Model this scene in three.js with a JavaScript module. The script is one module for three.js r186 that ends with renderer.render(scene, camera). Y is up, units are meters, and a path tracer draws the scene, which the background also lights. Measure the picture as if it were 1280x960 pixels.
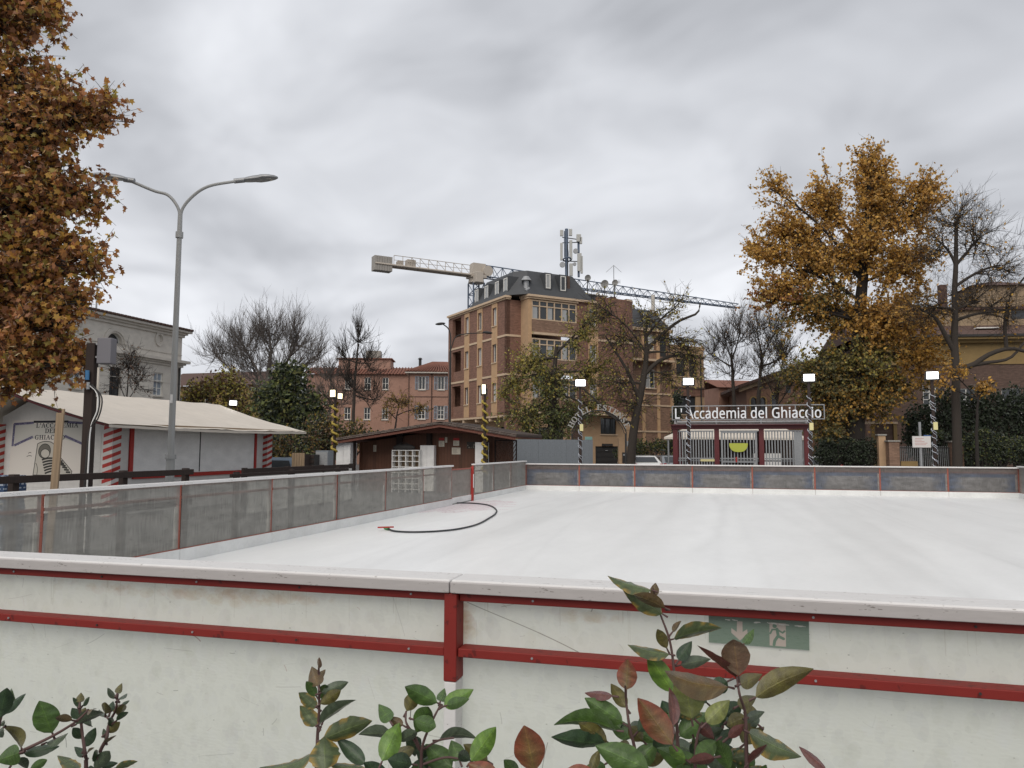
import * as THREE from 'three';
import { mergeGeometries } from 'three/addons/utils/BufferGeometryUtils.js';
import { RoundedBoxGeometry } from 'three/addons/geometries/RoundedBoxGeometry.js';
import { FontLoader } from 'three/addons/loaders/FontLoader.js';
import { TextGeometry } from 'three/addons/geometries/TextGeometry.js';
import { RectAreaLightUniformsLib } from 'three/addons/lights/RectAreaLightUniformsLib.js';
import { createNoise2D, createNoise3D } from 'simplex-noise';

// ---------------------------------------------------------------- camera, sky, sun, exposure
const rng = (s) => () => { s |= 0; s = s + 0x6D2B79F5 | 0; let t = Math.imul(s ^ s >>> 15, 1 | s); t = t + Math.imul(t ^ t >>> 7, 61 | t) ^ t; return ((t ^ t >>> 14) >>> 0) / 4294967296; };
const n2 = createNoise2D(rng(11)), n3 = createNoise3D(rng(12));
const scene = new THREE.Scene();
const EYE = 1.65, FOCAL = 955, PITCH = Math.atan(80 / 955);
const camera = new THREE.PerspectiveCamera(2 * Math.atan(480 / FOCAL) * 180 / Math.PI, 4 / 3, 0.1, 1200);
camera.position.set(0, EYE, 0); camera.rotation.set(PITCH, 0, 0.0026, 'YXZ'); camera.updateMatrixWorld();
const renderer = new THREE.WebGLRenderer();
renderer.toneMapping = THREE.LinearToneMapping; renderer.toneMappingExposure = 1.3;
renderer.shadowMap.enabled = true;
RectAreaLightUniformsLib.init();

function fbm(x, y, z, o = 5) { let a = 0, s = 0.5, f = 1; for (let i = 0; i < o; i++) { a += s * n3(x * f, y * f, z * f); f *= 2.03; s *= 0.5; } return a; }
{ // overcast sky: one cloud deck, drawn on a sheet high above so that it foreshortens towards the horizon
  const W = 1536, H = 768, d = new Float32Array(W * H * 4);
  for (let j = 0; j < H; j++) for (let i = 0; i < W; i++) {
    const el = (0.5 - (j + 0.5) / H) * Math.PI, az = ((i + 0.5) / W - 0.5) * 2 * Math.PI;
    const y = Math.max(Math.sin(el), 0), c = Math.cos(el), dx = Math.cos(az) * c, dz = Math.sin(az) * c;
    const k = 1 / (y + 0.22), X = dx * k, Z = dz * k, px = 0.83 * X + 0.56 * Z, pz = -0.56 * X + 0.83 * Z;   // streets of cloud drift across
    const wx = 0.55 * fbm(X * 0.55 + 7, Z * 0.55, 3.1, 3), wz = 0.55 * fbm(X * 0.55, Z * 0.55 + 4, 8.3, 3);
    const big = fbm(px * 0.5 + wx + 2.4, pz * 0.7 + wz + 1.3, 0.7, 3), fine = fbm(px * 1.2 + 1.4 * wx, pz * 1.9 + 1.4 * wz, 5.2, 5), wisp = fbm(px * 3.4 + 2 * wx, pz * 5 + 2 * wz, 9.2, 4);
    const L = 0.42 + 0.21 * big + 0.17 * fine + 0.06 * wisp + 0.23 * Math.exp(-y * 4.0);
    const l = Math.min(Math.max(L, 0.33), 0.95), q = Math.min(1, Math.max(0, (l - 0.36) / 0.5));
    const o = ((H - 1 - j) * W + i) * 4;
    d[o] = l * (0.955 + 0.025 * q); d[o + 1] = l * (0.988 + 0.008 * q); d[o + 2] = l * (1.065 - 0.03 * q); d[o + 3] = 1;
  }
  const sky = new THREE.DataTexture(d, W, H, THREE.RGBAFormat, THREE.FloatType);
  sky.mapping = THREE.EquirectangularReflectionMapping; sky.colorSpace = THREE.LinearSRGBColorSpace; sky.magFilter = sky.minFilter = THREE.LinearFilter; sky.needsUpdate = true;
  scene.background = sky; scene.environment = sky;
}
const sun = new THREE.DirectionalLight(0xfff6ea, 1.5);
sun.position.set(-16, 52, 30); sun.target.position.set(0, 0, -20); sun.castShadow = true; sun.shadow.radius = 100; sun.shadow.mapSize.set(2048, 2048);
Object.assign(sun.shadow.camera, { left: -70, right: 70, top: 90, bottom: -60, near: 1, far: 260 });
scene.add(sun, sun.target);

// ---------------------------------------------------------------- helpers
const TH = 15.45 * Math.PI / 180, SU = Math.sin(TH), CU = Math.cos(TH);
const rink = (u, v, y = 0) => new THREE.Vector3(SU * u + CU * v, y, -CU * u + SU * v);   // u away along the rink, v across to its other side
const RA = -TH;
const v3 = (a) => a.isVector3 ? a : new THREE.Vector3(...a);
const inv = 1 / FOCAL, CP = Math.cos(PITCH), SP = Math.sin(PITCH);
function at(px, py, depth) { const y = (480 - py) * inv, rz = y * SP - CP, k = depth / -rz; return new THREE.Vector3((px - 640) * inv * k, EYE + (y * CP + SP) * k, -depth); }
const G0 = -0.2;   // street level; the rink stands on a low platform

const taken = {};
function numbered(n) { const k = taken[n] = (taken[n] ?? -1) + 1; return k ? `${n}_${String(k).padStart(3, '0')}` : n; }
function thing(name, label, category, pos = [0, 0, 0], turn = 0, group) {
  const o = new THREE.Group(); o.name = numbered(name); o.position.copy(v3(pos)); o.rotation.y = turn; o.userData = { label, category };
  if (group) o.userData.group = group;
  scene.add(o); return o;
}
function obj(name, geo, mat, parent, label) {
  const m = new THREE.Mesh(Array.isArray(geo) ? merge(geo) : geo, mat); m.name = name; m.castShadow = m.receiveShadow = true;
  if (label) m.userData.label = label;
  parent.add(m); return m;
}
function struct(name, geo, mat) { const m = obj(numbered(name), geo, mat, scene); m.userData.kind = 'structure'; return m; }
function merge(list) {
  const color = list.some((g) => g.attributes.color);
  return mergeGeometries(list.map((g) => {
    g = g.index ? g.toNonIndexed() : g;
    for (const k of Object.keys(g.attributes)) if (!['position', 'normal', 'uv', 'color'].includes(k)) g.deleteAttribute(k);
    const n = g.attributes.position.count;
    if (!g.attributes.uv) g.setAttribute('uv', new THREE.BufferAttribute(new Float32Array(n * 2), 2));
    if (color && !g.attributes.color) g.setAttribute('color', new THREE.BufferAttribute(new Float32Array(n * 3).fill(1), 3));
    return g;
  }));
}
function metres(g) {   // uv in metres, taken from the side each face points to
  if (g.index) g = g.toNonIndexed();
  const p = g.attributes.position, n = g.attributes.normal, uv = new Float32Array(p.count * 2);
  for (let i = 0; i < p.count; i++) {
    const ax = Math.abs(n.getX(i)), ay = Math.abs(n.getY(i)), az = Math.abs(n.getZ(i)), x = p.getX(i), y = p.getY(i), z = p.getZ(i);
    uv.set(ay > ax && ay > az ? [x, z] : ax > az ? [z, y] : [x, y], i * 2);
  }
  g.setAttribute('uv', new THREE.BufferAttribute(uv, 2)); return g;
}
function bx(w, h, d, x = 0, y = 0, z = 0, ry = 0, rz = 0, rx = 0) {   // centred box
  const g = new THREE.BoxGeometry(w, h, d);
  if (rx) g.rotateX(rx); if (rz) g.rotateZ(rz); if (ry) g.rotateY(ry);
  return metres(g.translate(x, y, z));
}
const b2 = (x0, x1, y0, y1, z0, z1) => bx(x1 - x0, y1 - y0, z1 - z0, (x0 + x1) / 2, (y0 + y1) / 2, (z0 + z1) / 2);
function rbx(w, h, d, r, x = 0, y = 0, z = 0) { return metres(new RoundedBoxGeometry(w, h, d, 2, r).translate(x, y, z)); }
function cyl(r0, r1, h, x = 0, y = 0, z = 0, n = 12) { return new THREE.CylinderGeometry(r1, r0, h, n).translate(x, y + h / 2, z); }
function rod(a, b, r, n = 6, r2 = r) {
  a = v3(a); b = v3(b); const d = b.clone().sub(a), L = d.length();
  const g = new THREE.CylinderGeometry(r2, r, L, n); g.translate(0, L / 2, 0);
  g.applyQuaternion(new THREE.Quaternion().setFromUnitVectors(new THREE.Vector3(0, 1, 0), d.divideScalar(L)));
  return g.translate(a.x, a.y, a.z);
}
function tube(pts, r, seg = 24, n = 8, closed = false) { return new THREE.TubeGeometry(new THREE.CatmullRomCurve3(pts.map(v3), closed), seg, r, n, closed); }
function prism(pts, depth, bevel = 0, holes = []) {   // a flat outline in x, y pulled towards +z
  const s = new THREE.Shape(pts.map(([x, y]) => new THREE.Vector2(x, y)));
  for (const h of holes) s.holes.push(new THREE.Path((Array.isArray(h[0]) ? h : [[h[0], h[2]], [h[1], h[2]], [h[1], h[3]], [h[0], h[3]]]).map(([x, y]) => new THREE.Vector2(x, y))));
  return new THREE.ExtrudeGeometry(s, { depth, bevelEnabled: bevel > 0, bevelSize: bevel, bevelThickness: bevel, bevelSegments: 2, curveSegments: 8 });
}
const rect = (x0, x1, y0, y1) => [[x0, y0], [x1, y0], [x1, y1], [x0, y1]];
function quads(list) {   // free four-cornered sheets, flat shaded, uv in metres
  const p = [];
  for (const q of list) { const [a, b, c, d] = q.map(v3); for (const t of d ? [a, b, c, a, c, d] : [a, b, c]) p.push(t.x, t.y, t.z); }
  const g = new THREE.BufferGeometry(); g.setAttribute('position', new THREE.Float32BufferAttribute(p, 3)); g.computeVertexNormals(); return metres(g);
}

// ---------------------------------------------------------------- textures and materials
const C = (r, g, b) => new THREE.Color().setRGB(r, g, b);
function tex(W, H, fn, rep = 1, srgb = false) {
  const d = new Uint8Array(W * H * 4);
  for (let j = 0; j < H; j++) for (let i = 0; i < W; i++) {
    const c = fn(i / W, j / H, i, j), o = (j * W + i) * 4;
    for (let k = 0; k < 3; k++) d[o + k] = 255 * Math.min(1, Math.max(0, srgb ? Math.pow(Math.max(c.length ? c[k] : c, 0), 1 / 2.2) : (c.length ? c[k] : c)));
    d[o + 3] = 255;
  }
  const t = new THREE.DataTexture(d, W, H); t.wrapS = t.wrapT = THREE.RepeatWrapping; t.magFilter = THREE.LinearFilter; t.minFilter = THREE.LinearMipmapLinearFilter;
  if (srgb) t.colorSpace = THREE.SRGBColorSpace;
  const r = Array.isArray(rep) ? rep : [rep, rep]; t.repeat.set(1 / r[0], 1 / r[1]); t.needsUpdate = true; return t;
}
const TAU = Math.PI * 2;
function tileNoise(u, v, f, o = 4, seed = 0) {   // fbm that repeats without a seam
  let a = 0, s = 0.5; const R = f / TAU;
  for (let i = 0; i < o; i++) { const m = R * 2 ** i; a += s * (n3(Math.cos(u * TAU) * m + seed, Math.sin(u * TAU) * m, Math.cos(v * TAU) * m + Math.sin(v * TAU) * m * 1.7) ); s *= 0.5; }
  return a;
}
const T = {};
T.plaster = tex(512, 512, (u, v) => 0.86 + 0.10 * tileNoise(u, v, 5, 5) + 0.05 * tileNoise(u, v, 40, 2, 4), 3.7, true);
T.rough = tex(256, 256, (u, v) => 0.72 + 0.25 * tileNoise(u, v, 14, 3, 9), 0.9);
T.bump = tex(256, 256, (u, v) => 0.5 + 0.4 * tileNoise(u, v, 30, 3, 3), 0.5);
T.brick = tex(512, 512, (u, v, i, j) => {
  const row = Math.floor(v * 24), off = (row % 2) * 0.5, bu = u * 8 + off, col = Math.floor(bu) % 8, fu = bu % 1, fv = (v * 24) % 1;
  const mortar = fu < 0.045 || fv < 0.13, h = n2(col * 7.3 + 1, row * 3.1), k = 0.84 + 0.22 * h + 0.09 * tileNoise(u, v, 4, 3);
  return mortar ? [0.62, 0.56, 0.5] : [0.86 * k, 0.84 * k, 0.83 * k];
}, [2.0, 1.8], true);
T.asphalt = tex(512, 512, (u, v) => 0.75 + 0.16 * tileNoise(u, v, 6, 5) + 0.2 * n2(u * 260, v * 260), 4, true);
T.wood = tex(256, 512, (u, v) => 0.72 + 0.26 * tileNoise(u * 3 % 1, v * 0.25, 16, 3) + 0.12 * n2(u * 90, v * 3), [0.6, 2.4], true);
T.planks = tex(512, 512, (u, v) => { const f = (u * 10) % 1, k = Math.floor(u * 10); return (f < 0.06 ? 0.35 : 0.8 + 0.14 * n2(k * 3.7, 0.4)) * (0.9 + 0.14 * n2(u * 160, v * 5)); }, [1.3, 2.2], true);
T.metal = tex(256, 256, (u, v) => 0.8 + 0.16 * tileNoise(u, v, 7, 4, 2), 0.7, true);
T.fabric = tex(512, 512, (u, v) => 0.88 + 0.07 * tileNoise(u, v, 3, 4, 5) + 0.04 * n2(u * 300, v * 300) - 0.07 * Math.max(0, tileNoise(u, v, 9, 3, 8)), 3, true);
T.bark = tex(256, 512, (u, v) => 0.72 + 0.3 * tileNoise(u, v * 0.3, 20, 4, 6), [0.5, 1.5], true);
T.paint = tex(512, 512, (u, v) => { const chip = tileNoise(u, v, 22, 3, 14) + 0.5 * tileNoise(u, v, 5, 2, 15); return chip > 0.52 ? [0.5, 0.4, 0.36] : 0.9 + 0.08 * tileNoise(u, v, 9, 3, 1); }, 0.9, true);
T.whitepaint = tex(512, 512, (u, v) => { const chip = tileNoise(u, v, 30, 3, 24) * 0.8 + 0.55 * tileNoise(u, v, 6, 2, 25); return chip > 0.5 ? [0.42, 0.40, 0.38] : 0.92 + 0.06 * tileNoise(u, v, 12, 3, 1); }, [0.9, 0.35], true);
T.scratch = canvasTex(1024, 1024, (g, W, H) => { const r = rng(77); g.fillStyle = '#808080'; g.fillRect(0, 0, W, H); for (let i = 0; i < 420; i++) { const a = r() < 0.7 ? 1.57 + (r() - 0.5) * 1.2 : r() * 6.28, L = 80 + 420 * r(), x = r() * W, y = r() * H, b = (r() - 0.5) * 0.5 * L; g.strokeStyle = r() < 0.6 ? `rgba(20,20,20,${0.15 + 0.5 * r()})` : `rgba(240,240,240,${0.1 + 0.4 * r()})`; g.lineWidth = 0.7 + 1.6 * r() * r(); for (const ox of [-W, 0, W]) for (const oy of [-H, 0, H]) { g.beginPath(); g.moveTo(x + ox, y + oy); g.quadraticCurveTo(x + ox + Math.cos(a) * L / 2 - Math.sin(a) * b, y + oy + Math.sin(a) * L / 2 + Math.cos(a) * b, x + ox + Math.cos(a) * L, y + oy + Math.sin(a) * L); g.stroke(); } } });
T.scratch.wrapS = T.scratch.wrapT = THREE.RepeatWrapping; T.scratch.repeat.set(6, 9.4);
T.vein = tex(256, 256, (u, v) => { const q = Math.abs(u - 0.5) * 2, mid = Math.exp(-(q * q) / 0.0025), f = (v * 9 - q * 1.5 + 0.25 * n2(u * 4, v * 4)) % 1, side = Math.exp(-(((f + 1) % 1 - 0.5) ** 2) / 0.006) * (1 - q * 0.5), fine = 0.12 * n2(u * 40, v * 60); return 0.62 - 0.3 * mid - 0.2 * side + fine; });
T.veinTint = tex(256, 256, (u, v) => { const q = Math.abs(u - 0.5) * 2, mid = Math.exp(-(q * q) / 0.002), f = (v * 9 - q * 1.5 + 0.25 * n2(u * 4, v * 4)) % 1, side = Math.exp(-(((f + 1) % 1 - 0.5) ** 2) / 0.004) * (1 - q * 0.6), sp = n2(u * 23 + 5, v * 31) > 0.78 ? 0.55 : 1, k = (0.70 + 0.2 * mid + 0.1 * side + 0.07 * n2(u * 9, v * 12) + 0.05 * n2(u * 50, v * 60)) * sp; return [k, k, k * (1 - 0.2 * mid)]; }, 1, true);
function mat(color, o = {}) { return new THREE.MeshStandardMaterial({ color, roughness: 0.85, ...o }); }
function phys(color, o = {}) { return new THREE.MeshPhysicalMaterial({ color, roughness: 0.5, ...o }); }
const M = {
  asphalt: mat(C(0.15, 0.147, 0.143), { map: T.asphalt }),
  platform: mat(C(0.5, 0.5, 0.49), { map: T.plaster }),
  red: mat(C(0.22, 0.012, 0.007), { map: T.paint, roughness: 0.62 }),
  rustRed: mat(C(0.31, 0.09, 0.06), { map: T.paint, roughness: 0.65 }),
  white: mat(C(0.70, 0.69, 0.68), { map: T.whitepaint, roughness: 0.55 }),
  whiteClean: mat(C(0.85, 0.845, 0.83), { map: T.plaster, roughness: 0.6 }),
  kick: mat(C(0.80, 0.81, 0.80), { map: T.plaster, roughness: 0.5 }),
  brick: mat(C(0.295, 0.163, 0.118), { map: T.brick }),
  brickPale: mat(C(0.32, 0.205, 0.145), { map: T.brick }),
  brickDark: mat(C(0.15, 0.098, 0.078), { map: T.brick }),
  buff: mat(C(0.58, 0.375, 0.215), { map: T.plaster }),
  buffPale: mat(C(0.53, 0.355, 0.215), { map: T.plaster }),
  buffTrim: mat(C(0.66, 0.50, 0.35), { map: T.plaster }),
  pink: mat(C(0.40, 0.235, 0.178), { map: T.plaster }),
  tan: mat(C(0.36, 0.265, 0.17), { map: T.plaster }),
  yellowWall: mat(C(0.30, 0.205, 0.085), { map: T.plaster }),
  ivory: mat(C(0.70, 0.66, 0.595), { map: T.plaster }),
  ivoryTrim: mat(C(0.64, 0.60, 0.54), { map: T.plaster }),
  slate: mat(C(0.062, 0.066, 0.072), { map: T.plaster, roughness: 0.6 }),
  terracotta: mat(C(0.235, 0.098, 0.065), { map: T.plaster }),
  terracottaDark: mat(C(0.105, 0.06, 0.047), { map: T.plaster }),
  glass: phys(C(0.045, 0.05, 0.055), { roughness: 0.06, specularIntensity: 1 }),
  curtain: mat(C(0.42, 0.43, 0.43), { map: T.fabric, roughness: 0.3 }),
  frameWhite: mat(C(0.72, 0.71, 0.67), { roughness: 0.5 }),
  shutter: mat(C(0.27, 0.31, 0.36), { roughness: 0.7 }),
  dark: mat(C(0.03, 0.028, 0.027), { roughness: 0.7 }),
  darkBrown: mat(C(0.042, 0.026, 0.021), { map: T.wood }),
  hutWood: mat(C(0.15, 0.062, 0.034), { map: T.planks, roughness: 0.65 }),
  soffit: mat(C(0.20, 0.075, 0.052), { map: T.wood }),
  shingle: mat(C(0.10, 0.075, 0.062), { map: T.metal, roughness: 0.8 }),
  shingle2: mat(C(0.14, 0.105, 0.088), { map: T.metal, roughness: 0.8 }),
  timber: mat(C(0.40, 0.29, 0.185), { map: T.wood }),
  galv: mat(C(0.42, 0.43, 0.44), { map: T.metal, roughness: 0.5, metalness: 0.35 }),
  lampGrey: mat(C(0.33, 0.335, 0.33), { roughness: 0.6, metalness: 0.1 }),
  steel: mat(C(0.36, 0.37, 0.38), { map: T.metal, roughness: 0.45, metalness: 0.5 }),
  maroon: mat(C(0.13, 0.014, 0.018), { map: T.metal, roughness: 0.5 }),
  tarp: mat(C(0.68, 0.62, 0.54), { map: T.fabric, roughness: 0.75 }),
  tarpWhite: mat(C(0.66, 0.65, 0.62), { map: T.fabric, roughness: 0.8 }),
  cabinWhite: mat(C(0.68, 0.665, 0.64), { map: T.plaster, roughness: 0.75 }),
  cabinRed: mat(C(0.42, 0.028, 0.02), { map: T.paint, roughness: 0.55 }),
  hoarding: mat(C(0.25, 0.275, 0.30), { map: T.metal, roughness: 0.6 }),
  craneTan: mat(C(0.55, 0.49, 0.42), { map: T.metal, roughness: 0.6 }),
  craneBlue: mat(C(0.11, 0.15, 0.22), { map: T.metal, roughness: 0.6 }),
  concrete: mat(C(0.36, 0.34, 0.31), { map: T.plaster }),
  antenna: mat(C(0.42, 0.42, 0.40), { roughness: 0.6 }),
  blackRubber: mat(C(0.018, 0.02, 0.024), { roughness: 0.5 }),
  carWhite: phys(C(0.74, 0.75, 0.75), { roughness: 0.3, clearcoat: 0.8, clearcoatRoughness: 0.08 }),
  carGrey: phys(C(0.28, 0.30, 0.32), { roughness: 0.3, metalness: 0.3, clearcoat: 0.8, clearcoatRoughness: 0.08 }),
  carBlue: phys(C(0.20, 0.26, 0.34), { roughness: 0.3, metalness: 0.3, clearcoat: 0.8, clearcoatRoughness: 0.08 }),
  tail: phys(C(0.35, 0.01, 0.01), { roughness: 0.2 }),
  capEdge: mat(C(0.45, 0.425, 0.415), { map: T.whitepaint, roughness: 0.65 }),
  boxGrey: mat(C(0.15, 0.145, 0.16), { roughness: 0.55 }),
  stripBoard: mat(C(0.40, 0.33, 0.30), { map: T.plaster }),
  bark: mat(C(0.036, 0.029, 0.025), { map: T.bark, roughness: 0.95 }),
  barkGrey: mat(C(0.19, 0.165, 0.15), { map: T.bark, roughness: 0.95 }),
  barkThin: mat(C(0.062, 0.05, 0.041), { map: T.bark, roughness: 0.95 }),
  leaf: phys(C(1, 1, 1), { vertexColors: true, roughness: 0.8, transmission: 0.42, side: THREE.DoubleSide }),
  plantLeaf: phys(C(1, 1, 1), { vertexColors: true, roughness: 0.3, specularIntensity: 0.9, transmission: 0.16, clearcoat: 0.35, clearcoatRoughness: 0.2, map: T.veinTint, bumpMap: T.vein, bumpScale: 0.0012, side: THREE.DoubleSide }),
  plantStem: mat(C(0.10, 0.055, 0.05), { roughness: 0.7 }),
};
for (const k of ['brick', 'brickPale', 'brickDark']) { M[k].bumpMap = T.brick; M[k].bumpScale = 0.008; }
M.asphalt.bumpMap = T.bump; M.asphalt.bumpScale = 0.004;
function canvasTex(W, H, draw) {
  const c = document.createElement('canvas'); c.width = W; c.height = H; draw(c.getContext('2d'), W, H);
  const t = new THREE.CanvasTexture(c); t.colorSpace = THREE.SRGBColorSpace; return t;
}
function sheet(w, h, x, y, z) { return new THREE.PlaneGeometry(w, h).translate(x, y, z); }   // faces +z, uv 0..1: flat print
// ---------------------------------------------------------------- ground and ice rink
struct('ground', metres(new THREE.PlaneGeometry(900, 900).rotateX(-Math.PI / 2).translate(0, G0, -200)), M.asphalt);
const U0 = 2.365, U1 = 27.84, V0 = -7.15, V1 = 9.02, ICE = 0.10;
{
  const w = V1 - V0, l = U1 - U0, c = rink((U0 + U1) / 2, (V0 + V1) / 2);
  const p = struct('rink_platform', b2(-w / 2 - 0.1, w / 2 + 0.1, G0 - 0.02, ICE - 0.012, -l / 2 - 0.1, l / 2 - 0.02), M.platform); p.position.copy(c); p.rotation.y = RA;
  const r = rng(5), tracks = [...Array(60)].map(() => ({ v: V0 + r() * w, a: (r() - 0.5) * 0.16, c: (r() - 0.5) * 0.014, s: 0.03 + r() ** 2 * 0.4, k: (r() - 0.62) * 0.07 }));
  const iceMap = tex(1024, 1600, (x, y) => {
    const v = V0 + x * w, u = U0 + y * l;
    let k = 0.94 + 0.02 * n2(u * 0.35, v * 0.9) + 0.012 * n2(u * 1.3, v * 3.1) + 0.012 * n2(u * 7, v * 9) + 0.01 * n2(u * 22, v * 22);
    for (const t of tracks) { const d = v - t.v - t.a * (u - 15) - t.c * (u - 15) ** 2; k += t.k * Math.exp(-(d * d) / (t.s * t.s)); }
    const path = v - (-0.31 - 0.007 * (u - 19) ** 2 + 0.08 * n2(u * 0.5, 3)), on = u > 12 && u < 27.4 ? 1 : 0;   // skate scraped curve
    k -= on * 0.035 * Math.exp(-((path - 0.28) ** 2) / 0.012) - on * 0.03 * Math.exp(-(path ** 2) / 0.03);
    k = Math.min(k, 0.985);
    const e = Math.hypot((v - (V0 + 0.1)) / 1.6, (u - 19.6) / 2.6) + 0.3 * n2(u * 1.1, v * 1.7) + 0.12 * n2(u * 5, v * 5);   // worn pink sublayer by the gate
    const q = Math.min(1, Math.max(0, (1.0 - e) * 3.2)) * (0.7 + 0.3 * n2(u * 9, v * 9));
    const spot = q > 0.25 && n2(u * 6.3 + 40, v * 8.1) > 0.72 ? 0.62 : 1;
    return [k * (1 - 0.10 * q) * spot, k * (1 - 0.24 * q) * spot * (spot < 1 ? 0.8 : 1), k * (1.0 - 0.2 * q) * spot * (spot < 1 ? 0.8 : 1)];
  }, 1, true);
  const ice = struct('ice', new THREE.PlaneGeometry(w, l).rotateX(-Math.PI / 2), mat(C(0.885, 0.90, 0.90), { map: iceMap, roughness: 0.36, bumpMap: T.scratch, bumpScale: 0.0022 }));
  ice.position.copy(c).setY(ICE); ice.rotation.y = RA;
}

// front panels: pale frosted plastic, scratched, with rust runs
const frosted = [31, 37].map((seed, n) => phys(C(0.80, 0.815, 0.775), {
  roughness: 0.95, transmission: 0.45, specularIntensity: 0.3, bumpMap: T.bump, bumpScale: 0.0012, side: THREE.DoubleSide,
  map: canvasTex(2048, 1024, (g, W, H) => {
    const r = rng(seed); g.fillStyle = '#f3f4ef'; g.fillRect(0, 0, W, H);
    for (let i = 0; i < 9000; i++) { g.fillStyle = `rgba(${r() < 0.5 ? '150,150,140' : '255,255,252'},${0.012 + 0.03 * r()})`; const s = 2 + 26 * r() ** 3; g.beginPath(); g.ellipse(r() * W, r() * H, s, s * (0.5 + r()), r() * 3, 0, TAU); g.fill(); }
    for (let i = 0; i < 700; i++) { g.fillStyle = `rgba(70,66,60,${0.1 + 0.3 * r() ** 2})`; const s = 0.6 + 1.8 * r() ** 3; g.fillRect(r() * W, r() * H, s * (1 + 2 * r()), s); }
    for (let i = 0; i < 90; i++) { g.strokeStyle = `rgba(90,84,76,${0.08 + 0.3 * r() ** 2})`; g.lineWidth = 0.6 + r(); const x = r() * W, y = r() * H, a = (r() - 0.5) * 1.0 + (r() < 0.2 ? 1.5 : 0), L = 20 + 130 * r() ** 2; g.beginPath(); g.moveTo(x, y); g.quadraticCurveTo(x + L * 0.5 * Math.cos(a) + 4 * r(), y + L * 0.5 * Math.sin(a) + 6 * r(), x + L * Math.cos(a), y + L * Math.sin(a)); g.stroke(); }
    for (let i = 0; i < 46; i++) { const x = r() * W, y = r() * H, s = 3 + 10 * r(); g.strokeStyle = `rgba(${r() < 0.5 ? '48,46,44' : '120,50,40'},${0.12 + 0.3 * r() ** 2})`; g.lineWidth = 1 + 3 * r() * r(); g.beginPath(); const a = r() * TAU, L = 8 + 26 * r(); g.moveTo(x, y); g.quadraticCurveTo(x + Math.cos(a) * L * 0.5 + s * 0.4, y + Math.sin(a) * L * 0.5, x + Math.cos(a) * L, y + Math.sin(a) * L); g.stroke(); }
    for (let i = 0; i < 40; i++) { const x = r() * W, y = 20 + 70 * r() * r(), L = 20 + 90 * r(); g.strokeStyle = `rgba(120,104,82,${0.05 + 0.1 * r()})`; g.lineWidth = 1 + 3 * r(); g.beginPath(); g.moveTo(x, y); g.lineTo(x + 3 * r(), y + L); g.stroke(); }
    const rust = (x, y, rx, ry, n) => { for (let i = 0; i < n; i++) { const a = r() * TAU, q = r() ** 0.7; g.fillStyle = `rgba(${150 + 30 * r()},${96 + 30 * r()},${55 + 20 * r()},${0.015 + 0.035 * r()})`; const s = 3 + 16 * r() ** 2; g.beginPath(); g.ellipse(x + Math.cos(a) * q * rx, y + Math.sin(a) * q * ry, s * 2, s, 0, 0, TAU); g.fill(); } };
    if (n === 0) { rust(1180, 92, 230, 26, 120); rust(700, 92, 420, 18, 80); rust(1480, 88, 130, 16, 30); g.strokeStyle = 'rgba(60,54,48,.7)'; g.lineWidth = 3; g.beginPath(); g.moveTo(1915, 330); g.quadraticCurveTo(1880, 350, 1884, 400); g.stroke(); }
    else { rust(14, 120, 22, 66, 110); rust(420, 88, 120, 12, 40); g.strokeStyle = 'rgba(95,86,78,.6)'; g.lineWidth = 1.6; g.beginPath(); g.moveTo(30, 70); g.bezierCurveTo(160, 110, 260, 130, 420, 190); g.stroke(); g.beginPath(); g.moveTo(300, 420); g.quadraticCurveTo(250, 560, 285, 820); g.stroke(); }
  }),
}));
const dirt = tex(512, 512, (u, v) => 0.80 + 0.18 * tileNoise(u, v, 4, 4, 3) + 0.12 * n2(u * 46, v * 2.5) * (0.5 + n2(u * 5, v * 4)) - 0.3 * Math.max(0, tileNoise(u, v, 9, 3, 11) - 0.28), [2.2, 1.0], true);
const plexiLeft = phys(C(0.665, 0.655, 0.605), { map: dirt, transmission: 0.74, roughness: 0.4, specularIntensity: 0.5, side: THREE.DoubleSide });
const plexiFar = phys(C(0.66, 0.63, 0.61), { map: dirt, transmission: 0.86, roughness: 0.34, specularIntensity: 0.5, side: THREE.DoubleSide });
const bannerMats = [1, 2, 3].map((s) => mat(0xffffff, { roughness: 0.8, map: tex(256, 96, (u, v) => {
  const edge = Math.min(u, 1 - u) * 2.0 + 0.12 * n2(u * 5 + s * 9, v * 3), top = 1 - v, blue = Math.max(edge < 0.42 ? 1 - edge / 0.42 * 0.8 : 0, top < 0.24 ? 0.9 : 0.12), n = 0.16 * n2(u * 7 + s * 3, v * 4) + 0.1 * n2(u * 24, v * 15 + s), k = 0.46 + n * 0.8;
  return [k * (1 - 0.93 * blue), k * (1.05 - 0.72 * blue), k * (1.06 - 0.2 * blue)];
}, 1, true) }));

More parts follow.
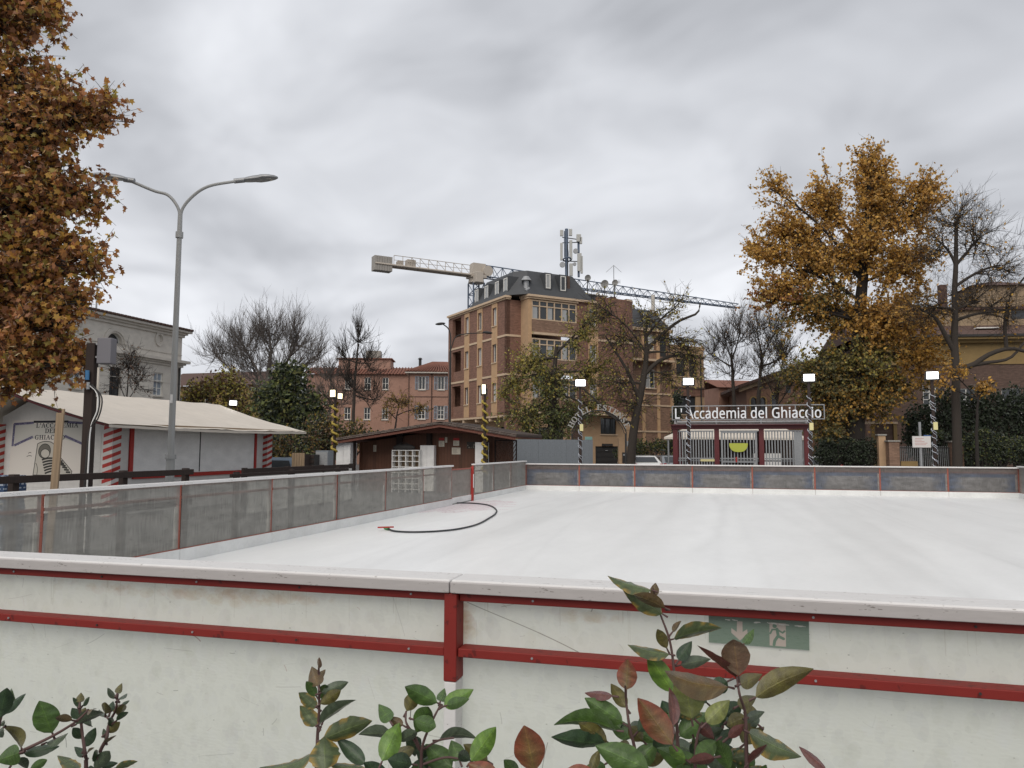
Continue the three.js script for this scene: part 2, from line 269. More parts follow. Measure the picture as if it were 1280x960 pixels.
// a barrier runs along its own x; its own +z points to the ice
function barrier(name, label, start, turn, bays, o) {
  const t = thing(name, label, 'barrier', [start.x, 0, start.z], turn, 'boards round the rink');
  const top = o.top, rail = o.rail, capH = 0.042; let x = 0;
  const post = (px, lone) => {
    const low = o.printed ? 0.93 : G0, g = obj('post', rbx(o.printed ? 0.042 : 0.055, top - capH - low, o.printed ? 0.07 : 0.042, 0.004, px, (top - capH + low) / 2, o.printed ? -0.042 : -0.031), o.red, t);
    if (o.printed) obj('post_foot', rbx(0.04, 0.93 - G0, 0.066, 0.004, px, (0.93 + G0) / 2 - 0.001, -0.042), M.white, g, 'white painted lower half of the post');
    else obj('post_sleeve', rbx(0.05, 0.55, 0.02, 0.004, px - 0.05, 0.56, -0.03), M.white, g, 'white painted sleeve beside the rusty post');
    return g;
  };
  bays.forEach((L, i) => {
    const a = x, b = x + L; x = b;
    if (!o.skip?.includes(i)) {
      const g = metres(new THREE.PlaneGeometry(L - (o.printed ? 0.012 : 0.045), top - capH - 0.05)).translate((a + b) / 2, (top - capH + 0.05) / 2 - 0.001, 0.0);
      if (o.printed) { const p = g.attributes.position, uv = g.attributes.uv; for (let k = 0; k < p.count; k++) uv.setXY(k, (b - p.getX(k)) / L, (p.getY(k) - 0.05) / (top - 0.05)); }
      else { const uv = g.attributes.uv; for (let k = 0; k < uv.count; k++) uv.setXY(k, uv.getX(k) + i * 0.73, uv.getY(k) + i * 0.31); }
      obj('panel', g, Array.isArray(o.panel) ? o.panel[i % 2] : o.panel, t);
      obj('kick_board', rbx(L - 0.008, 0.17, 0.016, 0.003, (a + b) / 2, ICE + 0.085, 0.014), M.kick, t);
      obj('kick_strip', b2(a + 0.004, b - 0.004, ICE + 0.171, ICE + 0.182, 0.006, 0.018), o.red, t);
      obj('rail', o.printed ? rbx(L - 0.046, 0.027, 0.062, 0.003, (a + b) / 2, rail, -0.037) : rbx(L - 0.046, 0.034, 0.045, 0.003, (a + b) / 2, rail, -0.0285), o.red, t);
      if (o.banner) { const bm = obj('banner', sheet(L - 0.06, 0.72, (a + b) / 2, 0.56, -0.055), bannerMats[i % 3], t, 'blue edged banner behind the clear panel'); bm.material.side = THREE.DoubleSide; obj('upper_strip', sheet(L - 0.05, 0.17, (a + b) / 2, 0.965, -0.052), M.stripBoard, t, 'dull pinkish strip behind the top of the panel'); }
    }
    if (!o.skip?.includes(i)) {
      obj('under_rail', rbx(L - 0.046, 0.026, 0.05, 0.003, (a + b) / 2, top - capH - 0.0135, -0.031), o.red, t);
      obj('top_cap', rbx(L - 0.003, capH, 0.13, 0.006, (a + b) / 2, top - capH / 2, -0.012), M.white, t);
      if (o.printed) obj('cap_edge', rbx(L - 0.004, capH - 0.008, 0.012, 0.003, (a + b) / 2, top - capH / 2 - 0.002, -0.08), M.capEdge, t, 'grey edge strip along the front of the cap');  // chipped front strip, given a greyer colour than the top of the cap
    }
    if (o.printed && (i === 4 || i === 5)) for (let k = 0; k < 5; k++) for (const yy of [rail, top - capH - 0.0135]) obj('screw', new THREE.CylinderGeometry(0.0035, 0.0035, 0.004, 8).rotateX(Math.PI / 2).translate(a + L * (k + 0.35) / 5, yy + 0.004 * n2(k, i), yy === rail ? -0.0695 : -0.0575), k % 2 ? M.dark : M.galv, t);
    post(a + (i === 0 ? 0.022 : 0));
  });
  post(x - 0.022);
  return t;
}
{
  // front: x runs from the corner at the picture's left to the other corner, ice side away from the camera (own +z away): turned by 180 degrees
  const bl = 2.0, joint = -0.83, bays = []; let v = joint + bl * 4 + 1.85 - 0.0;
  const total = V1 - V0; const first = V1 - (joint + bl * 4);
  bays.push(first); for (let k = 0; k < 4; k++) bays.push(bl); for (let k = 0; k < 3; k++) bays.push(bl); bays.push(total - first - bl * 7);
  barrier('rink_barrier', 'white frosted rink barrier with dark red rails right behind the plants', rink(U0, V1), RA + Math.PI, bays, { top: 1.24, rail: 1.017, panel: [frosted[1], frosted[0]], printed: true, red: M.red, postDrop: 0 });
  // the long side on the left, with a gap for the gate
  const side = [2.165, 2.2, 2.2, 2.2, 2.2, 2.2, 2.2, 2.03, 1.89, 2.06, 2.06, 2.06];
  barrier('rink_barrier', 'grey see-through rink barrier with rusty posts running past the white cabin', rink(U0, V0), RA + Math.PI / 2, side, { top: 1.18, rail: 0.965, panel: plexiLeft, red: M.rustRed, postDrop: 0.12, skip: [8] });
  barrier('rink_barrier', 'far rink barrier with blue edged banners below the entrance pavilion', rink(U1, V0), RA, [...Array(8)].map(() => (V1 - V0) / 8), { top: 1.08, rail: 0.89, panel: plexiFar, red: M.rustRed, postDrop: 0.1, banner: true });
  barrier('rink_barrier', 'rink barrier leaving the far corner at the right edge of the photo', rink(U1, V1), RA - Math.PI / 2, [...Array(11)].map(() => 2.1).concat(U1 - U0 - 23.1), { top: 1.12, rail: 0.955, panel: plexiLeft, red: M.rustRed, postDrop: 0.12 });
  const p = rink(19.77 + 0.945, V0 - 0.06), g = thing('rink_gate', 'rink gate with bright red and white post at the end of the hose', 'gate', [p.x, 0, p.z], RA + Math.PI / 2);
  obj('panel', metres(new THREE.PlaneGeometry(1.72, 0.74)).translate(0, 0.66, 0), plexiLeft, g);
  obj('kick_board', rbx(1.72, 0.16, 0.03, 0.004, 0, 0.2, 0), M.kick, g);
  obj('top_rail', rbx(1.8, 0.035, 0.05, 0.004, 0, 1.05, 0), M.rustRed, g); obj('bottom_rail', rbx(1.8, 0.03, 0.04, 0.004, 0, 0.27, -0.03), M.rustRed, g);
  obj('stile', rbx(0.035, 0.97, 0.045, 0.004, -0.87, 0.6, -0.03), M.rustRed, g);
  const ps = obj('gate_post', rbx(0.07, 1.0, 0.07, 0.006, 0.88, 0.6, 0.03), M.cabinRed, g); obj('reflector', rbx(0.05, 0.4, 0.01, 0.002, 0.88, 0.68, 0.07), M.whiteClean, ps, 'white strip on the red gate post');
}
{ // fire exit sign stuck on the front panel
  const g = canvasTex(512, 160, (c, W, H) => {
    c.fillStyle = '#75887a'; c.fillRect(0, 0, W, H); const r = rng(3);
    for (let i = 0; i < 500; i++) { c.fillStyle = `rgba(${r() < 0.5 ? '70,100,80' : '130,150,135'},.12)`; c.fillRect(r() * W, r() * H, 4 + 20 * r(), 2 + 4 * r()); }
    c.fillStyle = '#b5aca2'; c.beginPath(); c.moveTo(148, 30); c.lineTo(176, 30); c.lineTo(176, 88); c.lineTo(200, 70); c.lineTo(202, 96); c.lineTo(162, 136); c.lineTo(118, 96); c.lineTo(118, 70); c.lineTo(146, 90); c.fill();
    c.fillRect(314, 24, 82, 126);
    c.fillStyle = '#66806f'; c.beginPath(); c.arc(340, 42, 11, 0, TAU); c.fill(); c.lineWidth = 15; c.strokeStyle = '#66806f'; c.lineCap = 'round'; c.lineJoin = 'round';
    c.beginPath(); c.moveTo(352, 58); c.lineTo(358, 96); c.lineTo(384, 108); c.moveTo(356, 96); c.lineTo(340, 122); c.lineTo(336, 144); c.stroke(); c.lineWidth = 9; c.beginPath(); c.moveTo(352, 60); c.lineTo(328, 62); c.lineTo(318, 84); c.moveTo(356, 62); c.lineTo(380, 76); c.lineTo(390, 66); c.stroke();
    c.fillStyle = '#cfd2c8'; for (const [x, y, w] of [[84, 24, 56], [232, 28, 30], [300, 26, 40], [350, 30, 48], [440, 32, 44]]) for (let i = 0; i < 12; i++) c.fillRect(x + r() * w, y + r() * 6 - 3, 5 + r() * 16, 2 + 3 * r());
  });
  const p = rink(U0, 0.085), s = thing('exit_sign', 'green fire exit sign with running man and arrow on the front barrier', 'sign', [p.x, 1.125, p.z], RA);
  const m = obj('sign_plate', new THREE.BoxGeometry(0.275, 0.082, 0.002).rotateZ(-0.012).translate(0, 0, 0.0065), mat(0xffffff, { map: g, roughness: 0.45 }), s);
  const uv = m.geometry.attributes.uv; for (let i = 0; i < 16; i++) uv.setXY(i, 0.03, 0.9); for (let i = 20; i < 24; i++) uv.setXY(i, 0.03, 0.9);
}
{ // hose
  const pts = [[20.3, -7.2], [20.35, -6.8], [19.9, -6.2], [18.44, -5.5], [17.4, -5.2], [16.3, -5.0], [14.4, -4.8], [13.5, -5.0], [13.1, -5.45], [13.12, -5.83], [13.4, -6.1]].map(([u, v]) => rink(u, v, ICE + 0.022));
  const h = thing('hose', 'black water hose curving over the ice from the gate', 'hose', [0, 0, 0]);
  obj('hose_line', tube(pts, 0.017, 120, 8), M.blackRubber, h);
  const e = pts[10]; obj('nozzle', rod(e, rink(13.55, -6.25, ICE + 0.03), 0.028, 8), mat(C(0.06, 0.25, 0.09)), h, 'green hose coupling'); obj('handle', bx(0.3, 0.025, 0.03, e.x - 0.05, ICE + 0.065, e.z + 0.05, 0.3), M.cabinRed, h, 'red lever of the nozzle');
}
// ---------------------------------------------------------------- windows and walls
// a window sits in a hole of a wall whose outer face is the plane z = 0 of `parent`; x, y is its lower left corner
function win(parent, x, y, w, h, o = {}) {
  const f = o.frame ?? 0.06, z = o.z ?? -0.14, parts = [prism(rect(x, x + w, y, y + h), 0.06, 0, [[x + f, x + w - f, y + f, y + h - f]]).translate(0, 0, z)];
  const cols = o.cols ?? 2, rows = o.rows ?? 1;
  for (let k = 1; k < cols; k++) parts.push(b2(x + w * k / cols - f * 0.5, x + w * k / cols + f * 0.5, y + f, y + h - f, z + 0.002, z + 0.058));
  for (let k = 1; k < rows; k++) parts.push(b2(x + f, x + w - f, y + h * k / rows - f * 0.35, y + h * k / rows + f * 0.35, z + 0.004, z + 0.056));
  const m = obj('window', parts, o.mat ?? M.frameWhite, parent);
  obj('pane', b2(x + f * 0.6, x + w - f * 0.6, y + f * 0.6, y + h - f * 0.6, z + 0.012, z + 0.024), o.pane ?? M.glass, m);
  if (o.curtain) obj('curtain', b2(x + f, x + w * o.curtain, y + f, y + h - f, z + 0.0265, z + 0.03), M.curtain, m, 'pale curtain drawn part of the way');
  if (o.sill !== false) obj('sill', b2(x - 0.08, x + w + 0.08, y - 0.09, y - 0.005, z + 0.02, 0.1), o.sillMat ?? M.buffTrim, m);
  if (o.shutters) for (const s of [0, 1]) {
    const sw = w * 0.5, sx = s ? x + w + 0.02 : x - sw - 0.02, g = [prism(rect(sx, sx + sw, y, y + h), 0.04, 0, [[sx + 0.06, sx + sw - 0.06, y + 0.06, y + h * 0.5 - 0.03], [sx + 0.06, sx + sw - 0.06, y + h * 0.5 + 0.03, y + h - 0.06]]).translate(0, 0, 0.012)];
    const n = Math.round(h / 0.12); for (let k = 0; k < n; k++) g.push(bx(sw - 0.1, 0.07, 0.012, sx + sw / 2, y + 0.08 + (h - 0.16) * (k + 0.5) / n, 0.03, 0, 0, 0.6));
    obj('shutter', g, o.shutterMat ?? M.shutter, m);
  }
  return m;
}
const hole = (x, y, w, h) => [x, x + w, y, y + h];
function wall(parent, pts, holes, m, th = 0.3, name = 'wall') { return obj(name, prism(pts, th, 0, holes).translate(0, 0, -th), m, parent); }
// a face of a building: a part-less turn of axes, folded into the geometry of its children so that the thing stays thing > part > sub-part
function face(t, x, z, turn) {   // returns a stand-in parent whose children are re-parented to t with the turn baked into their matrix
  const mtx = new THREE.Matrix4().makeRotationY(turn).setPosition(x, 0, z);
  return { userData: {}, add(m) { m.applyMatrix4(mtx); t.add(m); } };
}

// ---------------------------------------------------------------- white cabin with tarpaulin roof
{
  const CU0 = 17.1, CU1 = 24.25, VW = -15.9, VL = -19.75, RV = -18.72, o = rink(CU0, VW);
  const t = thing('market_cabin', 'white market cabin with cream tarpaulin roof and red striped corner posts', 'cabin', [o.x, G0, o.z], RA);
  const y = (a) => a - G0, L = CU1 - CU0, Wd = VW - VL, pk = y(2.98), ev = y(2.28), rx = RV - VW;
  // gable wall with peak; own x = across, own -z = away
  obj('wall', metres(prism([[-Wd, 0], [0, 0], [0, ev], [rx, pk], [-Wd, y(2.5)]], 0.08).translate(0, 0, -0.08)), M.cabinWhite, t);
  obj('wall', b2(-0.08, 0, 0, ev - 0.02, -L, -0.082), M.cabinWhite, t); obj('wall', b2(-Wd, -Wd + 0.08, 0, y(2.45), -L, -0.082), M.cabinWhite, t);
  obj('wall', b2(-Wd + 0.082, -0.082, 0, y(2.3), -L, -L + 0.08), M.cabinWhite, t);
  for (let k = 1; k < 19; k++) { const yy = 0.12 * k; if (yy < ev) obj('board', b2(-Wd + 0.42, -0.4, yy, yy + 0.112, 0.001, 0.007), M.cabinWhite, t); }
  for (const [a, b] of [[0.72, 3.5], [3.54, 6.4]]) obj('shutter_panel', rbx(0.03, 1.44, b - a, 0.004, 0.017, y(1.6), -(a + b) / 2), M.whiteClean, t);
  obj('red_frame', [b2(0.002, 0.05, y(0.8), y(2.35), -0.7, -0.56), b2(0.002, 0.05, y(0.8), y(2.3), -6.54, -6.42), b2(0.002, 0.049, y(0.76), y(0.87), -6.4, -0.72)], M.cabinRed, t);
  obj('gap_post', b2(0.002, 0.04, y(0.9), y(2.3), -3.54, -3.5), M.dark, t);
  // striped corner posts: white posts with slanting red bands wrapped round
  for (const [x, z] of [[0.02, 0.06], [0.03, -L + 0.02], [-Wd - 0.02, 0.05]]) {
    const s = 0.3, p = obj('corner_post', b2(x - s / 2, x + s / 2, 0, ev, z - s / 2, z + s / 2), M.cabinWhite, t);
    for (let k = -1; k < 13; k++) {
      const y0 = k * 0.205 + 0.05, h = 0.1, d = s / 2 + 0.004, A = (px, q) => [x + px, Math.min(Math.max(q, 0), ev), z + d], B = (pz, q) => [x + d, Math.min(Math.max(q, 0), ev), z + pz];
      if (y0 < ev - 0.1) obj('stripe', quads([[A(-s / 2, y0), A(s / 2, y0 + 0.09), A(s / 2, y0 + 0.09 + h), A(-s / 2, y0 + h)], [B(s / 2, y0 + 0.09), B(-s / 2, y0 + 0.18), B(-s / 2, y0 + 0.18 + h), B(s / 2, y0 + 0.09 + h)]]), M.cabinRed, p);
    }
  }
  // roof: two tarpaulin slopes that sag a little, with hanging hems
  const z0 = 1.2, z1 = -L - 1.15, slope = (xa, ya, xb, yb, seed) => {
    const g = new THREE.PlaneGeometry(1, 1, 24, 40), p = g.attributes.position;
    for (let i = 0; i < p.count; i++) {
      const s = p.getX(i) + 0.5, q = p.getY(i) + 0.5, zz = z0 + (z1 - z0) * q, edge = s > 0.97 ? 0.012 * n2(zz * 2, seed) : 0;
      p.setXYZ(i, xa + (xb - xa) * s, ya + (yb - ya) * s - 0.07 * Math.sin(Math.PI * s) + 0.018 * n2(zz * 0.8, s * 2.2 + seed) + 0.01 * Math.sin(q * TAU * 3) * s + edge - 0.05 * s * s * Math.sin(Math.PI * q), zz);
    }
    g.computeVertexNormals(); return metres(g);
  };
  const two = M.tarp.clone(); two.side = THREE.DoubleSide;
  obj('roof_sheet', slope(rx, y(3.29), 0.95, y(2.24), 1), two, t); obj('roof_sheet', slope(rx, y(3.29), -Wd - 0.9, y(2.2), 5), two, t);
  obj('hem', [...Array(40)].map((_, k) => { const za = z0 + (z1 - z0) * k / 40, zb = z0 + (z1 - z0) * (k + 1) / 40, e = (z) => y(2.22) + 0.008 * n2(z * 2, 1) - 0.05 * Math.sin(Math.PI * (z - z0) / (z1 - z0)); return quads([[[0.955, e(za), za], [0.955, e(zb), zb], [0.955, e(zb) - 0.07, zb], [0.955, e(za) - 0.07, za]]]); }), two, t);
  const rake = (a, b, n) => obj('rafter', [...Array(n)].map((_, k) => { const p = (q) => [a[0] + (b[0] - a[0]) * q, a[1] + (b[1] - a[1]) * q - 0.07 * Math.sin(Math.PI * q) - 0.06, z0 - 0.12]; return rod(p(k / n), p((k + 1) / n), 0.035, 5); }), M.maroon, t);
  rake([rx, y(3.27)], [0.9, y(2.24)], 8); rake([rx, y(3.27)], [-Wd - 0.85, y(2.2)], 6);
  obj('edge_beam', b2(0.7, 0.78, y(2.19), y(2.27), z1 + 0.1, z0 - 0.1), M.timber, t);
  // painted mural
  const mural = canvasTex(1024, 700, (c, W, H) => {
    c.fillStyle = '#cfc9c1'; c.fillRect(0, 0, W, H); c.fillStyle = '#b9b7b0'; c.fillRect(50, 50, W - 90, 260); c.fillStyle = '#cfc9c1'; c.beginPath(); c.moveTo(50, 312); c.lineTo(510, 180); c.lineTo(990, 312); c.lineTo(990, 330); c.lineTo(50, 330); c.fill();
    const r = rng(8), band = (x0, y0, x1, y1) => { c.lineWidth = 30; c.strokeStyle = '#5a5672'; c.beginPath(); c.moveTo(x0, y0); c.lineTo(x1, y1); c.stroke(); for (let i = 0; i < 90; i++) { const q = r(); c.fillStyle = r() < 0.5 ? '#8f8ba2' : '#423e58'; c.fillRect(x0 + (x1 - x0) * q + r() * 24 - 12, y0 + (y1 - y0) * q + r() * 24 - 12, 6, 5); } };
    band(30, 50, 300, 34); band(760, 30, 1000, 44); band(36, 50, 26, 330); band(992, 44, 985, 300); band(50, 320, 300, 210); band(730, 200, 985, 305);
    c.fillStyle = '#23242c'; c.fillRect(300, 8, 470, 28); c.textAlign = 'center'; c.font = 'bold 78px serif'; c.fillText("L'ACCADEMIA", 620, 96); c.fillText('DEL', 540, 164); c.fillText('GHIACCIO', 530, 246);
    c.strokeStyle = '#3a3a38'; c.fillStyle = '#b7b2a8'; c.lineWidth = 9; c.beginPath(); c.moveTo(330, 690); c.lineTo(350, 500); c.lineTo(370, 300); c.quadraticCurveTo(460, 250, 560, 280); c.lineTo(640, 340); c.lineTo(690, 470); c.quadraticCurveTo(780, 560, 850, 640); c.lineTo(840, 690); c.closePath(); c.fill(); c.stroke();
    c.beginPath(); c.ellipse(470, 390, 80, 90, 0.2, 0, TAU); c.fillStyle = '#6a675f'; c.fill(); c.stroke(); c.beginPath(); c.ellipse(480, 420, 60, 56, 0.2, 0, TAU); c.fillStyle = '#bcb7ad'; c.fill(); c.stroke();
    c.lineWidth = 22; c.strokeStyle = '#33322f'; for (let k = 0; k < 6; k++) { c.beginPath(); c.moveTo(440 + k * 10, 500 + k * 34); c.quadraticCurveTo(520, 470 + k * 36, 580 + k * 8, 480 + k * 30); c.stroke(); c.beginPath(); c.moveTo(640 + k * 26, 490 + k * 32); c.lineTo(720 + k * 22, 520 + k * 26); c.stroke(); }
    c.lineWidth = 7; c.beginPath(); c.moveTo(250, 420); c.quadraticCurveTo(270, 400, 290, 415); c.moveTo(230, 460); c.quadraticCurveTo(265, 440, 300, 455); c.moveTo(360, 540); c.quadraticCurveTo(400, 600, 380, 690); c.stroke();
  });
  obj('mural', sheet(2.62, 1.55, (-19.4 - 16.78) / 2 - VW, y(1.62), 0.0115), mat(0xffffff, { map: mural, roughness: 0.8 }), t, 'painted skate and lettering on the gable wall');
}

// ---------------------------------------------------------------- double street lamp
{
  const t = thing('street_lamp', 'tall grey double-armed street lamp rising in front of the white cabin', 'street lamp', [-7.78, G0, -17.5]);
  const top = 7.16 - G0; obj('pole', [cyl(0.095, 0.095, 1.6), cyl(0.074, 0.056, 5.2, 0, 1.6, 0), cyl(0.056, 0.05, top - 6.8, 0, 6.8, 0)], M.lampGrey, t);
  obj('collar', cyl(0.12, 0.12, 0.1, 0, 1.58, 0), M.lampGrey, t); obj('collar', cyl(0.085, 0.085, 0.14, 0, 6.72, 0), M.lampGrey, t); obj('base_plate', cyl(0.2, 0.2, 0.04, 0, 0, 0), M.galv, t);
  obj('sticker', bx(0.06, 0.2, 0.004, 0.0, 2.95, 0.078), M.whiteClean, t);
  for (const s of [-1, 1]) {
    const e = s < 0 ? [-1.15, 7.84 - G0, 0.15] : [1.3, 7.95 - G0, -0.15];
    obj('arm', tube([[0, top - 0.25, 0], [s * 0.05, top + 0.06, 0], [s * 0.3, top + 0.38, 0], [s * 0.62, e[1] - 0.2, 0], [e[0], e[1], e[2]]], 0.036, 28, 8), M.lampGrey, t);
    const g = new THREE.SphereGeometry(1, 20, 12).scale(0.46, 0.1, 0.17); const p = g.attributes.position;
    for (let i = 0; i < p.count; i++) { if (p.getY(i) < 0) p.setY(i, p.getY(i) * 0.45); const q = p.getX(i) * s; p.setZ(i, p.getZ(i) * (q > 0 ? 1.1 : 0.75)); }
    g.computeVertexNormals(); g.rotateZ(s * 0.1).translate(e[0] + s * 0.45, e[1] + 0.05, e[2] * 1.3);
    const h = obj('lamp_head', [g, rod([e[0] - s * 0.12, e[1] - 0.01, e[2]], [e[0] + s * 0.12, e[1] + 0.02, e[2] * 1.1], 0.06, 10)], M.steel, t);
    obj('lens', bx(0.26, 0.012, 0.17, e[0] + s * 0.62, e[1] + 0.038, e[2] * 1.3, 0, s * 0.1), mat(C(0.5, 0.48, 0.42), { roughness: 0.25 }), h, 'unlit lens');
  }
}
// ---------------------------------------------------------------- posts and fences by the cabin
{
  let p = at(112, 520, 13);
  let t = thing('utility_post', 'dark brown timber post carrying a grey box and cables', 'post', [p.x, G0, p.z]);
  obj('pole', rbx(0.155, 3.62, 0.155, 0.02, 0, 1.81, 0), M.darkBrown, t);
  const b = obj('junction_box', rbx(0.24, 0.44, 0.2, 0.015, 0.26, 3.48, 0.03), M.boxGrey, t); obj('bracket', [bx(0.1, 0.03, 0.1, 0.12, 3.6, 0), bx(0.1, 0.03, 0.1, 0.12, 3.38, 0)], M.galv, b);
  obj('socket', cyl(0.035, 0.035, 0.16, 0.0, 2.98, 0.13, 10), mat(C(0.04, 0.16, 0.33), { roughness: 0.4 }), t, 'blue plug socket'); obj('plug', cyl(0.03, 0.03, 0.12, 0.02, 2.82, 0.13, 10), M.galv, t);
  for (const k of [0, 1, 2]) obj('cable', tube([[0.02 + k * 0.03, 2.9, 0.12], [0.16 + k * 0.05, 2.78 - k * 0.05, 0.12], [0.2, 2.5 - k * 0.1, 0.12], [0.1, 2.2, 0.115], [0.085 - k * 0.02, 1.6, 0.115], [0.08 - k * 0.02, 0.1, 0.115]], 0.012, 40, 6), k ? M.dark : M.whiteClean, t);
  obj('conduit', bx(0.03, 0.5, 0.03, 0.13, 2.95, 0.02), M.tarp, t);
  p = at(70, 560, 10.6); t = thing('timber_stake', 'weathered pale timber stake leaning slightly beside the painted mural', 'stake', [p.x - 0.03, G0, p.z], 0.2);
  obj('plank', rbx(0.095, 2.32, 0.05, 0.006, 0, 1.16, 0).rotateZ(-0.028), M.timber, t); obj('notched_end', rbx(0.03, 0.07, 0.05, 0.004, 0.1, 2.34, 0), M.timber, t);
  p = at(18, 600, 11.5); t = thing('folded_tarpaulin', 'blue tarpaulin with white stars bundled by the dark rail', 'tarpaulin', [p.x - 0.35, G0, p.z]);
  { const g = new THREE.BoxGeometry(0.75, 1.42, 0.5, 14, 20, 8), q = g.attributes.position; for (let i = 0; i < q.count; i++) { const k = 1 + 0.05 * n3(q.getX(i) * 4, q.getY(i) * 6, q.getZ(i) * 4); q.setXYZ(i, q.getX(i) * k, (q.getY(i) + 0.71), q.getZ(i) * k); } g.computeVertexNormals();
    obj('cloth', metres(g), mat(0xffffff, { roughness: 0.7, map: tex(128, 128, (u, v) => { const a = (u * 6 + (Math.floor(v * 10) % 2) * 0.5) % 1 - 0.5, b = (v * 10) % 1 - 0.5; return Math.abs(a) < 0.28 && Math.abs(b) < 0.18 ? [0.42, 0.46, 0.52] : [0.02, 0.05, 0.12]; }, [0.5, 0.6], true) }), t); obj('cord', tube([[-0.38, 1.0, 0.26], [0, 0.98, 0.3], [0.38, 1.02, 0.26]], 0.012, 12, 6), M.tarpWhite, t); }
  // dark brown rails on posts, parallel to the rink side
  const fence = (u0, u1, v, h0, label, posts, low = true) => {
    const o = rink(u0, v), f = thing('rail_fence', label, 'fence', [o.x, G0, o.z], RA + Math.PI / 2, 'dark timber rails beside the rink'), L = u1 - u0;
    obj('rail', rbx(L, low ? 0.1 : 0.07, 0.05, 0.006, L / 2, h0 - G0 - 0.07, 0.03), M.darkBrown, f); if (low) obj('rail', rbx(L, 0.1, 0.05, 0.006, L / 2, h0 - G0 - 0.62, 0.03), M.darkBrown, f);
    for (const x of posts) obj('post', rbx(0.1, h0 - G0, 0.1, 0.008, x, (h0 - G0) / 2, -0.046), M.darkBrown, f);
    return f;
  };
  fence(6.3, 12.0, -9.4, 1.27, 'dark brown two-rail timber fence in front of the mural wall', [0.1, 2.1, 4.1, 5.6]);
  fence(13.4, 18.4, -9.6, 1.15, 'low dark brown rail under the cabin window panels', [0.3, 2.4, 4.6], false);
  const o = rink(17.9, -12.4), f = thing('tarp_fence', 'dark rail fence hung with pale sheeting beside the wooden crate', 'fence', [o.x, G0, o.z], RA + Math.PI / 2);
  obj('rail', rbx(6.3, 0.12, 0.07, 0.006, 3.15, 1.22, 0), M.darkBrown, f); for (const x of [0.1, 2.2, 4.2, 6.2]) obj('post', rbx(0.14, 1.3, 0.1, 0.006, x, 0.65, -0.03), M.darkBrown, f);
  for (const [a, b] of [[0.2, 2.1], [2.3, 4.1], [4.3, 6.1]]) { const g = new THREE.PlaneGeometry(b - a, 1.05, 30, 8).translate((a + b) / 2, 0.62, 0.05), q = g.attributes.position; for (let i = 0; i < q.count; i++) q.setZ(i, 0.06 + 0.03 * Math.sin(q.getX(i) * 19 + n2(q.getX(i), q.getY(i) * 2) * 2) * (1.2 - q.getY(i))); g.computeVertexNormals(); const w = M.tarpWhite.clone(); w.side = THREE.DoubleSide; obj('sheeting', metres(g), w, f); }
  // bits behind the rail
  const q = at(377, 566, 27), cr = thing('pallet_crate', 'upright wooden pallet crate standing beside a dark crate', 'crate', [q.x, G0, q.z], RA);
  for (let k = 0; k < 5; k++) obj('plank', rbx(0.09, 1.66, 0.025, 0.003, -0.2 + k * 0.1, 0.83, 0.2), M.timber, cr); obj('back', b2(-0.25, 0.25, 0.02, 1.62, -0.2, 0.186), M.darkBrown, cr);
  const q2 = at(391, 566, 27.3), cd = thing('plastic_crate', 'black slatted crate between wooden crate and grey cabinet', 'crate', [q2.x, G0, q2.z], RA);
  obj('shell', b2(-0.18, 0.18, 0, 1.6, -0.2, 0.18), M.dark, cd); for (let k = 0; k < 7; k++) obj('slat', rbx(0.34, 0.12, 0.02, 0.004, 0, 0.5 + k * 0.17, 0.192), M.darkBrown, cd);
  const q3 = at(406, 566, 27.6), cg = thing('metal_cabinet', 'light grey metal cabinet beside the wooden hut', 'cabinet', [q3.x, G0, q3.z], RA);
  obj('case', rbx(0.5, 1.74, 0.4, 0.01, 0, 0.87, 0), M.hoarding, cg); obj('door', rbx(0.46, 1.6, 0.02, 0.004, 0, 0.88, 0.206), M.galv, cg);
}
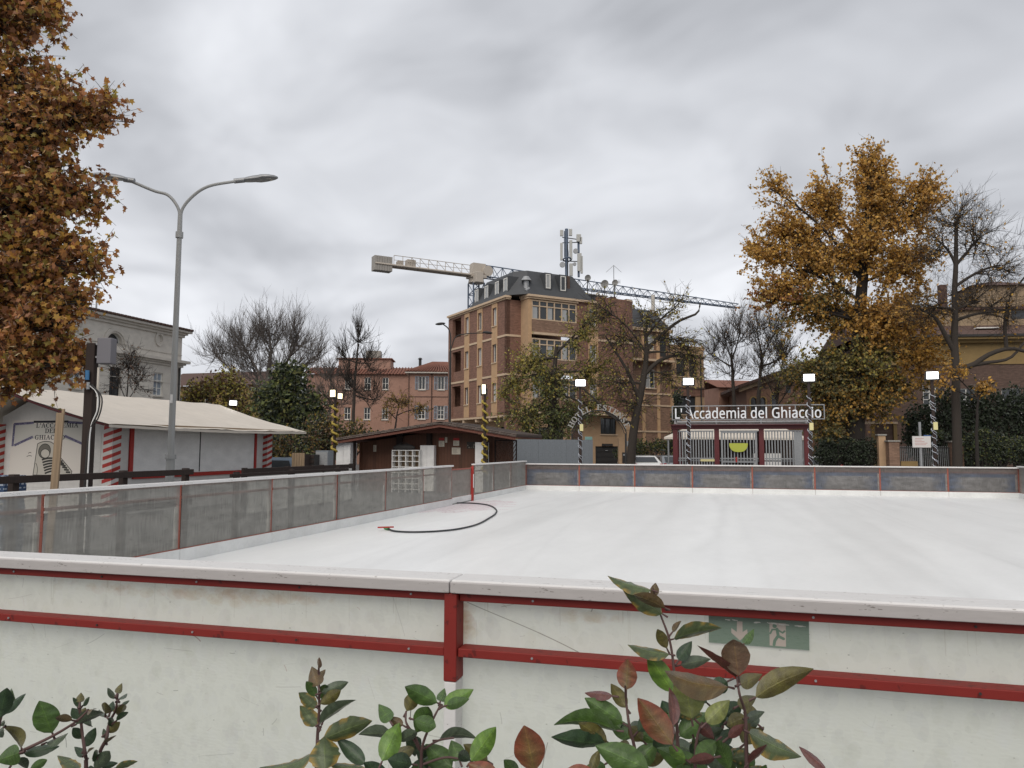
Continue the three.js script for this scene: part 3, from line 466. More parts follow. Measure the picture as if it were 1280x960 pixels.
// ---------------------------------------------------------------- white villa
{
  const o = rink(24, -35.6), t = thing('villa', 'pale ivory villa with heavy cornices, arched and round windows', 'building', [o.x, G0, o.z], RA + Math.PI / 2);
  const y = (a) => a - G0, X = (u) => u - 24, L = X(44.0), H = y(9.5);   // own x = along u; outer face looks to own +z
  const arc = (cx, cy, r, n = 14) => [[cx - r, cy - 0.001], [cx + r, cy - 0.001], ...[...Array(n - 1)].map((_, k) => [cx + r * Math.cos(Math.PI * (k + 1) / n), cy + r * Math.sin(Math.PI * (k + 1) / n)])];
  const ring = (cx, cy, r, n = 24) => [...Array(n)].map((_, k) => [cx + r * 0.95 * Math.cos(TAU * k / n), cy + r * 1.1 * Math.sin(TAU * k / n)]);
  const arches = [X(38.05), X(32.5)], oculi = [X(41.8), X(35.2)], tall = [X(37.75), X(32.1)], small = [X(41.45), X(34.8)];
  obj('wall', prism(rect(0, L, 0, H), 0.4, 0, [...arches.map((x) => arc(x, y(7.95), 0.62)), ...oculi.map((x) => ring(x, y(8.72), 0.24)), ...tall.map((x) => hole(x, y(4.7), 0.95, 1.8)), ...small.map((x) => hole(x, y(5.0), 0.84, 1.5))]).translate(0, 0, -0.4), M.ivory, t);
  obj('wall', b2(0, L, 0, H, -12, -11.7), M.ivory, t); obj('wall', b2(L - 0.4, L, 0, H, -11.7, -0.402), M.ivory, t); obj('wall', b2(0, 0.4, 0, H, -11.7, -0.402), M.ivory, t);
  for (const x of arches) { obj('arch_moulding', prism(arc(x, y(7.95), 0.95), 0.07, 0, [arc(x, y(7.951), 0.72)]).translate(0, 0, 0.004), M.ivoryTrim, t); const w = obj('window', prism(arc(x, y(7.95), 0.62), 0.06, 0, [arc(x, y(8.0), 0.55)]).translate(0, 0, -0.3), M.frameWhite, t); obj('pane', prism(arc(x, y(7.96), 0.58), 0.02).translate(0, 0, -0.33), M.glass, w); }
  for (const x of oculi) { obj('round_moulding', prism(ring(x, y(8.72), 0.44), 0.08, 0, [ring(x, y(8.72), 0.27)]).translate(0, 0, 0.004), M.ivoryTrim, t); obj('round_niche', prism(ring(x, y(8.72), 0.25), 0.05).translate(0, 0, -0.12), M.ivory, t); }
  for (const x of tall) win(t, x, y(4.7), 0.95, 1.8, { rows: 3, z: -0.25, mat: M.dark, sillMat: M.ivoryTrim });
  for (const x of small) win(t, x, y(5.0), 0.84, 1.5, { rows: 3, z: -0.16, mat: M.frameWhite, pane: M.shutter, sillMat: M.ivoryTrim });
  const step = (y0, y1, d0, d1) => prism([[0, y0], [d0, y0], [d1, y1], [0, y1]], L + d1 * 2).rotateY(-Math.PI / 2).translate(L + d1, 0, 0.002);
  const corn = (name, list) => obj(name, list.map(([a, b, c]) => b2(-c, L + c, y(a), y(b), -0.2, c)), M.ivoryTrim, t);
  corn('cornice', [[7.05, 7.2, 0.1], [7.2, 7.32, 0.22], [7.32, 7.5, 0.42]]); corn('cornice', [[9.1, 9.28, 0.12], [9.28, 9.42, 0.26], [9.42, 9.56, 0.46]]);
  obj('string_course', b2(0, L, y(7.86), y(7.92), -0.1, 0.035), M.ivoryTrim, t); obj('string_course', b2(0, L, y(5.9), y(5.93), -0.1, 0.02), M.ivoryTrim, t);
  obj('roof', [quads([[[-0.5, y(9.58), 0.5], [L + 0.5, y(9.58), 0.5], [L - 3, y(11.0), -5.8], [3, y(11.0), -5.8]], [[L + 0.5, y(9.58), 0.5], [L + 0.5, y(9.58), -12.2], [L - 3, y(11.0), -5.8]], [[L + 0.5, y(9.58), -12.2], [-0.5, y(9.58), -12.2], [3, y(11), -5.8], [L - 3, y(11), -5.8]], [[-0.5, y(9.58), -12.2], [-0.5, y(9.58), 0.5], [3, y(11), -5.8]]]), b2(-0.5, L + 0.5, y(9.561), y(9.579), -12.2, 0.5)], M.terracottaDark, t);
  for (let k = 0; k < 46; k++) obj('eave_tile', b2(X(30.5) + k * 0.305, X(30.5) + k * 0.305 + 0.22, y(9.59), y(9.7), 0.1, 0.56), M.terracottaDark, t);
  obj('gutter_pipe', rod([L - 0.25, 0, 0.08], [L - 0.25, y(7.0), 0.08], 0.06, 8), M.dark, t);
  obj('roof_mast', [rod([X(37.1), y(9.7), -0.6], [X(37.1), y(11.3), -0.6], 0.05, 8), bx(0.7, 0.05, 0.1, X(37.1), y(11.25), -0.6)], M.galv, t);
}
// ---------------------------------------------------------------- wooden hut
{
  const o = new THREE.Vector3(0.1, G0, -30), t = thing('wooden_hut', 'dark brown wooden skate hut with shingled gable roof', 'hut', o, RA), y = (a) => a - G0;
  const xl = -7.2, xr = -1.25, D = 4.2, rx = -3.12, pk = 2.72, el = 2.02, er = 2.2, line = (x) => x < rx ? el + (pk - el) * (x + 7.95) / (rx + 7.95) : pk + (er - pk) * (x - rx) / (0.05 - rx);
  obj('wall', prism([[xl, 0], [xr, 0], [xr, y(line(xr)) - 0.3], [rx, y(pk) - 0.3], [xl, y(line(xl)) - 0.25]], 0.06).translate(0, 0, -1.3), M.hutWood, t);
  obj('wall', b2(xl - 0.06, xl - 0.002, 0, y(line(xl)) - 0.25, -D, -1.2), M.hutWood, t); obj('wall', b2(xr + 0.002, xr + 0.06, 0, y(line(xr)) - 0.3, -D, -1.2), M.hutWood, t); obj('wall', b2(xl, xr, 0, y(2.1), -D, -D + 0.06), M.hutWood, t);
  obj('doorway', b2(xl + 1.7, xl + 1.95, 0, y(2.3), -1.235, -1.1), M.darkBrown, t); obj('post', b2(-4.1, -3.92, 0, y(2.5), -1.235, -1.02), M.darkBrown, t);
  for (const x of [xl + 0.05, xr - 0.05]) obj('post', rbx(0.12, y(2.0), 0.12, 0.008, x, y(2.0) / 2, -0.5), M.darkBrown, t);
  const sl = (a, b, dy, th, z0, z1) => { const A = y(line(a)) + dy, B = y(line(b)) + dy; return metres(prism([[a, A - th], [b, B - th], [b, B], [a, A]], z0 - z1).translate(0, 0, z1)); };
  obj('roof_deck', sl(-7.95, rx, -0.12, 0.05, 0.0, -D - 0.3), M.soffit, t); obj('roof_deck', sl(rx + 0.003, 0.05, -0.12, 0.05, 0.0, -D - 0.3), M.soffit, t);
  obj('fascia', sl(-7.95, rx, -0.17, 0.07, 0.03, 0.002), M.soffit, t); obj('fascia', sl(rx, 0.05, -0.17, 0.07, 0.03, 0.002), M.soffit, t);
  obj('inner_gable', prism([[-5.6, y(2.25)], [-1.4, y(2.25)], [-1.4, y(2.28)], [rx - 0.9, y(2.5)], [-5.6, y(2.28)]], 0.04).translate(0, 0, -0.7), M.soffit, t);
  // overlapping shingles, three courses showing along each rake
  const r = rng(21), put = (a, b, n) => { for (let row = 0; row < 3; row++) for (let k = 0; k < n; k++) { const q = (k + (row % 2) * 0.5) / n, q2 = Math.min(1, q + 0.93 / n), xa = a + (b - a) * q, xb = a + (b - a) * q2; if (q >= 1) continue; const A = y(line(xa)) - 0.118 + row * 0.042, B = y(line(xb)) - 0.118 + row * 0.042 + 0.012, zz = 0.06 - row * 0.05 + 0.012 * r(); obj('shingle', quads([[[xa, A, zz], [xb, B, zz], [xb, B + 0.034, zz - 0.01], [xa, A + 0.034, zz - 0.01]], [[xa, A + 0.034, zz - 0.01], [xb, B + 0.034, zz - 0.01], [xb, B + 0.06, -D - 0.25], [xa, A + 0.06, -D - 0.25]], [[xa, A, zz], [xa, A, -D - 0.25], [xb, B, -D - 0.25], [xb, B, zz]], [[xa, A, zz], [xa, A + 0.034, zz - 0.01], [xa, A + 0.06, -D - 0.25], [xa, A, -D - 0.25]], [[xb, B, zz], [xb, B, -D - 0.25], [xb, B + 0.06, -D - 0.25], [xb, B + 0.034, zz - 0.01]]]), (row + k) % 2 ? M.shingle : M.shingle2, t); } };
  put(rx, -7.98, 17); put(rx, 0.08, 13);
  // lattice screen at the end
  const bars = []; for (let k = -6; k < 14; k++) for (const s of [-1, 1]) { const x0 = -1.15 + k * 0.11, h = y(1.95), dx = h * 0.6 * s, cl = (p, q, e) => { const tt = (e - p[0]) / (q[0] - p[0]); return [e, p[1] + (q[1] - p[1]) * tt, p[2]]; }; let a = [x0, 0, -1.28 + s * 0.008], b = [x0 + dx, h, -1.28 + s * 0.008]; const lo = -1.15, hi = -0.28; if (Math.max(a[0], b[0]) < lo || Math.min(a[0], b[0]) > hi) continue; if (a[0] < lo) a = cl(a, b, lo); if (a[0] > hi) a = cl(a, b, hi); if (b[0] < lo) b = cl(a, b, lo); if (b[0] > hi) b = cl(a, b, hi); if (Math.abs(a[1] - b[1]) > 0.02) bars.push(rod(a, b, 0.014, 4)); }
  const la = obj('lattice', bars, M.hutWood, t); la.userData.kind = 'stuff';
  obj('lattice_frame', prism(rect(-1.19, -0.24, 0, y(1.98)), 0.05, 0, [[-1.14, -0.29, 0.05, y(1.93)]]).translate(0, 0, -1.3), M.darkBrown, t);
  const notice = (x, yy, w, h, seed, dark) => obj('notice', sheet(w, h, x, y(yy), -1.232), mat(0xffffff, { roughness: 0.6, map: canvasTex(128, 96, (c, W, H) => { const r2 = rng(seed); c.fillStyle = dark ? '#3a322c' : '#cfc8b8'; c.fillRect(0, 0, W, H); for (let k = 0; k < (dark ? 26 : 7); k++) { c.fillStyle = dark ? (r2() < 0.5 ? '#8d8478' : '#1e1a18') : '#8a8072'; if (dark) c.fillRect(r2() * W, H * (0.2 + 0.6 * r2()), 8 + 12 * r2(), 6 + 14 * r2()); else c.fillRect(14, 12 + k * 11, (W - 28) * (0.5 + 0.5 * r2()), 4); } }) }), t);
  notice(-6.55, 1.62, 0.14, 0.28, 1); notice(-3.5, 1.82, 0.25, 0.24, 2); notice(-2.85, 1.85, 0.26, 0.22, 3); notice(-2.85, 1.52, 0.38, 0.28, 4); notice(-2.2, 1.76, 0.38, 0.28, 5, true); notice(-3.3, 1.98, 0.1, 0.22, 6);
  obj('red_sign', b2(-3.62, -3.38, y(1.96), y(2.07), -1.238, -1.225), M.cabinRed, t); obj('red_sign', b2(-2.98, -2.72, y(1.95), y(2.06), -1.238, -1.225), M.cabinRed, t);
}
{
  const base = (x, z) => rink(28.942 - z, -7.895 + x, G0);
  const cab = (x, z, w, h, d, label) => { const t = thing('cupboard', label, 'cupboard', base(x, z), RA, 'white cupboards at the hut'); obj('carcass', b2(-w / 2, w / 2, 0.05, h, -d, -0.022), M.whiteClean, t); obj('plinth', b2(-w / 2 + 0.02, w / 2 - 0.02, 0, 0.048, -d + 0.02, -0.04), M.dark, t); if (w > 0.6) for (const s of [-1, 1]) obj('door', rbx(w / 2 - 0.01, h - 0.08, 0.018, 0.003, s * w / 4, h / 2 + 0.02, -0.01), M.whiteClean, t); else obj('door', rbx(w - 0.01, h - 0.08, 0.018, 0.003, 0, h / 2 + 0.02, -0.01), M.whiteClean, t); return t; };
  cab(-7.5, -0.2, 0.66, 2.06, 0.6, 'tall white cupboard at the hut corner under the yellow garland lamp');
  cab(-1.57, -0.6, 0.5, 2.08, 0.3, 'tall narrow white cupboard beside the lattice screen');
  cab(-4.0, -0.85, 0.62, 1.95, 0.25, 'white cupboard with plain front behind the cubby shelf');
  const s = thing('cubby_shelf', 'white cubby shelf with three rows of open boxes', 'shelf', base(-4.85, -0.6), RA), W = 1.24, H = 1.76;
  obj('back_panel', b2(-W / 2, W / 2, 0, H, -0.34, -0.32), M.timber, s); for (let k = 0; k < 5; k++) obj('upright', b2(-W / 2 + k * (W - 0.03) / 4, -W / 2 + 0.03 + k * (W - 0.03) / 4, 0, H, -0.318, 0), M.whiteClean, s);
  for (let k = 0; k < 8; k++) for (let c = 0; c < 4; c++) { const x0 = -W / 2 + 0.032 + c * (W - 0.03) / 4; obj('shelf_board', b2(x0, x0 + (W - 0.03) / 4 - 0.034, H - 0.032 - k * 0.23, H - 0.004 - k * 0.23, -0.318, -0.004), M.whiteClean, s); }
  const b = thing('storage_bag', 'black bag lying on top of the cubby shelf', 'bag', base(-4.98, -0.75).setY(G0 + H), RA); { const g = new THREE.SphereGeometry(1, 20, 12).scale(0.5, 0.14, 0.14), p = g.attributes.position; for (let i = 0; i < p.count; i++) p.setY(i, Math.max(-0.1, p.getY(i)) + 0.1 + 0.02 * n3(p.getX(i) * 6, p.getY(i) * 6, p.getZ(i) * 6)); g.computeVertexNormals(); obj('body', g, M.dark, b); obj('strap', tube([[-0.3, 0.2, 0.05], [0, 0.3, 0.05], [0.3, 0.2, 0.05]], 0.015, 12, 6), M.dark, b); }
}
// ---------------------------------------------------------------- floodlights on garlanded posts
const floodGlow = mat(C(0.9, 0.9, 0.9), { emissive: C(1, 1, 0.98), emissiveIntensity: 4.0 }), warmGlow = mat(C(0.9, 0.9, 0.85), { emissive: C(1, 0.82, 0.45), emissiveIntensity: 2.4 });
function floodHead(t, x, y, z, turn, w, h, glow, color, tiltX = 0.05) {
  const q = new THREE.Quaternion().setFromEuler(new THREE.Euler(tiltX, turn, 0, 'YXZ')), place = (g) => g.applyQuaternion(q).translate(x, y, z);
  const head = obj('floodlight', place(rbx(w + 0.05, h + 0.05, 0.1, 0.015, 0, 0, -0.062)), M.dark, t);
  obj('light_face', place(new THREE.BoxGeometry(w, h, 0.012).translate(0, 0, 0)), glow, head, 'lit white face of the floodlight');
  const l = new THREE.RectAreaLight(color, 2.5, w, h); l.position.set(0, 0, 0.02).applyQuaternion(q).add(new THREE.Vector3(x, y, z)); l.quaternion.copy(q).multiply(new THREE.Quaternion().setFromAxisAngle(new THREE.Vector3(0, 1, 0), Math.PI)); l.name = 'floodlight_light'; t.add(l);
  obj('yoke', place(mergeU([bx(0.03, h * 0.7, 0.04, -w / 2 - 0.045, -h * 0.3, -0.06), bx(0.03, h * 0.7, 0.04, w / 2 + 0.045, -h * 0.3, -0.06), bx(w + 0.12, 0.03, 0.04, 0, -h * 0.66, -0.06)])), M.dark, head);
}
function mergeU(l) { return merge(l); }
function helix(r, y0, y1, turns, n, rad, wob, seed) { const pts = []; for (let i = 0; i <= n; i++) { const q = i / n, a = q * turns * TAU; pts.push([Math.cos(a) * (r + wob * n2(i * 0.7, seed)), y0 + (y1 - y0) * q + wob * n2(i * 0.5, seed + 9), Math.sin(a) * (r + wob * n2(i * 0.9, seed + 4))]); } return tube(pts, rad, n * 2, 5); }
const wireWhite = mat(C(0.62, 0.66, 0.74), { roughness: 0.35 }), tinselGold = mat(C(0.34, 0.25, 0.035), { roughness: 0.45 }), yellowBox = mat(C(0.62, 0.56, 0.28), { roughness: 0.6 });
[[-5.21, 4.11, 0, 'floodlight post with white spiral lights nearest the grey hoarding'], [-1.22, 4.08, 1, 'floodlight post with white spiral lights before the pavilion sign'], [2.92, 4.13, 2, 'floodlight post with white spiral lights at the end of the pavilion sign'], [6.82, 4.12, 3, 'floodlight post with white spiral lights beside the white road sign']].forEach(([v, y, k, label]) => {
  const p = rink(28.55, v), t = thing('floodlight_post', label, 'floodlight', [p.x, G0, p.z], RA * 0.5 - v * 0.03, 'floodlights behind the far barrier'), H = y - G0;
  obj('pole', cyl(0.06, 0.05, H - 0.12), M.darkBrown, t); const gl = obj('light_string', [helix(0.075, 1.2, H - 0.5, 9 + k % 2 * 2, 110, 0.008, 0.015, k), helix(0.078, 1.35, H - 0.7, 5, 80, 0.006, 0.02, k + 20)], wireWhite, t); gl.userData.label = 'white light string wound round the post';
  if (k !== 1) obj('switch_box', rbx(0.13, 0.26, 0.1, 0.01, 0.03, 2.62, 0.12), yellowBox, t);
  floodHead(t, 0, H, 0.14, 0, 0.35, 0.23, floodGlow, 0xfffaf0);
});
{
  let p = at(418, 560, 30.2), t = thing('floodlight_post', 'gold garlanded post with two floodlights at the hut corner', 'floodlight', [p.x, G0, p.z], 0.0, 'gold garlanded floodlights'), H = 3.78 - G0;
  obj('pole', cyl(0.055, 0.05, H - 0.1), M.darkBrown, t); obj('garland', helix(0.1, 1.7, H - 0.35, 6, 120, 0.05, 0.03, 3), tinselGold, t);
  floodHead(t, -0.08, H, 0.12, -0.35, 0.22, 0.26, warmGlow, 0xffe2b0); floodHead(t, 0.2, H - 0.1, 0.05, 1.0, 0.22, 0.2, warmGlow, 0xffe2b0);
  p = at(606, 560, 28.6); t = thing('floodlight_post', 'gold garlanded post with one narrow floodlight before the brick building', 'floodlight', [p.x, G0, p.z], 0.0, 'gold garlanded floodlights'); H = 3.84 - G0;
  obj('pole', cyl(0.055, 0.05, H - 0.1), M.darkBrown, t); obj('garland', helix(0.09, 0.9, H - 0.3, 9, 160, 0.042, 0.03, 6), tinselGold, t);
  floodHead(t, -0.04, H, 0.12, -0.2, 0.13, 0.34, warmGlow, 0xffe2b0);
  p = at(287, 560, 29.5); t = thing('floodlight_post', 'single bright floodlight showing above the tarpaulin roof', 'floodlight', [p.x, G0, p.z], 0.2); H = 3.35 - G0;
  obj('pole', cyl(0.05, 0.045, H - 0.1), M.darkBrown, t); floodHead(t, 0.1, H, 0.12, 0.2, 0.26, 0.16, floodGlow, 0xfffaf0, 0.3);
}
// ---------------------------------------------------------------- pink houses behind the hut
{
  const tileRows = (t, a, b, c, d, n, m) => { for (let k = 0; k < n; k++) { const q = (k + 0.5) / n, L = (p, r, f) => [p[0] + (r[0] - p[0]) * f, p[1] + (r[1] - p[1]) * f, p[2] + (r[2] - p[2]) * f]; const s = L(a, b, q), e = L(d, c, q); s[1] += 0.06; e[1] += 0.06; obj('tile_ridge', rod(s, e, 0.07, 5), m, t); } };
  const o = at(511, 560, 80), t = thing('pink_house', 'pink house with hipped terracotta roof and blue-grey shutters', 'building', [o.x, G0, o.z], 0.05), y = (a) => a - G0;
  const W = 6.4, Dp = 8, ev = y(9.45), sh = { shutters: true, cols: 2, rows: 1 };
  const ws = [[0.95, 7.75], [2.95, 7.75], [0.95, 4.65], [2.95, 4.65], [5.0, 7.75], [5.0, 4.65]];
  obj('wall', prism(rect(0, W, 0, ev), 0.3, 0, ws.map(([x, yy]) => hole(x, y(yy), 0.7, 1.4))).translate(0, 0, -0.3), M.pink, t);
  ws.forEach(([x, yy], k) => win(t, x, y(yy), 0.7, 1.4, { ...sh, rows: k === 3 || k === 2 ? 3 : 1, sillMat: M.ivory }));
  const fl = face(t, 0, -Dp, -Math.PI / 2), lw = [[6.0, 7.8], [6.0, 4.65], [3.0, 7.8]];
  wall(fl, rect(0, Dp - 0.302, 0, ev), lw.map(([x, yy]) => hole(x, y(yy), 0.5, 1.3)), M.pink); lw.forEach(([x, yy]) => win(fl, x, y(yy), 0.5, 1.3, { cols: 1, pane: M.shutter, sillMat: M.ivory }));
  obj('wall', b2(0, W, 0, ev, -Dp - 0.3, -Dp), M.pink, t); obj('wall', b2(W - 0.3, W, 0, ev, -Dp, -0.302), M.pink, t);
  obj('eave', b2(-0.45, W + 0.45, ev, ev + 0.14, -Dp - 0.7, 0.45), M.ivoryTrim, t); obj('string_course', b2(-0.03, W, y(6.95), y(7.03), -0.1, 0.03), M.terracottaDark, t);
  const c = [[-0.5, ev + 0.15, 0.5], [W + 0.5, ev + 0.15, 0.5], [W + 0.5, ev + 0.15, -Dp - 0.8], [-0.5, ev + 0.15, -Dp - 0.8]], r1 = [2.6, ev + 1.55, -3.2], r2 = [3.8, ev + 1.55, -5.0];
  obj('roof', quads([[c[0], c[1], r2, r1].map((q) => q), [c[1], c[2], r2], [c[2], c[3], r1, r2], [c[3], c[0], r1]]), M.terracotta, t); tileRows(t, c[0], c[1], [3.8, ev + 1.55, -3.6], [2.2, ev + 1.5, -3.1], 24, M.terracotta); tileRows(t, c[3], c[0], [2.4, ev + 1.5, -3.2], [2.4, ev + 1.5, -4.2], 18, M.terracotta);
  obj('chimney', [cyl(0.16, 0.16, 0.9, 0.9, ev + 0.9, -2.6, 10), cyl(0.28, 0.12, 0.16, 0.9, ev + 1.8, -2.6, 10)], M.dark, t); for (const x of [-0.06, 2.15]) obj('downpipe', rod([x === 2.15 ? 2.32 : x, 0, 0.06], [x === 2.15 ? 2.32 : x, ev, 0.06], 0.055, 6), M.terracottaDark, t);
  const o2 = at(488, 560, 86), t2 = thing('pink_house', 'long pink house with a raised rooftop block behind the thin bare trees', 'building', [o2.x, G0, o2.z], 0.04);
  const W2 = 9.5, X2 = 3.2, e2 = y(9.9), ws2 = [[-1.0, 8.2], [-3.0, 8.2], [-5.2, 8.2], [-1.0, 4.8], [-3.0, 4.8], [-5.2, 4.8]];
  obj('wall', prism(rect(-W2, X2, 0, e2), 0.3, 0, ws2.map(([x, yy]) => hole(x, y(yy), 0.7, 1.35))).translate(0, 0, -0.3), M.pink, t2); ws2.forEach(([x, yy]) => win(t2, x, y(yy), 0.7, 1.35, { rows: 2, sillMat: M.ivory }));
  obj('wall', b2(-W2, -W2 + 0.3, 0, e2, -7, -0.302), M.pink, t2); obj('wall', b2(X2 - 0.3, X2, 0, e2, -7, -0.302), M.pink, t2); obj('wall', b2(-W2, X2, 0, e2, -7.3, -7), M.pink, t2);
  obj('roof', quads([[[-W2 - 0.3, e2, 0.4], [X2 + 0.3, e2, 0.4], [X2 + 0.3, e2 + 1.1, -3.5], [-W2 - 0.3, e2 + 1.1, -3.5]], [[X2 + 0.3, e2, -7.4], [-W2 - 0.3, e2, -7.4], [-W2 - 0.3, e2 + 1.1, -3.5], [X2 + 0.3, e2 + 1.1, -3.5]]]), M.terracotta, t2); tileRows(t2, [-W2, e2, 0.4], [X2, e2, 0.4], [X2, e2 + 1.1, -3.5], [-W2, e2 + 1.1, -3.5], 36, M.terracotta);
  obj('roof_block', b2(-6.4, -0.4, e2 + 0.3, e2 + 2.0, -5.5, -2.4), M.pink, t2); obj('block_roof', b2(-6.6, -0.2, e2 + 2.0, e2 + 2.12, -5.7, -2.2), M.terracotta, t2); obj('chimney', b2(-3.4, -1.7, e2 + 2.12, e2 + 3.1, -4.6, -3.2), M.concrete, t2);
  const o3 = at(258, 560, 74), t3 = thing('ochre_house', 'low ochre house with dark tiled roof behind the hedge shrubs', 'building', [o3.x, G0, o3.z], RA); const e3 = y(7.6);
  obj('wall', prism(rect(-5, 6, 0, e3), 0.3, 0, [hole(-3.4, y(5.2), 0.9, 1.4), hole(-0.4, y(5.2), 0.9, 1.4)]).translate(0, 0, -0.3), M.yellowWall, t3); win(t3, -3.4, y(5.2), 0.9, 1.4); win(t3, -0.4, y(5.2), 0.9, 1.4); obj('wall', b2(-5, 6, 0, e3, -6, -5.7), M.yellowWall, t3); obj('wall', b2(-5, -4.7, 0, e3, -5.7, -0.302), M.yellowWall, t3);
  obj('roof', quads([[[-5.4, e3, 0.5], [6.4, e3, 0.5], [6.4, e3 + 1.6, -3], [-5.4, e3 + 1.6, -3]], [[6.4, e3, -6.5], [-5.4, e3, -6.5], [-5.4, e3 + 1.6, -3], [6.4, e3 + 1.6, -3]]]), M.terracottaDark, t3);
}
// ---------------------------------------------------------------- brick building on the corner
{
  const t = thing('brick_building', 'tall brick corner building with black mansard roof and tan window strips', 'building', [0.59, G0, -56], 28.8 * Math.PI / 180), y = (a) => a - G0;
  const XL = -0.53, F = [4.1, 7.07, 10.0, 12.97];   // floor lines
  // left front
  const fl = face(t, XL, -11.5, -Math.PI / 2), X = (tt) => 11.5 - tt, cols = [8.0, 5.6, 3.05], wy = [5.2, 8.2, 11.05], wh = 1.4, ww = 0.66;
  const loggia = [[4.28, 6.85], [7.25, 9.8], [10.2, 12.65]].map(([a, b]) => [X(10.95), X(9.2), y(a), y(b)]);
  const holes = cols.flatMap((c) => wy.map((w) => hole(X(c) - ww / 2, y(w), ww, wh)));
  wall(fl, rect(0, X(1.13), y(F[0]), y(12.8)), [...holes, ...loggia], M.brick);
  for (const c of cols) obj('pilaster_strip', prism(rect(X(c) - 0.46, X(c) + 0.46, y(F[0]) + 0.02, y(12.78)), 0.035, 0, wy.map((w) => hole(X(c) - ww / 2, y(w), ww, wh))).translate(0, 0, 0.002), M.buff, fl);
  cols.forEach((c, i) => wy.forEach((w, j) => win(fl, X(c) - ww / 2, y(w), ww, wh, { cols: 2, curtain: (i + j) % 3 ? 0.52 : 0, z: -0.18 })));
  for (const b of [F[1], F[2]]) for (const [a, c] of [[0, X(cols[0]) - 0.47], [X(cols[0]) + 0.47, X(cols[1]) - 0.47], [X(cols[1]) + 0.47, X(cols[2]) - 0.47], [X(cols[2]) + 0.47, X(1.13) + 0.05]]) obj('floor_band', b2(a, c, y(b), y(b) + 0.16, -0.05, 0.05), M.buffTrim, fl);
  obj('cornice', [b2(-0.1, X(1.13) + 0.12, y(12.8), y(12.92), -0.3, 0.1), b2(-0.2, X(1.13) + 0.2, y(12.92), y(13.08), -0.3, 0.22)], M.buffTrim, fl);
  for (const [x0, x1, y0, y1] of loggia) { obj('balcony_wall', b2(x0, x1, y0, y0 + 0.85, -0.22, -0.1), M.brick, fl); obj('loggia_back', b2(x0 - 0.2, x1 + 0.2, y0, y1 + 0.2, -1.62, -1.5), M.brick, fl); obj('loggia_ceiling', b2(x0 - 0.2, x1 + 0.2, y1 + 0.03, y1 + 0.12, -1.498, -0.302), M.buffTrim, fl); obj('loggia_floor', b2(x0 - 0.2, x1 + 0.2, y0 - 0.14, y0 - 0.002, -1.5, -0.302), M.buffTrim, fl); obj('loggia_side', b2(x1 + 0.002, x1 + 0.2, y0, y1, -1.5, -0.302), M.brick, fl); }
  obj('end_wall', b2(XL + 0.302, 10.9, 0, y(12.8), -11.8, -11.502), M.brick, t); obj('end_wall', b2(XL, XL + 0.302, y(F[0]), y(12.8), -11.8, -11.502), M.brick, t);
  obj('soffit', b2(XL - 0.04, 10.9, y(3.95), y(4.1) - 0.002, -11.5, -1.13), M.buffTrim, t);
  for (let k = 0; k < 5; k++) obj('bracket', b2(XL + 0.0, XL + 1.2, y(3.7), y(3.948), -11.2 + k * 2.4, -10.95 + k * 2.4), M.buffTrim, t);
  const fg = face(t, XL + 1.2, -11.5, -Math.PI / 2), gx = [1.2, 4.2, 7.2]; wall(fg, rect(0, 10.3, 0, y(3.94)), gx.map((x) => hole(x, y(1.0), 2.0, 2.3)), M.buffPale); gx.forEach((x) => win(fg, x, y(1.0), 2.0, 2.3, { cols: 3, mat: M.dark }));
  // the short face between, and the glazed bay
  const fr = face(t, XL, -1.13, 0); wall(fr, rect(0, 1.23, 0, y(12.8)), [], M.brick, 0.3); for (const b of [F[1], F[2]]) obj('floor_band', b2(0.052, 1.2, y(b), y(b) + 0.16, -0.05, 0.05), M.buffTrim, fr);
  obj('bay_side', b2(0.7, 0.98, y(F[0]), y(12.8), -1.128, -0.002), M.buffPale, t); obj('bay_pier', b2(0.69, 0.97, y(F[0]), y(12.78), 0, 0.04), M.buff, t);
  const bay = (y0, y1, base) => {
    const w = obj('bay_window', [b2(0.98, 5.0, y1 - 0.1, y1, -0.12, 0.02), b2(0.98, 5.0, y1 - 0.5, y1 - 0.42, -0.12, 0.02), b2(0.98, 5.0, y0, y0 + 0.08, -0.12, 0.02), ...[0, 1, 2, 3, 4, 5, 6].map((k) => b2(0.98 + k * 0.655, 0.98 + k * 0.655 + 0.09, y0 + 0.08, y1 - 0.1, -0.1, 0.012))], M.buffTrim, t);
    for (let k = 0; k < 6; k++) { obj('pane', b2(1.07 + k * 0.655, 1.635 + k * 0.655, y0 + 0.08, y1 - 0.5, -0.07, -0.05), M.glass, w); obj('pane', b2(1.07 + k * 0.655, 1.635 + k * 0.655, y1 - 0.42, y1 - 0.1, -0.07, -0.05), M.glass, w); if (k % 2 === 0) obj('curtain', b2(1.1 + k * 0.655, 1.5 + k * 0.655, y0 + 0.1, y1 - 0.52, -0.046, -0.042), M.curtain, w); }
    obj('balcony_wall', b2(0.975, 5.0, base, y0 - 0.03, -0.2, 0.06), M.brickPale, t); obj('balcony_slab', b2(0.975, 5.05, base - 0.18, base - 0.002, -0.2, 0.14), M.buffTrim, t);
  };
  bay(y(11.25), y(12.75), y(10.3)); bay(y(8.3), y(9.85), y(7.35)); bay(y(5.3), y(6.9), y(4.4));
  const f0 = face(t, 0, 0, 0), wr = wy.map((w) => hole(6.2, y(w + 0.1), 0.66, 1.35));
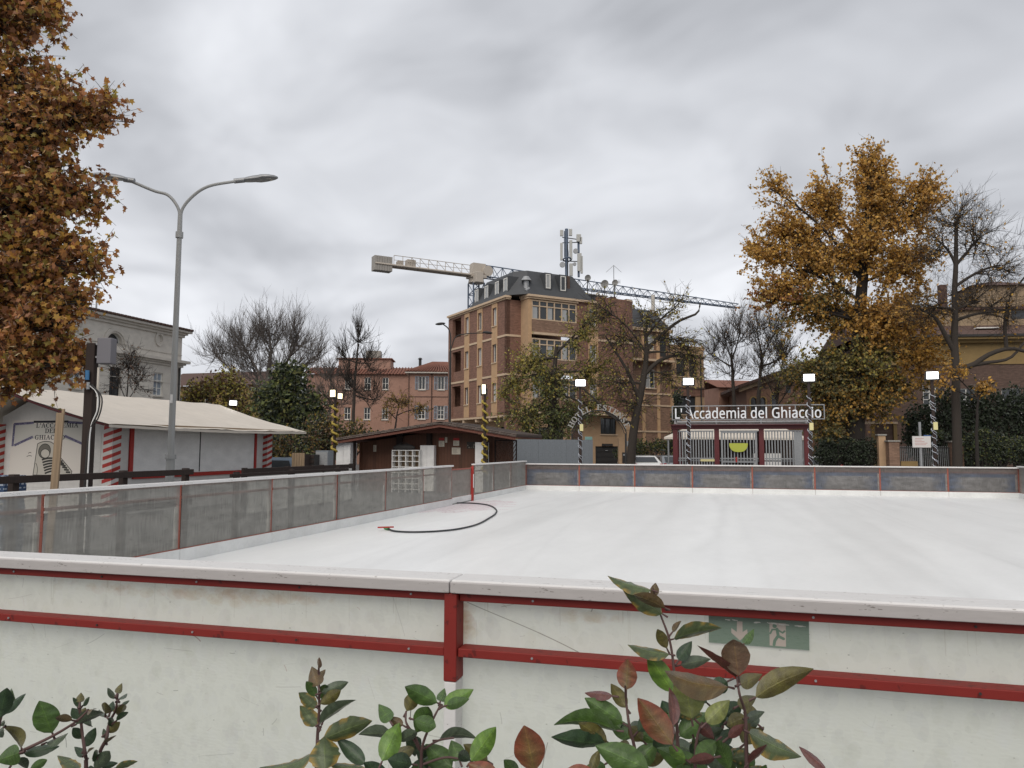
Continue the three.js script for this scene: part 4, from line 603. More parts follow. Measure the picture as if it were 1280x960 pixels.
  wall(f0, rect(5.0, 9.8, y(F[0]), y(13.0)), wr, M.brick); obj('pilaster_strip', prism(rect(6.08, 7.0, y(F[0]), y(12.95)), 0.035, 0, wr).translate(0, 0, 0.002), M.buff, f0); wy.forEach((w) => win(f0, 6.2, y(w + 0.1), 0.66, 1.35, { curtain: 0.8 }));
  for (const b of [F[1], F[2]]) { obj('floor_band', b2(5.05, 6.07, y(b), y(b) + 0.16, -0.05, 0.05), M.buffTrim, f0); obj('floor_band', b2(7.01, 9.8, y(b), y(b) + 0.16, -0.05, 0.05), M.buffTrim, f0); }
  { // rounded corner
    const g = new THREE.CylinderGeometry(1.25, 1.25, y(13.55) - y(F[0]), 14, 1, true, 0, Math.PI / 2).translate(9.8, (y(13.55) + y(F[0])) / 2, -1.25); const uv = g.attributes.uv; for (let i = 0; i < uv.count; i++) uv.setXY(i, uv.getX(i) * 1.96, uv.getY(i) * 9.5); obj('rounded_wall', g, M.brick, t);
    obj('parapet', [b2(7.0, 9.8, y(13.0), y(13.55), -0.3, 0.0), b2(10.75, 11.04, y(F[0]), y(13.5), -6, -1.25)], M.brick, t); obj('terrace_slab', b2(5.6, 10.9, y(12.95), y(13.3), -8, -0.302), M.concrete, t); obj('roof_hut', b2(6.9, 9.6, y(13.31), y(14.2), -5, -2.4), M.slate, t); obj('roof_hut_edge', b2(6.8, 9.7, y(14.2), y(14.28), -5.1, -2.3), M.concrete, t); obj('brick_chimney', [b2(9.85, 10.35, y(13.3), y(14.2), -2.6, -2.1)], M.brickDark, t);
    for (let k = 0; k < 3; k++) obj('floor_band', new THREE.CylinderGeometry(1.29, 1.29, 0.16, 14, 1, false, 0, Math.PI / 2).translate(9.8, [y(F[1]), y(F[2]), y(13.47)][k] + 0.08, -1.25), M.buffTrim, t);
  }
  obj('cornice', [b2(0.62, 5.1, y(12.8), y(12.94), -1.1, 0.14), b2(0.55, 6.9, y(12.94), y(13.1), -1.1, 0.26)], M.buffTrim, t);
  // mansard
  const B = [[-0.62, -1.15], [0.55, 0.18], [6.45, 0.18], [6.45, -7.4], [-0.62, -7.4]], Tp = [[0.4, -1.7], [1.15, -0.95], [5.25, -0.95], [5.25, -6.3], [0.4, -6.3]], bq = (p) => [p[0], y(13.1), p[1]], tq = (p) => [p[0], y(15.15), p[1]];
  obj('mansard_roof', quads([...B.map((b, k) => { const n = (k + 1) % 5; return [bq(b), bq(B[n]), tq(Tp[n]), tq(Tp[k])]; }), [tq(Tp[0]), tq(Tp[1]), tq(Tp[2]), tq(Tp[3])], [tq(Tp[0]), tq(Tp[3]), tq(Tp[4])], [bq(B[0]), bq(B[4]), bq(B[3]), bq(B[2])], [bq(B[0]), bq(B[2]), bq(B[1])]]), M.slate, t);
  obj('roof_deck', b2(XL, 10.2, y(12.9), y(13.06), -11.5, -7.45), M.concrete, t);
  const dorm = (P, x, w, y0, h, z, out) => { const d = obj('dormer', [b2(x - w / 2 - 0.1, x + w / 2 + 0.1, y(y0) - 0.1, y(y0 + h) + 0.1, z - 1.2, z - 0.06), prism(rect(x - w / 2 - 0.1, x + w / 2 + 0.1, y(y0) - 0.1, y(y0 + h) + 0.1), 0.06, 0, [[x - w / 2, x + w / 2, y(y0), y(y0 + h)]]).translate(0, 0, z - 0.058)], M.slate, P); obj('frame', prism(rect(x - w / 2, x + w / 2, y(y0), y(y0 + h)), 0.05, 0, [[x - w / 2 + 0.07, x + w / 2 - 0.07, y(y0) + 0.07, y(y0 + h) - 0.07]]).translate(0, 0, z - 0.04), M.frameWhite, d); obj('pane', b2(x - w / 2 + 0.07, x + w / 2 - 0.07, y(y0) + 0.07, y(y0 + h) - 0.07, z - 0.035, z - 0.02), out ? M.curtain : M.glass, d); };
  for (const tt of [6.5, 4.75, 2.95, 1.55]) dorm(fl, X(tt), 0.62, 13.36, 1.15, -0.12, true);
  dorm(f0, 2.5, 0.42, 13.75, 1.1, -0.1, true); dorm(f0, 3.85, 0.48, 13.7, 1.15, -0.1, false); obj('dormer', b2(4.35, 4.6, y(13.9), y(14.95), -1.1, -0.3), M.brickDark, t, 'narrow chimney beside the dormers');
  const v = obj('roof_vent', [cyl(0.2, 0.2, 0.9, 0.72, y(13.3), -0.35, 10)], M.galv, t); obj('vent_hood', cyl(0.42, 0.2, 0.32, 0.72, y(14.2), -0.35, 12), M.galv, v); obj('vent_elbow', rod([0.5, y(13.35), -0.1], [0.85, y(13.6), -0.2], 0.14, 8), M.galv, v);
  // set-back wing with its own mansard
  const fw = face(t, 10.7, -2.2, 0), wins = [[2.1, 10.0], [2.1, 6.7], [0.4, 9.5]]; const W = 5.4;
  wall(fw, rect(0, W, 0, y(11.6)), [hole(0.35, y(9.3), 1.0, 2.0), hole(2.75, y(10.0), 0.95, 1.35), hole(2.75, y(6.75), 1.0, 1.6), hole(4.35, y(9.5), 0.7, 1.9), hole(0.6, y(3.6), 1.1, 1.5)], M.brickPale, 0.3);
  win(fw, 0.35, y(9.3), 1.0, 2.0, { sill: false }); win(fw, 2.75, y(10.0), 0.95, 1.35, { curtain: 0.9 }); win(fw, 2.75, y(6.75), 1.0, 1.6, { curtain: 0.5 }); win(fw, 4.35, y(9.5), 0.7, 1.9, { cols: 1, sill: false, mat: M.dark }); win(fw, 0.6, y(3.6), 1.1, 1.5, {});
  for (const x of [2.5, 4.1]) obj('pilaster_strip', b2(x - 0.16, x + 0.16, 0, y(11.6), 0.002, 0.03), M.buff, fw);
  obj('balcony_slab', b2(0.02, W, y(8.95), y(9.12), 0.0, 0.9), M.buffTrim, fw); obj('balcony_rail', [...Array(13)].map((_, k) => rod([0.1 + k * 0.2, y(9.12), 0.82], [0.1 + k * 0.2, y(10.0), 0.82], 0.012, 4)).concat(rod([0.05, y(10.0), 0.82], [2.55, y(10.0), 0.82], 0.025, 5)), M.dark, fw);
  for (const b of [3.0, 6.2, 5.2]) obj('floor_band', b2(0, W, y(b), y(b) + 0.14, 0.031, 0.07), M.buffTrim, fw);
  obj('wing_side', b2(15.8, 16.1, 0, y(11.6), -9, -2.502), M.brickPale, t); obj('wing_back', b2(10.7, 16.1, 0, y(11.6), -9.3, -9), M.brickPale, t); obj('cornice', b2(10.6, 16.3, y(11.6), y(11.85), -9.3, -1.95), M.buffTrim, t);
  const wb = [[10.7, -2.0], [16.1, -2.0], [16.1, -9], [10.7, -9]], wt = [[10.7, -3.0], [15.0, -3.0], [15.0, -8], [10.7, -8]], q1 = (p) => [p[0], y(11.86), p[1]], q2 = (p) => [p[0], y(13.6), p[1]];
  obj('mansard_roof', quads([...wb.map((p, k) => [q1(p), q1(wb[(k + 1) % 4]), q2(wt[(k + 1) % 4]), q2(wt[k])]), wt.map(q2), wb.map(q1).reverse()]), M.slate, t); dorm(fw, 2.9, 0.5, 12.2, 1.0, -0.1, true); dorm(fw, 0.6, 0.6, 12.1, 1.0, -0.1, true); obj('flue', [rod([15.0, y(13.2), -3.0], [15.0, y(15.0), -3.0], 0.16, 8), rod([16.05, y(11.9), -1.96], [15.0, y(13.6), -2.96], 0.06, 6)], M.ivoryTrim, t);
  // low tan block at the end
  const fe = face(t, 16.1, -2.0, 0), ew = [[0.55, 7.9, 1.0, 1.5], [0.5, 4.6, 2.2, 1.6], [2.0, 7.9, 0.9, 1.5]]; wall(fe, rect(0.002, 3.7, 0, y(10.3)), ew.map((a) => hole(a[0], y(a[1]), a[2], a[3])), M.buffPale); ew.forEach((a) => win(fe, a[0], y(a[1]), a[2], a[3], { cols: a[2] > 2 ? 4 : 2, mat: M.dark }));
  obj('floor_band', b2(16.1, 19.85, y(9.6), y(9.72), -2.0, -1.9), M.brickDark, t); obj('floor_band', b2(16.1, 19.85, y(6.85), y(7.0), -2.0, -1.9), M.brickDark, t); obj('parapet', b2(16.11, 19.9, y(10.3), y(10.6), -8, -1.94), M.buff, t); obj('end_wall', b2(19.5, 19.8, 0, y(10.3), -8, -2.302), M.buffPale, t); obj('spandrel', b2(16.12, 19.78, y(6.2), y(6.84), -1.998, -1.96), M.brick, t); obj('downpipe', rod([19.35, 0, -1.9], [19.35, y(10), -1.9], 0.06, 6), M.dark, t);
  // ground floor to the right: tan walls, dark gate, canopy
  wall(f0, rect(0.98, 10.7, 0, y(F[0]) - 0.002), [hole(1.6, y(0.6), 2.2, 2.6), hole(7.2, y(2.75), 1.5, 1.25), hole(6.7, 0, 2.2, y(1.8))], M.buffPale); win(f0, 1.6, y(0.6), 2.2, 2.6, { cols: 3, mat: M.dark }); win(f0, 7.2, y(2.75), 1.5, 1.25, { cols: 3, mat: M.dark });
  const gt = obj('garage_door', b2(6.72, 8.88, 0, y(1.78), -0.2, -0.12), M.dark, t); for (let k = 0; k < 5; k++) obj('panel', rbx(2.1, 0.34, 0.03, 0.006, 7.8, 0.2 + k * 0.385, -0.1), M.dark, gt); obj('gate_lamp', cyl(0.12, 0.12, 0.05, 7.8, y(1.45), -0.08, 10), M.galv, t); obj('canopy', b2(3.6, 8.9, y(4.15), y(4.38), 0.0, 1.3), M.buffTrim, t); obj('gate_header', b2(7.3, 8.3, y(1.82), y(2.0), 0.002, 0.08), M.dark, t);
  obj('ground_pilaster', b2(4.6, 5.4, 0, y(4.1), 0.002, 0.12), M.brickDark, t);
}
{ // mobile phone mast on the roof
  const o = at(708, 345, 59.6), t = thing('antenna_mast', 'mobile phone mast with pale panel antennas on the mansard roof', 'antenna', [o.x, 15.15, o.z]);
  obj('mast', [rod([0, 0, 0], [0, 3.9, 0], 0.13, 8), rod([-0.18, 1.6, 0.1], [-0.18, 3.7, 0.1], 0.04, 6), rod([0.95, 0, 0], [0.95, 3.4, 0], 0.09, 8)], M.craneBlue, t); obj('crossbar', [rod([-0.35, 3.2, 0.05], [1.1, 3.0, 0.05], 0.04, 5), rod([-0.35, 2.75, 0.05], [1.1, 2.8, 0.05], 0.04, 5), rod([-0.3, 1.3, 0], [1.0, 1.25, 0], 0.04, 5)], M.dark, t); obj('platform_ring', new THREE.TorusGeometry(0.32, 0.06, 6, 14).rotateX(1.3).translate(0.05, 1.4, 0.1), M.craneBlue, t);
  for (const [x, y, w, h] of [[-0.4, 3.5, 0.26, 0.5], [0.3, 3.55, 0.26, 0.55], [-0.42, 2.0, 0.2, 1.4], [0.32, 2.15, 0.24, 1.55], [0.95, 3.1, 0.36, 0.6], [1.12, 2.9, 0.2, 0.55], [1.0, 1.15, 0.34, 1.45], [1.17, 0.95, 0.18, 1.4], [0.33, 0.55, 0.28, 1.0]]) obj('panel_antenna', rbx(w, h, 0.16, 0.03, x, y, 0.2), M.antenna, t);
  for (const [x, y, r] of [[-0.35, 0.95, 0.22], [0.7, 2.05, 0.2], [0.62, 1.0, 0.14]]) obj('dish', new THREE.CylinderGeometry(r, r, 0.14, 14).rotateX(Math.PI / 2).translate(x, y, 0.2), M.steel, t); obj('cable_drop', tube([[0.05, 2.6, 0.15], [0.12, 1.8, 0.18], [0.06, 0.8, 0.16], [0.1, 0, 0.15]], 0.03, 16, 5), M.dark, t);
  const dish = (px, py, d, r, label, foot) => { const p = at(px, py, d), g = thing('satellite_dish', label, 'satellite dish', [p.x, foot, p.z], 0.3, 'dishes on the flat roof'); const h = p.y - foot; obj('dish', new THREE.SphereGeometry(r * 1.5, 18, 8, 0, TAU, 0, 0.72).rotateX(-Math.PI / 2 + 0.35).translate(0, h, r * 1.3), M.antenna, g); obj('stand', rod([0, 0, 0], [0, h, 0], 0.035, 6), M.dark, g); obj('feed_arm', rod([0, h - r * 0.9, 0.1], [0, h - 0.05, r * 1.1], 0.02, 5), M.dark, g); };
  dish(734, 349, 60.4, 0.27, 'grey satellite dish closest to the mansard edge', 13.3); dish(755, 357, 63.5, 0.36, 'large low satellite dish between two others', 14.28); dish(768, 355, 63.2, 0.28, 'satellite dish beneath the tall aerial', 14.28);
  const p = at(767, 357, 64), g = thing('roof_aerial', 'thin television aerial on a tall rod above the dishes', 'aerial', [p.x, 14.28, p.z]); obj('rod', rod([0, 0, 0], [0, 2.9, 0], 0.03, 5), M.steel, g); obj('whisker', [rod([0, 2.9, 0], [-0.65, 2.3, 0], 0.015, 4), rod([0, 2.9, 0], [0.65, 2.3, 0], 0.015, 4)], M.steel, g); obj('yagi', [rod([0, 1.5, 0], [0.55, 1.45, 0], 0.02, 4), ...[0, 1, 2, 3].map((k) => rod([0.1 + k * 0.14, 1.28, 0], [0.1 + k * 0.14, 1.66, 0], 0.014, 4))], M.dark, g);
}
{ // tower crane
  const o = at(595, 345, 120), t = thing('tower_crane', 'tower crane with tan counter-jib and long blue-grey lattice jib', 'crane', [o.x, G0, o.z], 28.8 * Math.PI / 180), top = 28.0;
  const lattice = (A, B, n, r, rb) => { const g = []; const L = (p, q, f) => p.map((c, i) => c + (q[i] - c) * f); A.forEach((p, i) => g.push(rod(p, B[i], r, 5))); for (let k = 0; k < n; k++) for (let i = 0; i < A.length; i++) { const j = (i + 1) % A.length, a = L(A[i], B[i], k / n), b = L(A[j], B[j], (k + 1) / n), c = L(A[j], B[j], k / n); g.push(rod(a, b, rb, 4), rod(a, c, rb, 4)); } return g; };
  const s = 0.95; obj('mast', lattice([[-s, 0, -s], [s, 0, -s], [s, 0, s], [-s, 0, s]], [[-s, top, -s], [s, top, -s], [s, top, s], [-s, top, s]], 15, 0.13, 0.07), M.craneBlue, t);
  const sl = obj('slewing_unit', [cyl(1.3, 1.15, 0.8, 0, top, 0, 16), bx(2.6, 0.5, 2.2, 0, top + 1.0, 0), bx(2.2, 1.9, 1.2, 0.3, top + 2.2, 0)], M.craneTan, t); obj('drum', new THREE.CylinderGeometry(0.85, 0.85, 1.4, 18).rotateX(Math.PI / 2).translate(1.6, top + 2.0, 0.4), M.craneTan, sl); obj('cab', rbx(1.3, 1.7, 1.2, 0.1, -0.4, top + 0.6, 1.5), M.craneTan, sl);
  const jy = top + 1.1; obj('jib', lattice([[1, jy, -0.7], [1, jy, 0.7], [1, jy + 2.0, 0]], [[57, jy + 0.1, -0.5], [57, jy + 0.1, 0.5], [57, jy + 0.9, 0]], 30, 0.1, 0.055), M.craneBlue, t);
  const cj = obj('counter_jib', [...lattice([[-17, jy, -0.75], [-17, jy, 0.75]], [[-1, jy, -0.75], [-1, jy, 0.75]], 9, 0.16, 0.07), bx(15, 0.12, 1.3, -8.6, jy + 0.05, 0)], M.craneTan, t); obj('handrail', [...[...Array(10)].map((_, k) => rod([-1.5 - k * 1.4, jy, 0.75], [-1.5 - k * 1.4, jy + 1.5, 0.75], 0.05, 4)), rod([-14.1, jy + 1.5, 0.75], [-1.5, jy + 1.5, 0.75], 0.05, 4), rod([-14.1, jy + 0.8, 0.75], [-1.5, jy + 0.8, 0.75], 0.04, 4), ...[...Array(7)].map((_, k) => rod([-1.5 - k * 1.4, jy + 0.1, 0.75], [-2.9 - k * 1.4, jy + 1.5, 0.75], 0.04, 4))], M.craneTan, cj);
  for (let k = 0; k < 7; k++) obj('counterweight', rbx(0.37, 2.2, 1.5, 0.03, -16.9 + k * 0.4, jy + 0.1, 0), M.concrete, t); obj('winch', [rbx(1.4, 1.1, 1.2, 0.1, -11.2, jy + 0.7, 0), bx(0.9, 0.7, 0.9, -12.9, jy + 0.5, 0)], M.craneTan, t);
}
{ // black street lamp at the end of the brick building
  const o = at(562, 560, 50), t = thing('street_lamp', 'black double-armed street lamp beside the brick building', 'street lamp', [o.x, G0, o.z]); obj('pole', cyl(0.1, 0.06, 8.3), M.dark, t); obj('arm', tube([[0, 8.2, 0], [0, 9.2, 0], [-0.15, 9.7, 0], [-0.5, 10.0, 0]], 0.045, 18, 6), M.dark, t); obj('arm', tube([[0, 8.2, 0], [0.35, 9.15, 0], [1.0, 9.35, 0], [2.2, 9.42, 0]], 0.035, 18, 6), M.dark, t);
  for (const [x, y, s] of [[-0.68, 10.02, 1], [2.45, 9.44, -1]]) obj('lamp_head', new THREE.SphereGeometry(1, 14, 8).scale(0.34, 0.09, 0.14).rotateZ(s * 0.1).translate(x, y, 0), M.dark, t);
}
// ---------------------------------------------------------------- entrance pavilion and its sign
const font = await new FontLoader().loadAsync('fonts/droid/droid_sans_regular.typeface.json'), fontB = await new FontLoader().loadAsync('fonts/droid/droid_serif_bold.typeface.json');
{
  const o = rink(31.5, 0, G0), y = (a) => a - G0, t = thing('entrance_pavilion', 'dark red entrance pavilion with grey barred screens', 'pavilion', o, RA);
  const xs = [-1.87, -0.26, 1.43, 3.08]; for (const x of xs) { obj('post', rbx(0.19, y(2.42), 0.16, 0.012, x, y(2.42) / 2, 0), M.maroon, t); obj('post', rbx(0.15, y(2.42), 0.15, 0.012, x, y(2.42) / 2, -3.2), M.maroon, t); }
  obj('fascia', rbx(5.25, 0.17, 0.12, 0.01, 0.6, y(2.5), 0.05), M.maroon, t); obj('roof', quads([[[-2.15, y(2.58), 0.35], [3.3, y(2.58), 0.35], [3.3, y(2.72), -3.6], [-2.15, y(2.72), -3.6]], [[-2.15, y(2.57), 0.35], [-2.15, y(2.71), -3.6], [3.3, y(2.71), -3.6], [3.3, y(2.57), 0.35]], [[-2.15, y(2.58), 0.35], [-2.15, y(2.57), 0.35], [3.3, y(2.57), 0.35], [3.3, y(2.58), 0.35]]]), M.maroon, t); obj('roof_trim', rbx(5.0, 0.09, 0.07, 0.008, 0.65, y(2.66), -0.1), M.antenna, t);
  for (let s = 0; s < 3; s++) { const a = xs[s] + 0.12, b = xs[s + 1] - 0.12, n = s === 1 ? 12 : 13; obj('screen_rail', [bx(b - a, 0.05, 0.04, (a + b) / 2, y(2.34), 0), bx(b - a, 0.05, 0.04, (a + b) / 2, y(1.26), 0), bx(b - a, 0.05, 0.04, (a + b) / 2, 0.15, 0)], M.steel, t); for (let k = 0; k < n; k++) obj('bar', rbx(0.045, y(2.34) - 0.15, 0.035, 0.004, a + (b - a) * (k + 0.5) / n, (y(2.34) + 0.15) / 2, s === 2 && k > 8 ? 0.02 : 0), M.steel, t); }
  obj('gate_leaf', prism(rect(-0.1, 1.25, 0.12, y(2.33)), 0.05, 0, [[-0.03, 1.18, 0.19, y(1.1)], [-0.03, 1.18, y(1.16), y(2.26)]]).translate(0, 0, 0.03), M.steel, t); obj('side_door', b2(2.62, 2.92, 0.1, y(2.3), 0.03, 0.06), M.steel, t);
  obj('back_rail', bx(5, 0.06, 0.04, 0.6, 1.35, -1.6), M.steel, t);
  { const g = new THREE.Shape(); g.moveTo(-0.35, 0.2); g.lineTo(0.35, 0.2); g.quadraticCurveTo(0.36, -0.02, 0.18, -0.12); g.quadraticCurveTo(0, -0.17, -0.18, -0.12); g.quadraticCurveTo(-0.36, -0.02, -0.35, 0.2); obj('yellow_board', new THREE.ExtrudeGeometry(g, { depth: 0.03, bevelEnabled: false }).translate(0.56, y(1.66), 0.1), mat(C(0.42, 0.46, 0.06), { roughness: 0.5 }), t, 'yellow-green half-round board on the gate'); obj('board_hook', b2(0.35, 0.77, y(1.865), y(1.9), 0.09, 0.13), M.dark, t); }
  obj('yellow_label', b2(-0.9, -0.35, y(1.14), y(1.23), 0.02, 0.03), yellowBox, t); obj('red_tag', b2(0.44, 0.5, y(1.12), y(1.32), 0.08, 0.1), M.cabinRed, t);
  const aw = thing('inner_marquee', 'cream marquee roof seen through the pavilion bars', 'marquee', rink(38, 0.6, G0), RA); obj('canopy', quads([[[-3.4, y(2.2), 0], [3.2, y(2.15), 0], [1.6, y(3.0), -2.5], [-1.8, y(3.0), -2.5]], [[-3.4, y(2.2), 0], [-3.4, y(2.1), 0], [3.2, y(2.05), 0], [3.2, y(2.15), 0]], [[-3.4, y(2.2), -5], [3.2, y(2.15), -5], [1.6, y(3.0), -2.5], [-1.8, y(3.0), -2.5]]]), (() => { const m = M.tarp.clone(); m.side = THREE.DoubleSide; return m; })(), aw);
  for (const x of [-3.2, -1, 1, 3]) obj('leg', rod([x, 0, -0.1], [x, y(2.1), -0.1], 0.05, 6), M.steel, aw); obj('counter_front', b2(-2.8, -0.2, 0, 1.0, -1.2, -1.1), M.dark, aw); obj('back_wall', b2(-3.3, 3.1, 0, y(2.3), -5.1, -5.0), M.darkBrown, aw); obj('chest_freezer', rbx(1.3, 0.95, 0.7, 0.05, 1.4, 1.15, -0.9), M.whiteClean, aw, 'white chest on the counter'); obj('counter_front', b2(-0.1, 3, 0, 0.67, -1.2, -0.5), M.dark, aw);
}
{
  const o = rink(31.5, 0, 2.72), t = thing('pavilion_sign', 'long framed sign reading L Accademia del Ghiaccio in light tube letters', 'sign', o, RA);
  const tube8 = mat(C(0.80, 0.83, 0.86), { roughness: 0.35 });
  obj('frame', [bx(5.74, 0.035, 0.05, 0.885, 0.62, 0.1), bx(5.74, 0.035, 0.05, 0.885, 0.075, 0.1), ...[-1.97, -0.55, 0.86, 2.7, 3.74].map((x) => bx(0.035, 0.55, 0.05, x, 0.34, 0.1))], M.steel, t); obj('stand', [bx(5.0, 0.05, 0.12, 0.7, -0.0, 0.06), ...[-1.87, -0.26, 1.43, 3.08].map((x) => bx(0.06, 0.14, 0.06, x, -0.02, 0.06))], M.galv, t); obj('mesh_panel', [...[...Array(28)].map((_, k) => rod([-1.9 + k * 0.2, 0.08, 0.07], [-1.9 + k * 0.2, 0.62, 0.07], 0.005, 4)), ...[0.2, 0.35, 0.5].map((h) => rod([-1.95, h, 0.07], [3.72, h, 0.07], 0.005, 4))], M.dark, t);
  let x = 0; const text = "L' Accademia del Ghiaccio", size = 0.44, sc = size / font.data.resolution, widths = [...text].map((c) => (font.data.glyphs[c]?.ha ?? 400) * sc), tot = widths.reduce((a, b) => a + b, 0), k = 5.55 / tot;
  [...text].forEach((c, i) => { if (c !== ' ') { const g = new TextGeometry(c, { font, size, depth: 0.05, curveSegments: 4, bevelEnabled: true, bevelSize: 0.006, bevelThickness: 0.008, bevelSegments: 1 }); g.scale(Math.min(k, 1.15), 0.92, 1).translate(-1.9 + x * k, 0.12, 0.11); obj('letter', g, tube8, t); } x += widths[i]; });
}
// ---------------------------------------------------------------- grey hoarding, arch sign, gate and signs
{
  const a = at(637, 560, 37), b = at(741, 560, 39.5), L = Math.hypot(b.x - a.x, b.z - a.z), t = thing('site_hoarding', 'blank blue-grey hoarding between hut and entrance', 'hoarding', [a.x, G0, a.z], -Math.atan2(b.z - a.z, b.x - a.x)); const n = 3;
  for (let k = 0; k < n; k++) obj('panel', rbx(L / n - 0.008, 2.27, 0.05, 0.004, (k + 0.5) * L / n, 1.14, 0), M.hoarding, t); for (let k = 0; k <= n; k++) obj('post', rbx(0.06, 2.2, 0.06, 0.004, Math.min(Math.max(k * L / n, 0.04), L - 0.04), 1.1, -0.06), M.galv, t); obj('green_cap', rbx(0.42, 0.16, 0.07, 0.006, L - 0.25, 2.36, 0), mat(C(0.20, 0.36, 0.33), { roughness: 0.6 }), t, 'pale green strip on the hoarding corner');
  const o = at(749, 560, 40), s = thing('arch_sign', 'arched hotel name sign in pale capitals above the gateway', 'sign', [o.x, G0, o.z]); const R = 1.72, cy = 2.05 - G0; const P = (an, r) => [Math.cos(an) * r * 0.95, cy + Math.sin(an) * r, 0];
  obj('arch_rail', [tube([...Array(15)].map((_, k) => P(Math.PI * (0.08 + 0.84 * k / 14), R - 0.16)), 0.03, 40, 6), tube([...Array(15)].map((_, k) => P(Math.PI * (0.08 + 0.84 * k / 14), R - 0.28)), 0.02, 40, 6)], M.dark, s); for (const q of [0.08, 0.92]) { const p = P(Math.PI * q, R - 0.2); obj('post', rod([p[0], 0, 0], p, 0.05, 8), M.dark, s); }
  const cream = mat(C(0.33, 0.32, 0.30), { roughness: 0.5 }), word = 'HOTEL ESTENSE'; [...word].forEach((c, i) => { if (c === ' ') return; const an = Math.PI * (0.845 - 0.695 * i / (word.length - 1)), p = P(an, R); const g = new TextGeometry(c, { font: fontB, size: 0.3, depth: 0.05, curveSegments: 3 }); g.center().rotateZ(an - Math.PI / 2).translate(p[0], p[1] + 0.02, 0.04); obj('letter', g, cream, s); });
  const ga = at(779, 560, 45), gp = thing('gate_pillar', 'plain beige gate pillar with intercom panel under the arch sign', 'pillar', [ga.x, G0, ga.z]); obj('shaft', rbx(0.55, 2.45, 0.5, 0.02, 0, 1.225, 0), M.buffPale, gp); const ic = obj('intercom', rbx(0.24, 0.62, 0.06, 0.01, 0.03, 1.3, 0.275), M.dark, gp); obj('screen', b2(-0.05, 0.11, 1.42, 1.52, 0.306, 0.312), M.galv, ic);
  const pp = at(787, 560, 43), pl = thing('road_sign_post', 'grey sign post in front of the leaning dark trunk', 'sign post', [pp.x, G0, pp.z]); obj('pole', cyl(0.04, 0.04, 2.25), M.galv, pl); obj('plate', rbx(0.36, 0.3, 0.02, 0.01, 0, 2.1, 0.05), M.steel, pl, 'back of a small road sign');
  const rs = at(1151, 560, 34), r = thing('road_sign', 'white rectangular notice on a grey pole before the iron gate', 'sign', [rs.x, G0, rs.z], -0.1); obj('pole', cyl(0.055, 0.055, 3.05, 0, 0, 0), M.galv, r); obj('notice_plate', new THREE.BoxGeometry(0.78, 0.5, 0.02).translate(0.02, 2.17, 0.08), mat(0xffffff, { roughness: 0.5, map: canvasTex(256, 160, (c, W, H) => { c.fillStyle = '#d6d2cf'; c.fillRect(0, 0, W, H); const q = rng(4); c.fillStyle = '#c08d88'; for (let k = 0; k < 5; k++) { c.fillRect(30 + 10 * q(), 30 + k * 22, 90 + 90 * q(), 7); } }) }), r); obj('blue_tab', b2(0.12, 0.42, 2.425, 2.47, 0.075, 0.085), mat(C(0.05, 0.12, 0.3)), r);
  // gate pillars and railings on the far side of the street
  const pillar = (px, w, h, m, label, d = 40) => { const p = at(px, 560, d), g = thing('gate_pillar', label, 'pillar', [p.x, G0, p.z], -0.15); obj('shaft', rbx(w, h, w, 0.02, 0, h / 2, 0), m, g); obj('cap', rbx(w + 0.1, 0.08, w + 0.1, 0.015, 0, h + 0.04, 0), M.concrete, g); return g; };
  pillar(1102, 0.36, 2.55, M.buffPale, 'slim stucco gate pillar beside a brick pillar', 40.6); pillar(1116, 0.52, 2.22, M.brickPale, 'brick gate pillar at the hinge end of the iron gate');
  const np = pillar(1195, 0.56, 2.2, M.brickPale, 'brick gate pillar with a no-parking plate'); const pt = obj('no_parking_plate', rbx(0.22, 0.36, 0.02, 0.01, 0, 1.72, 0.295), M.whiteClean, np); obj('symbol', new THREE.CylinderGeometry(0.075, 0.075, 0.01, 18).rotateX(Math.PI / 2).translate(0, 1.76, 0.308), M.cabinRed, pt); obj('symbol_disc', new THREE.CylinderGeometry(0.05, 0.05, 0.01, 18).rotateX(Math.PI / 2).translate(0, 1.76, 0.312), mat(C(0.03, 0.06, 0.25)), pt);
  const g0 = at(1123, 560, 40), g1 = at(1187, 560, 40), GL = g1.x - g0.x, ig = thing('iron_gate', 'dark iron bar gate with a yellow lower panel', 'gate', [g0.x, G0, -40]); obj('gate_frame', [bx(GL, 0.06, 0.04, GL / 2, 1.92, 0), bx(GL, 0.06, 0.04, GL / 2, 0.2, 0), bx(0.06, 1.9, 0.05, 0.05, 0.98, 0), bx(0.06, 1.9, 0.05, GL * 0.45, 0.98, 0), bx(0.06, 1.9, 0.05, GL - 0.05, 0.98, 0)], M.dark, ig); obj('bars', [...Array(26)].map((_, k) => rod([0.1 + (GL - 0.2) * k / 25, 0.1, 0], [0.1 + (GL - 0.2) * k / 25, 2.0, 0], 0.018, 5)), M.steel, ig).userData.kind = 'stuff'; obj('lower_panel', b2(0.08, GL * 0.36, 0.2, 1.22, 0.03, 0.06), M.yellowWall, ig);
}
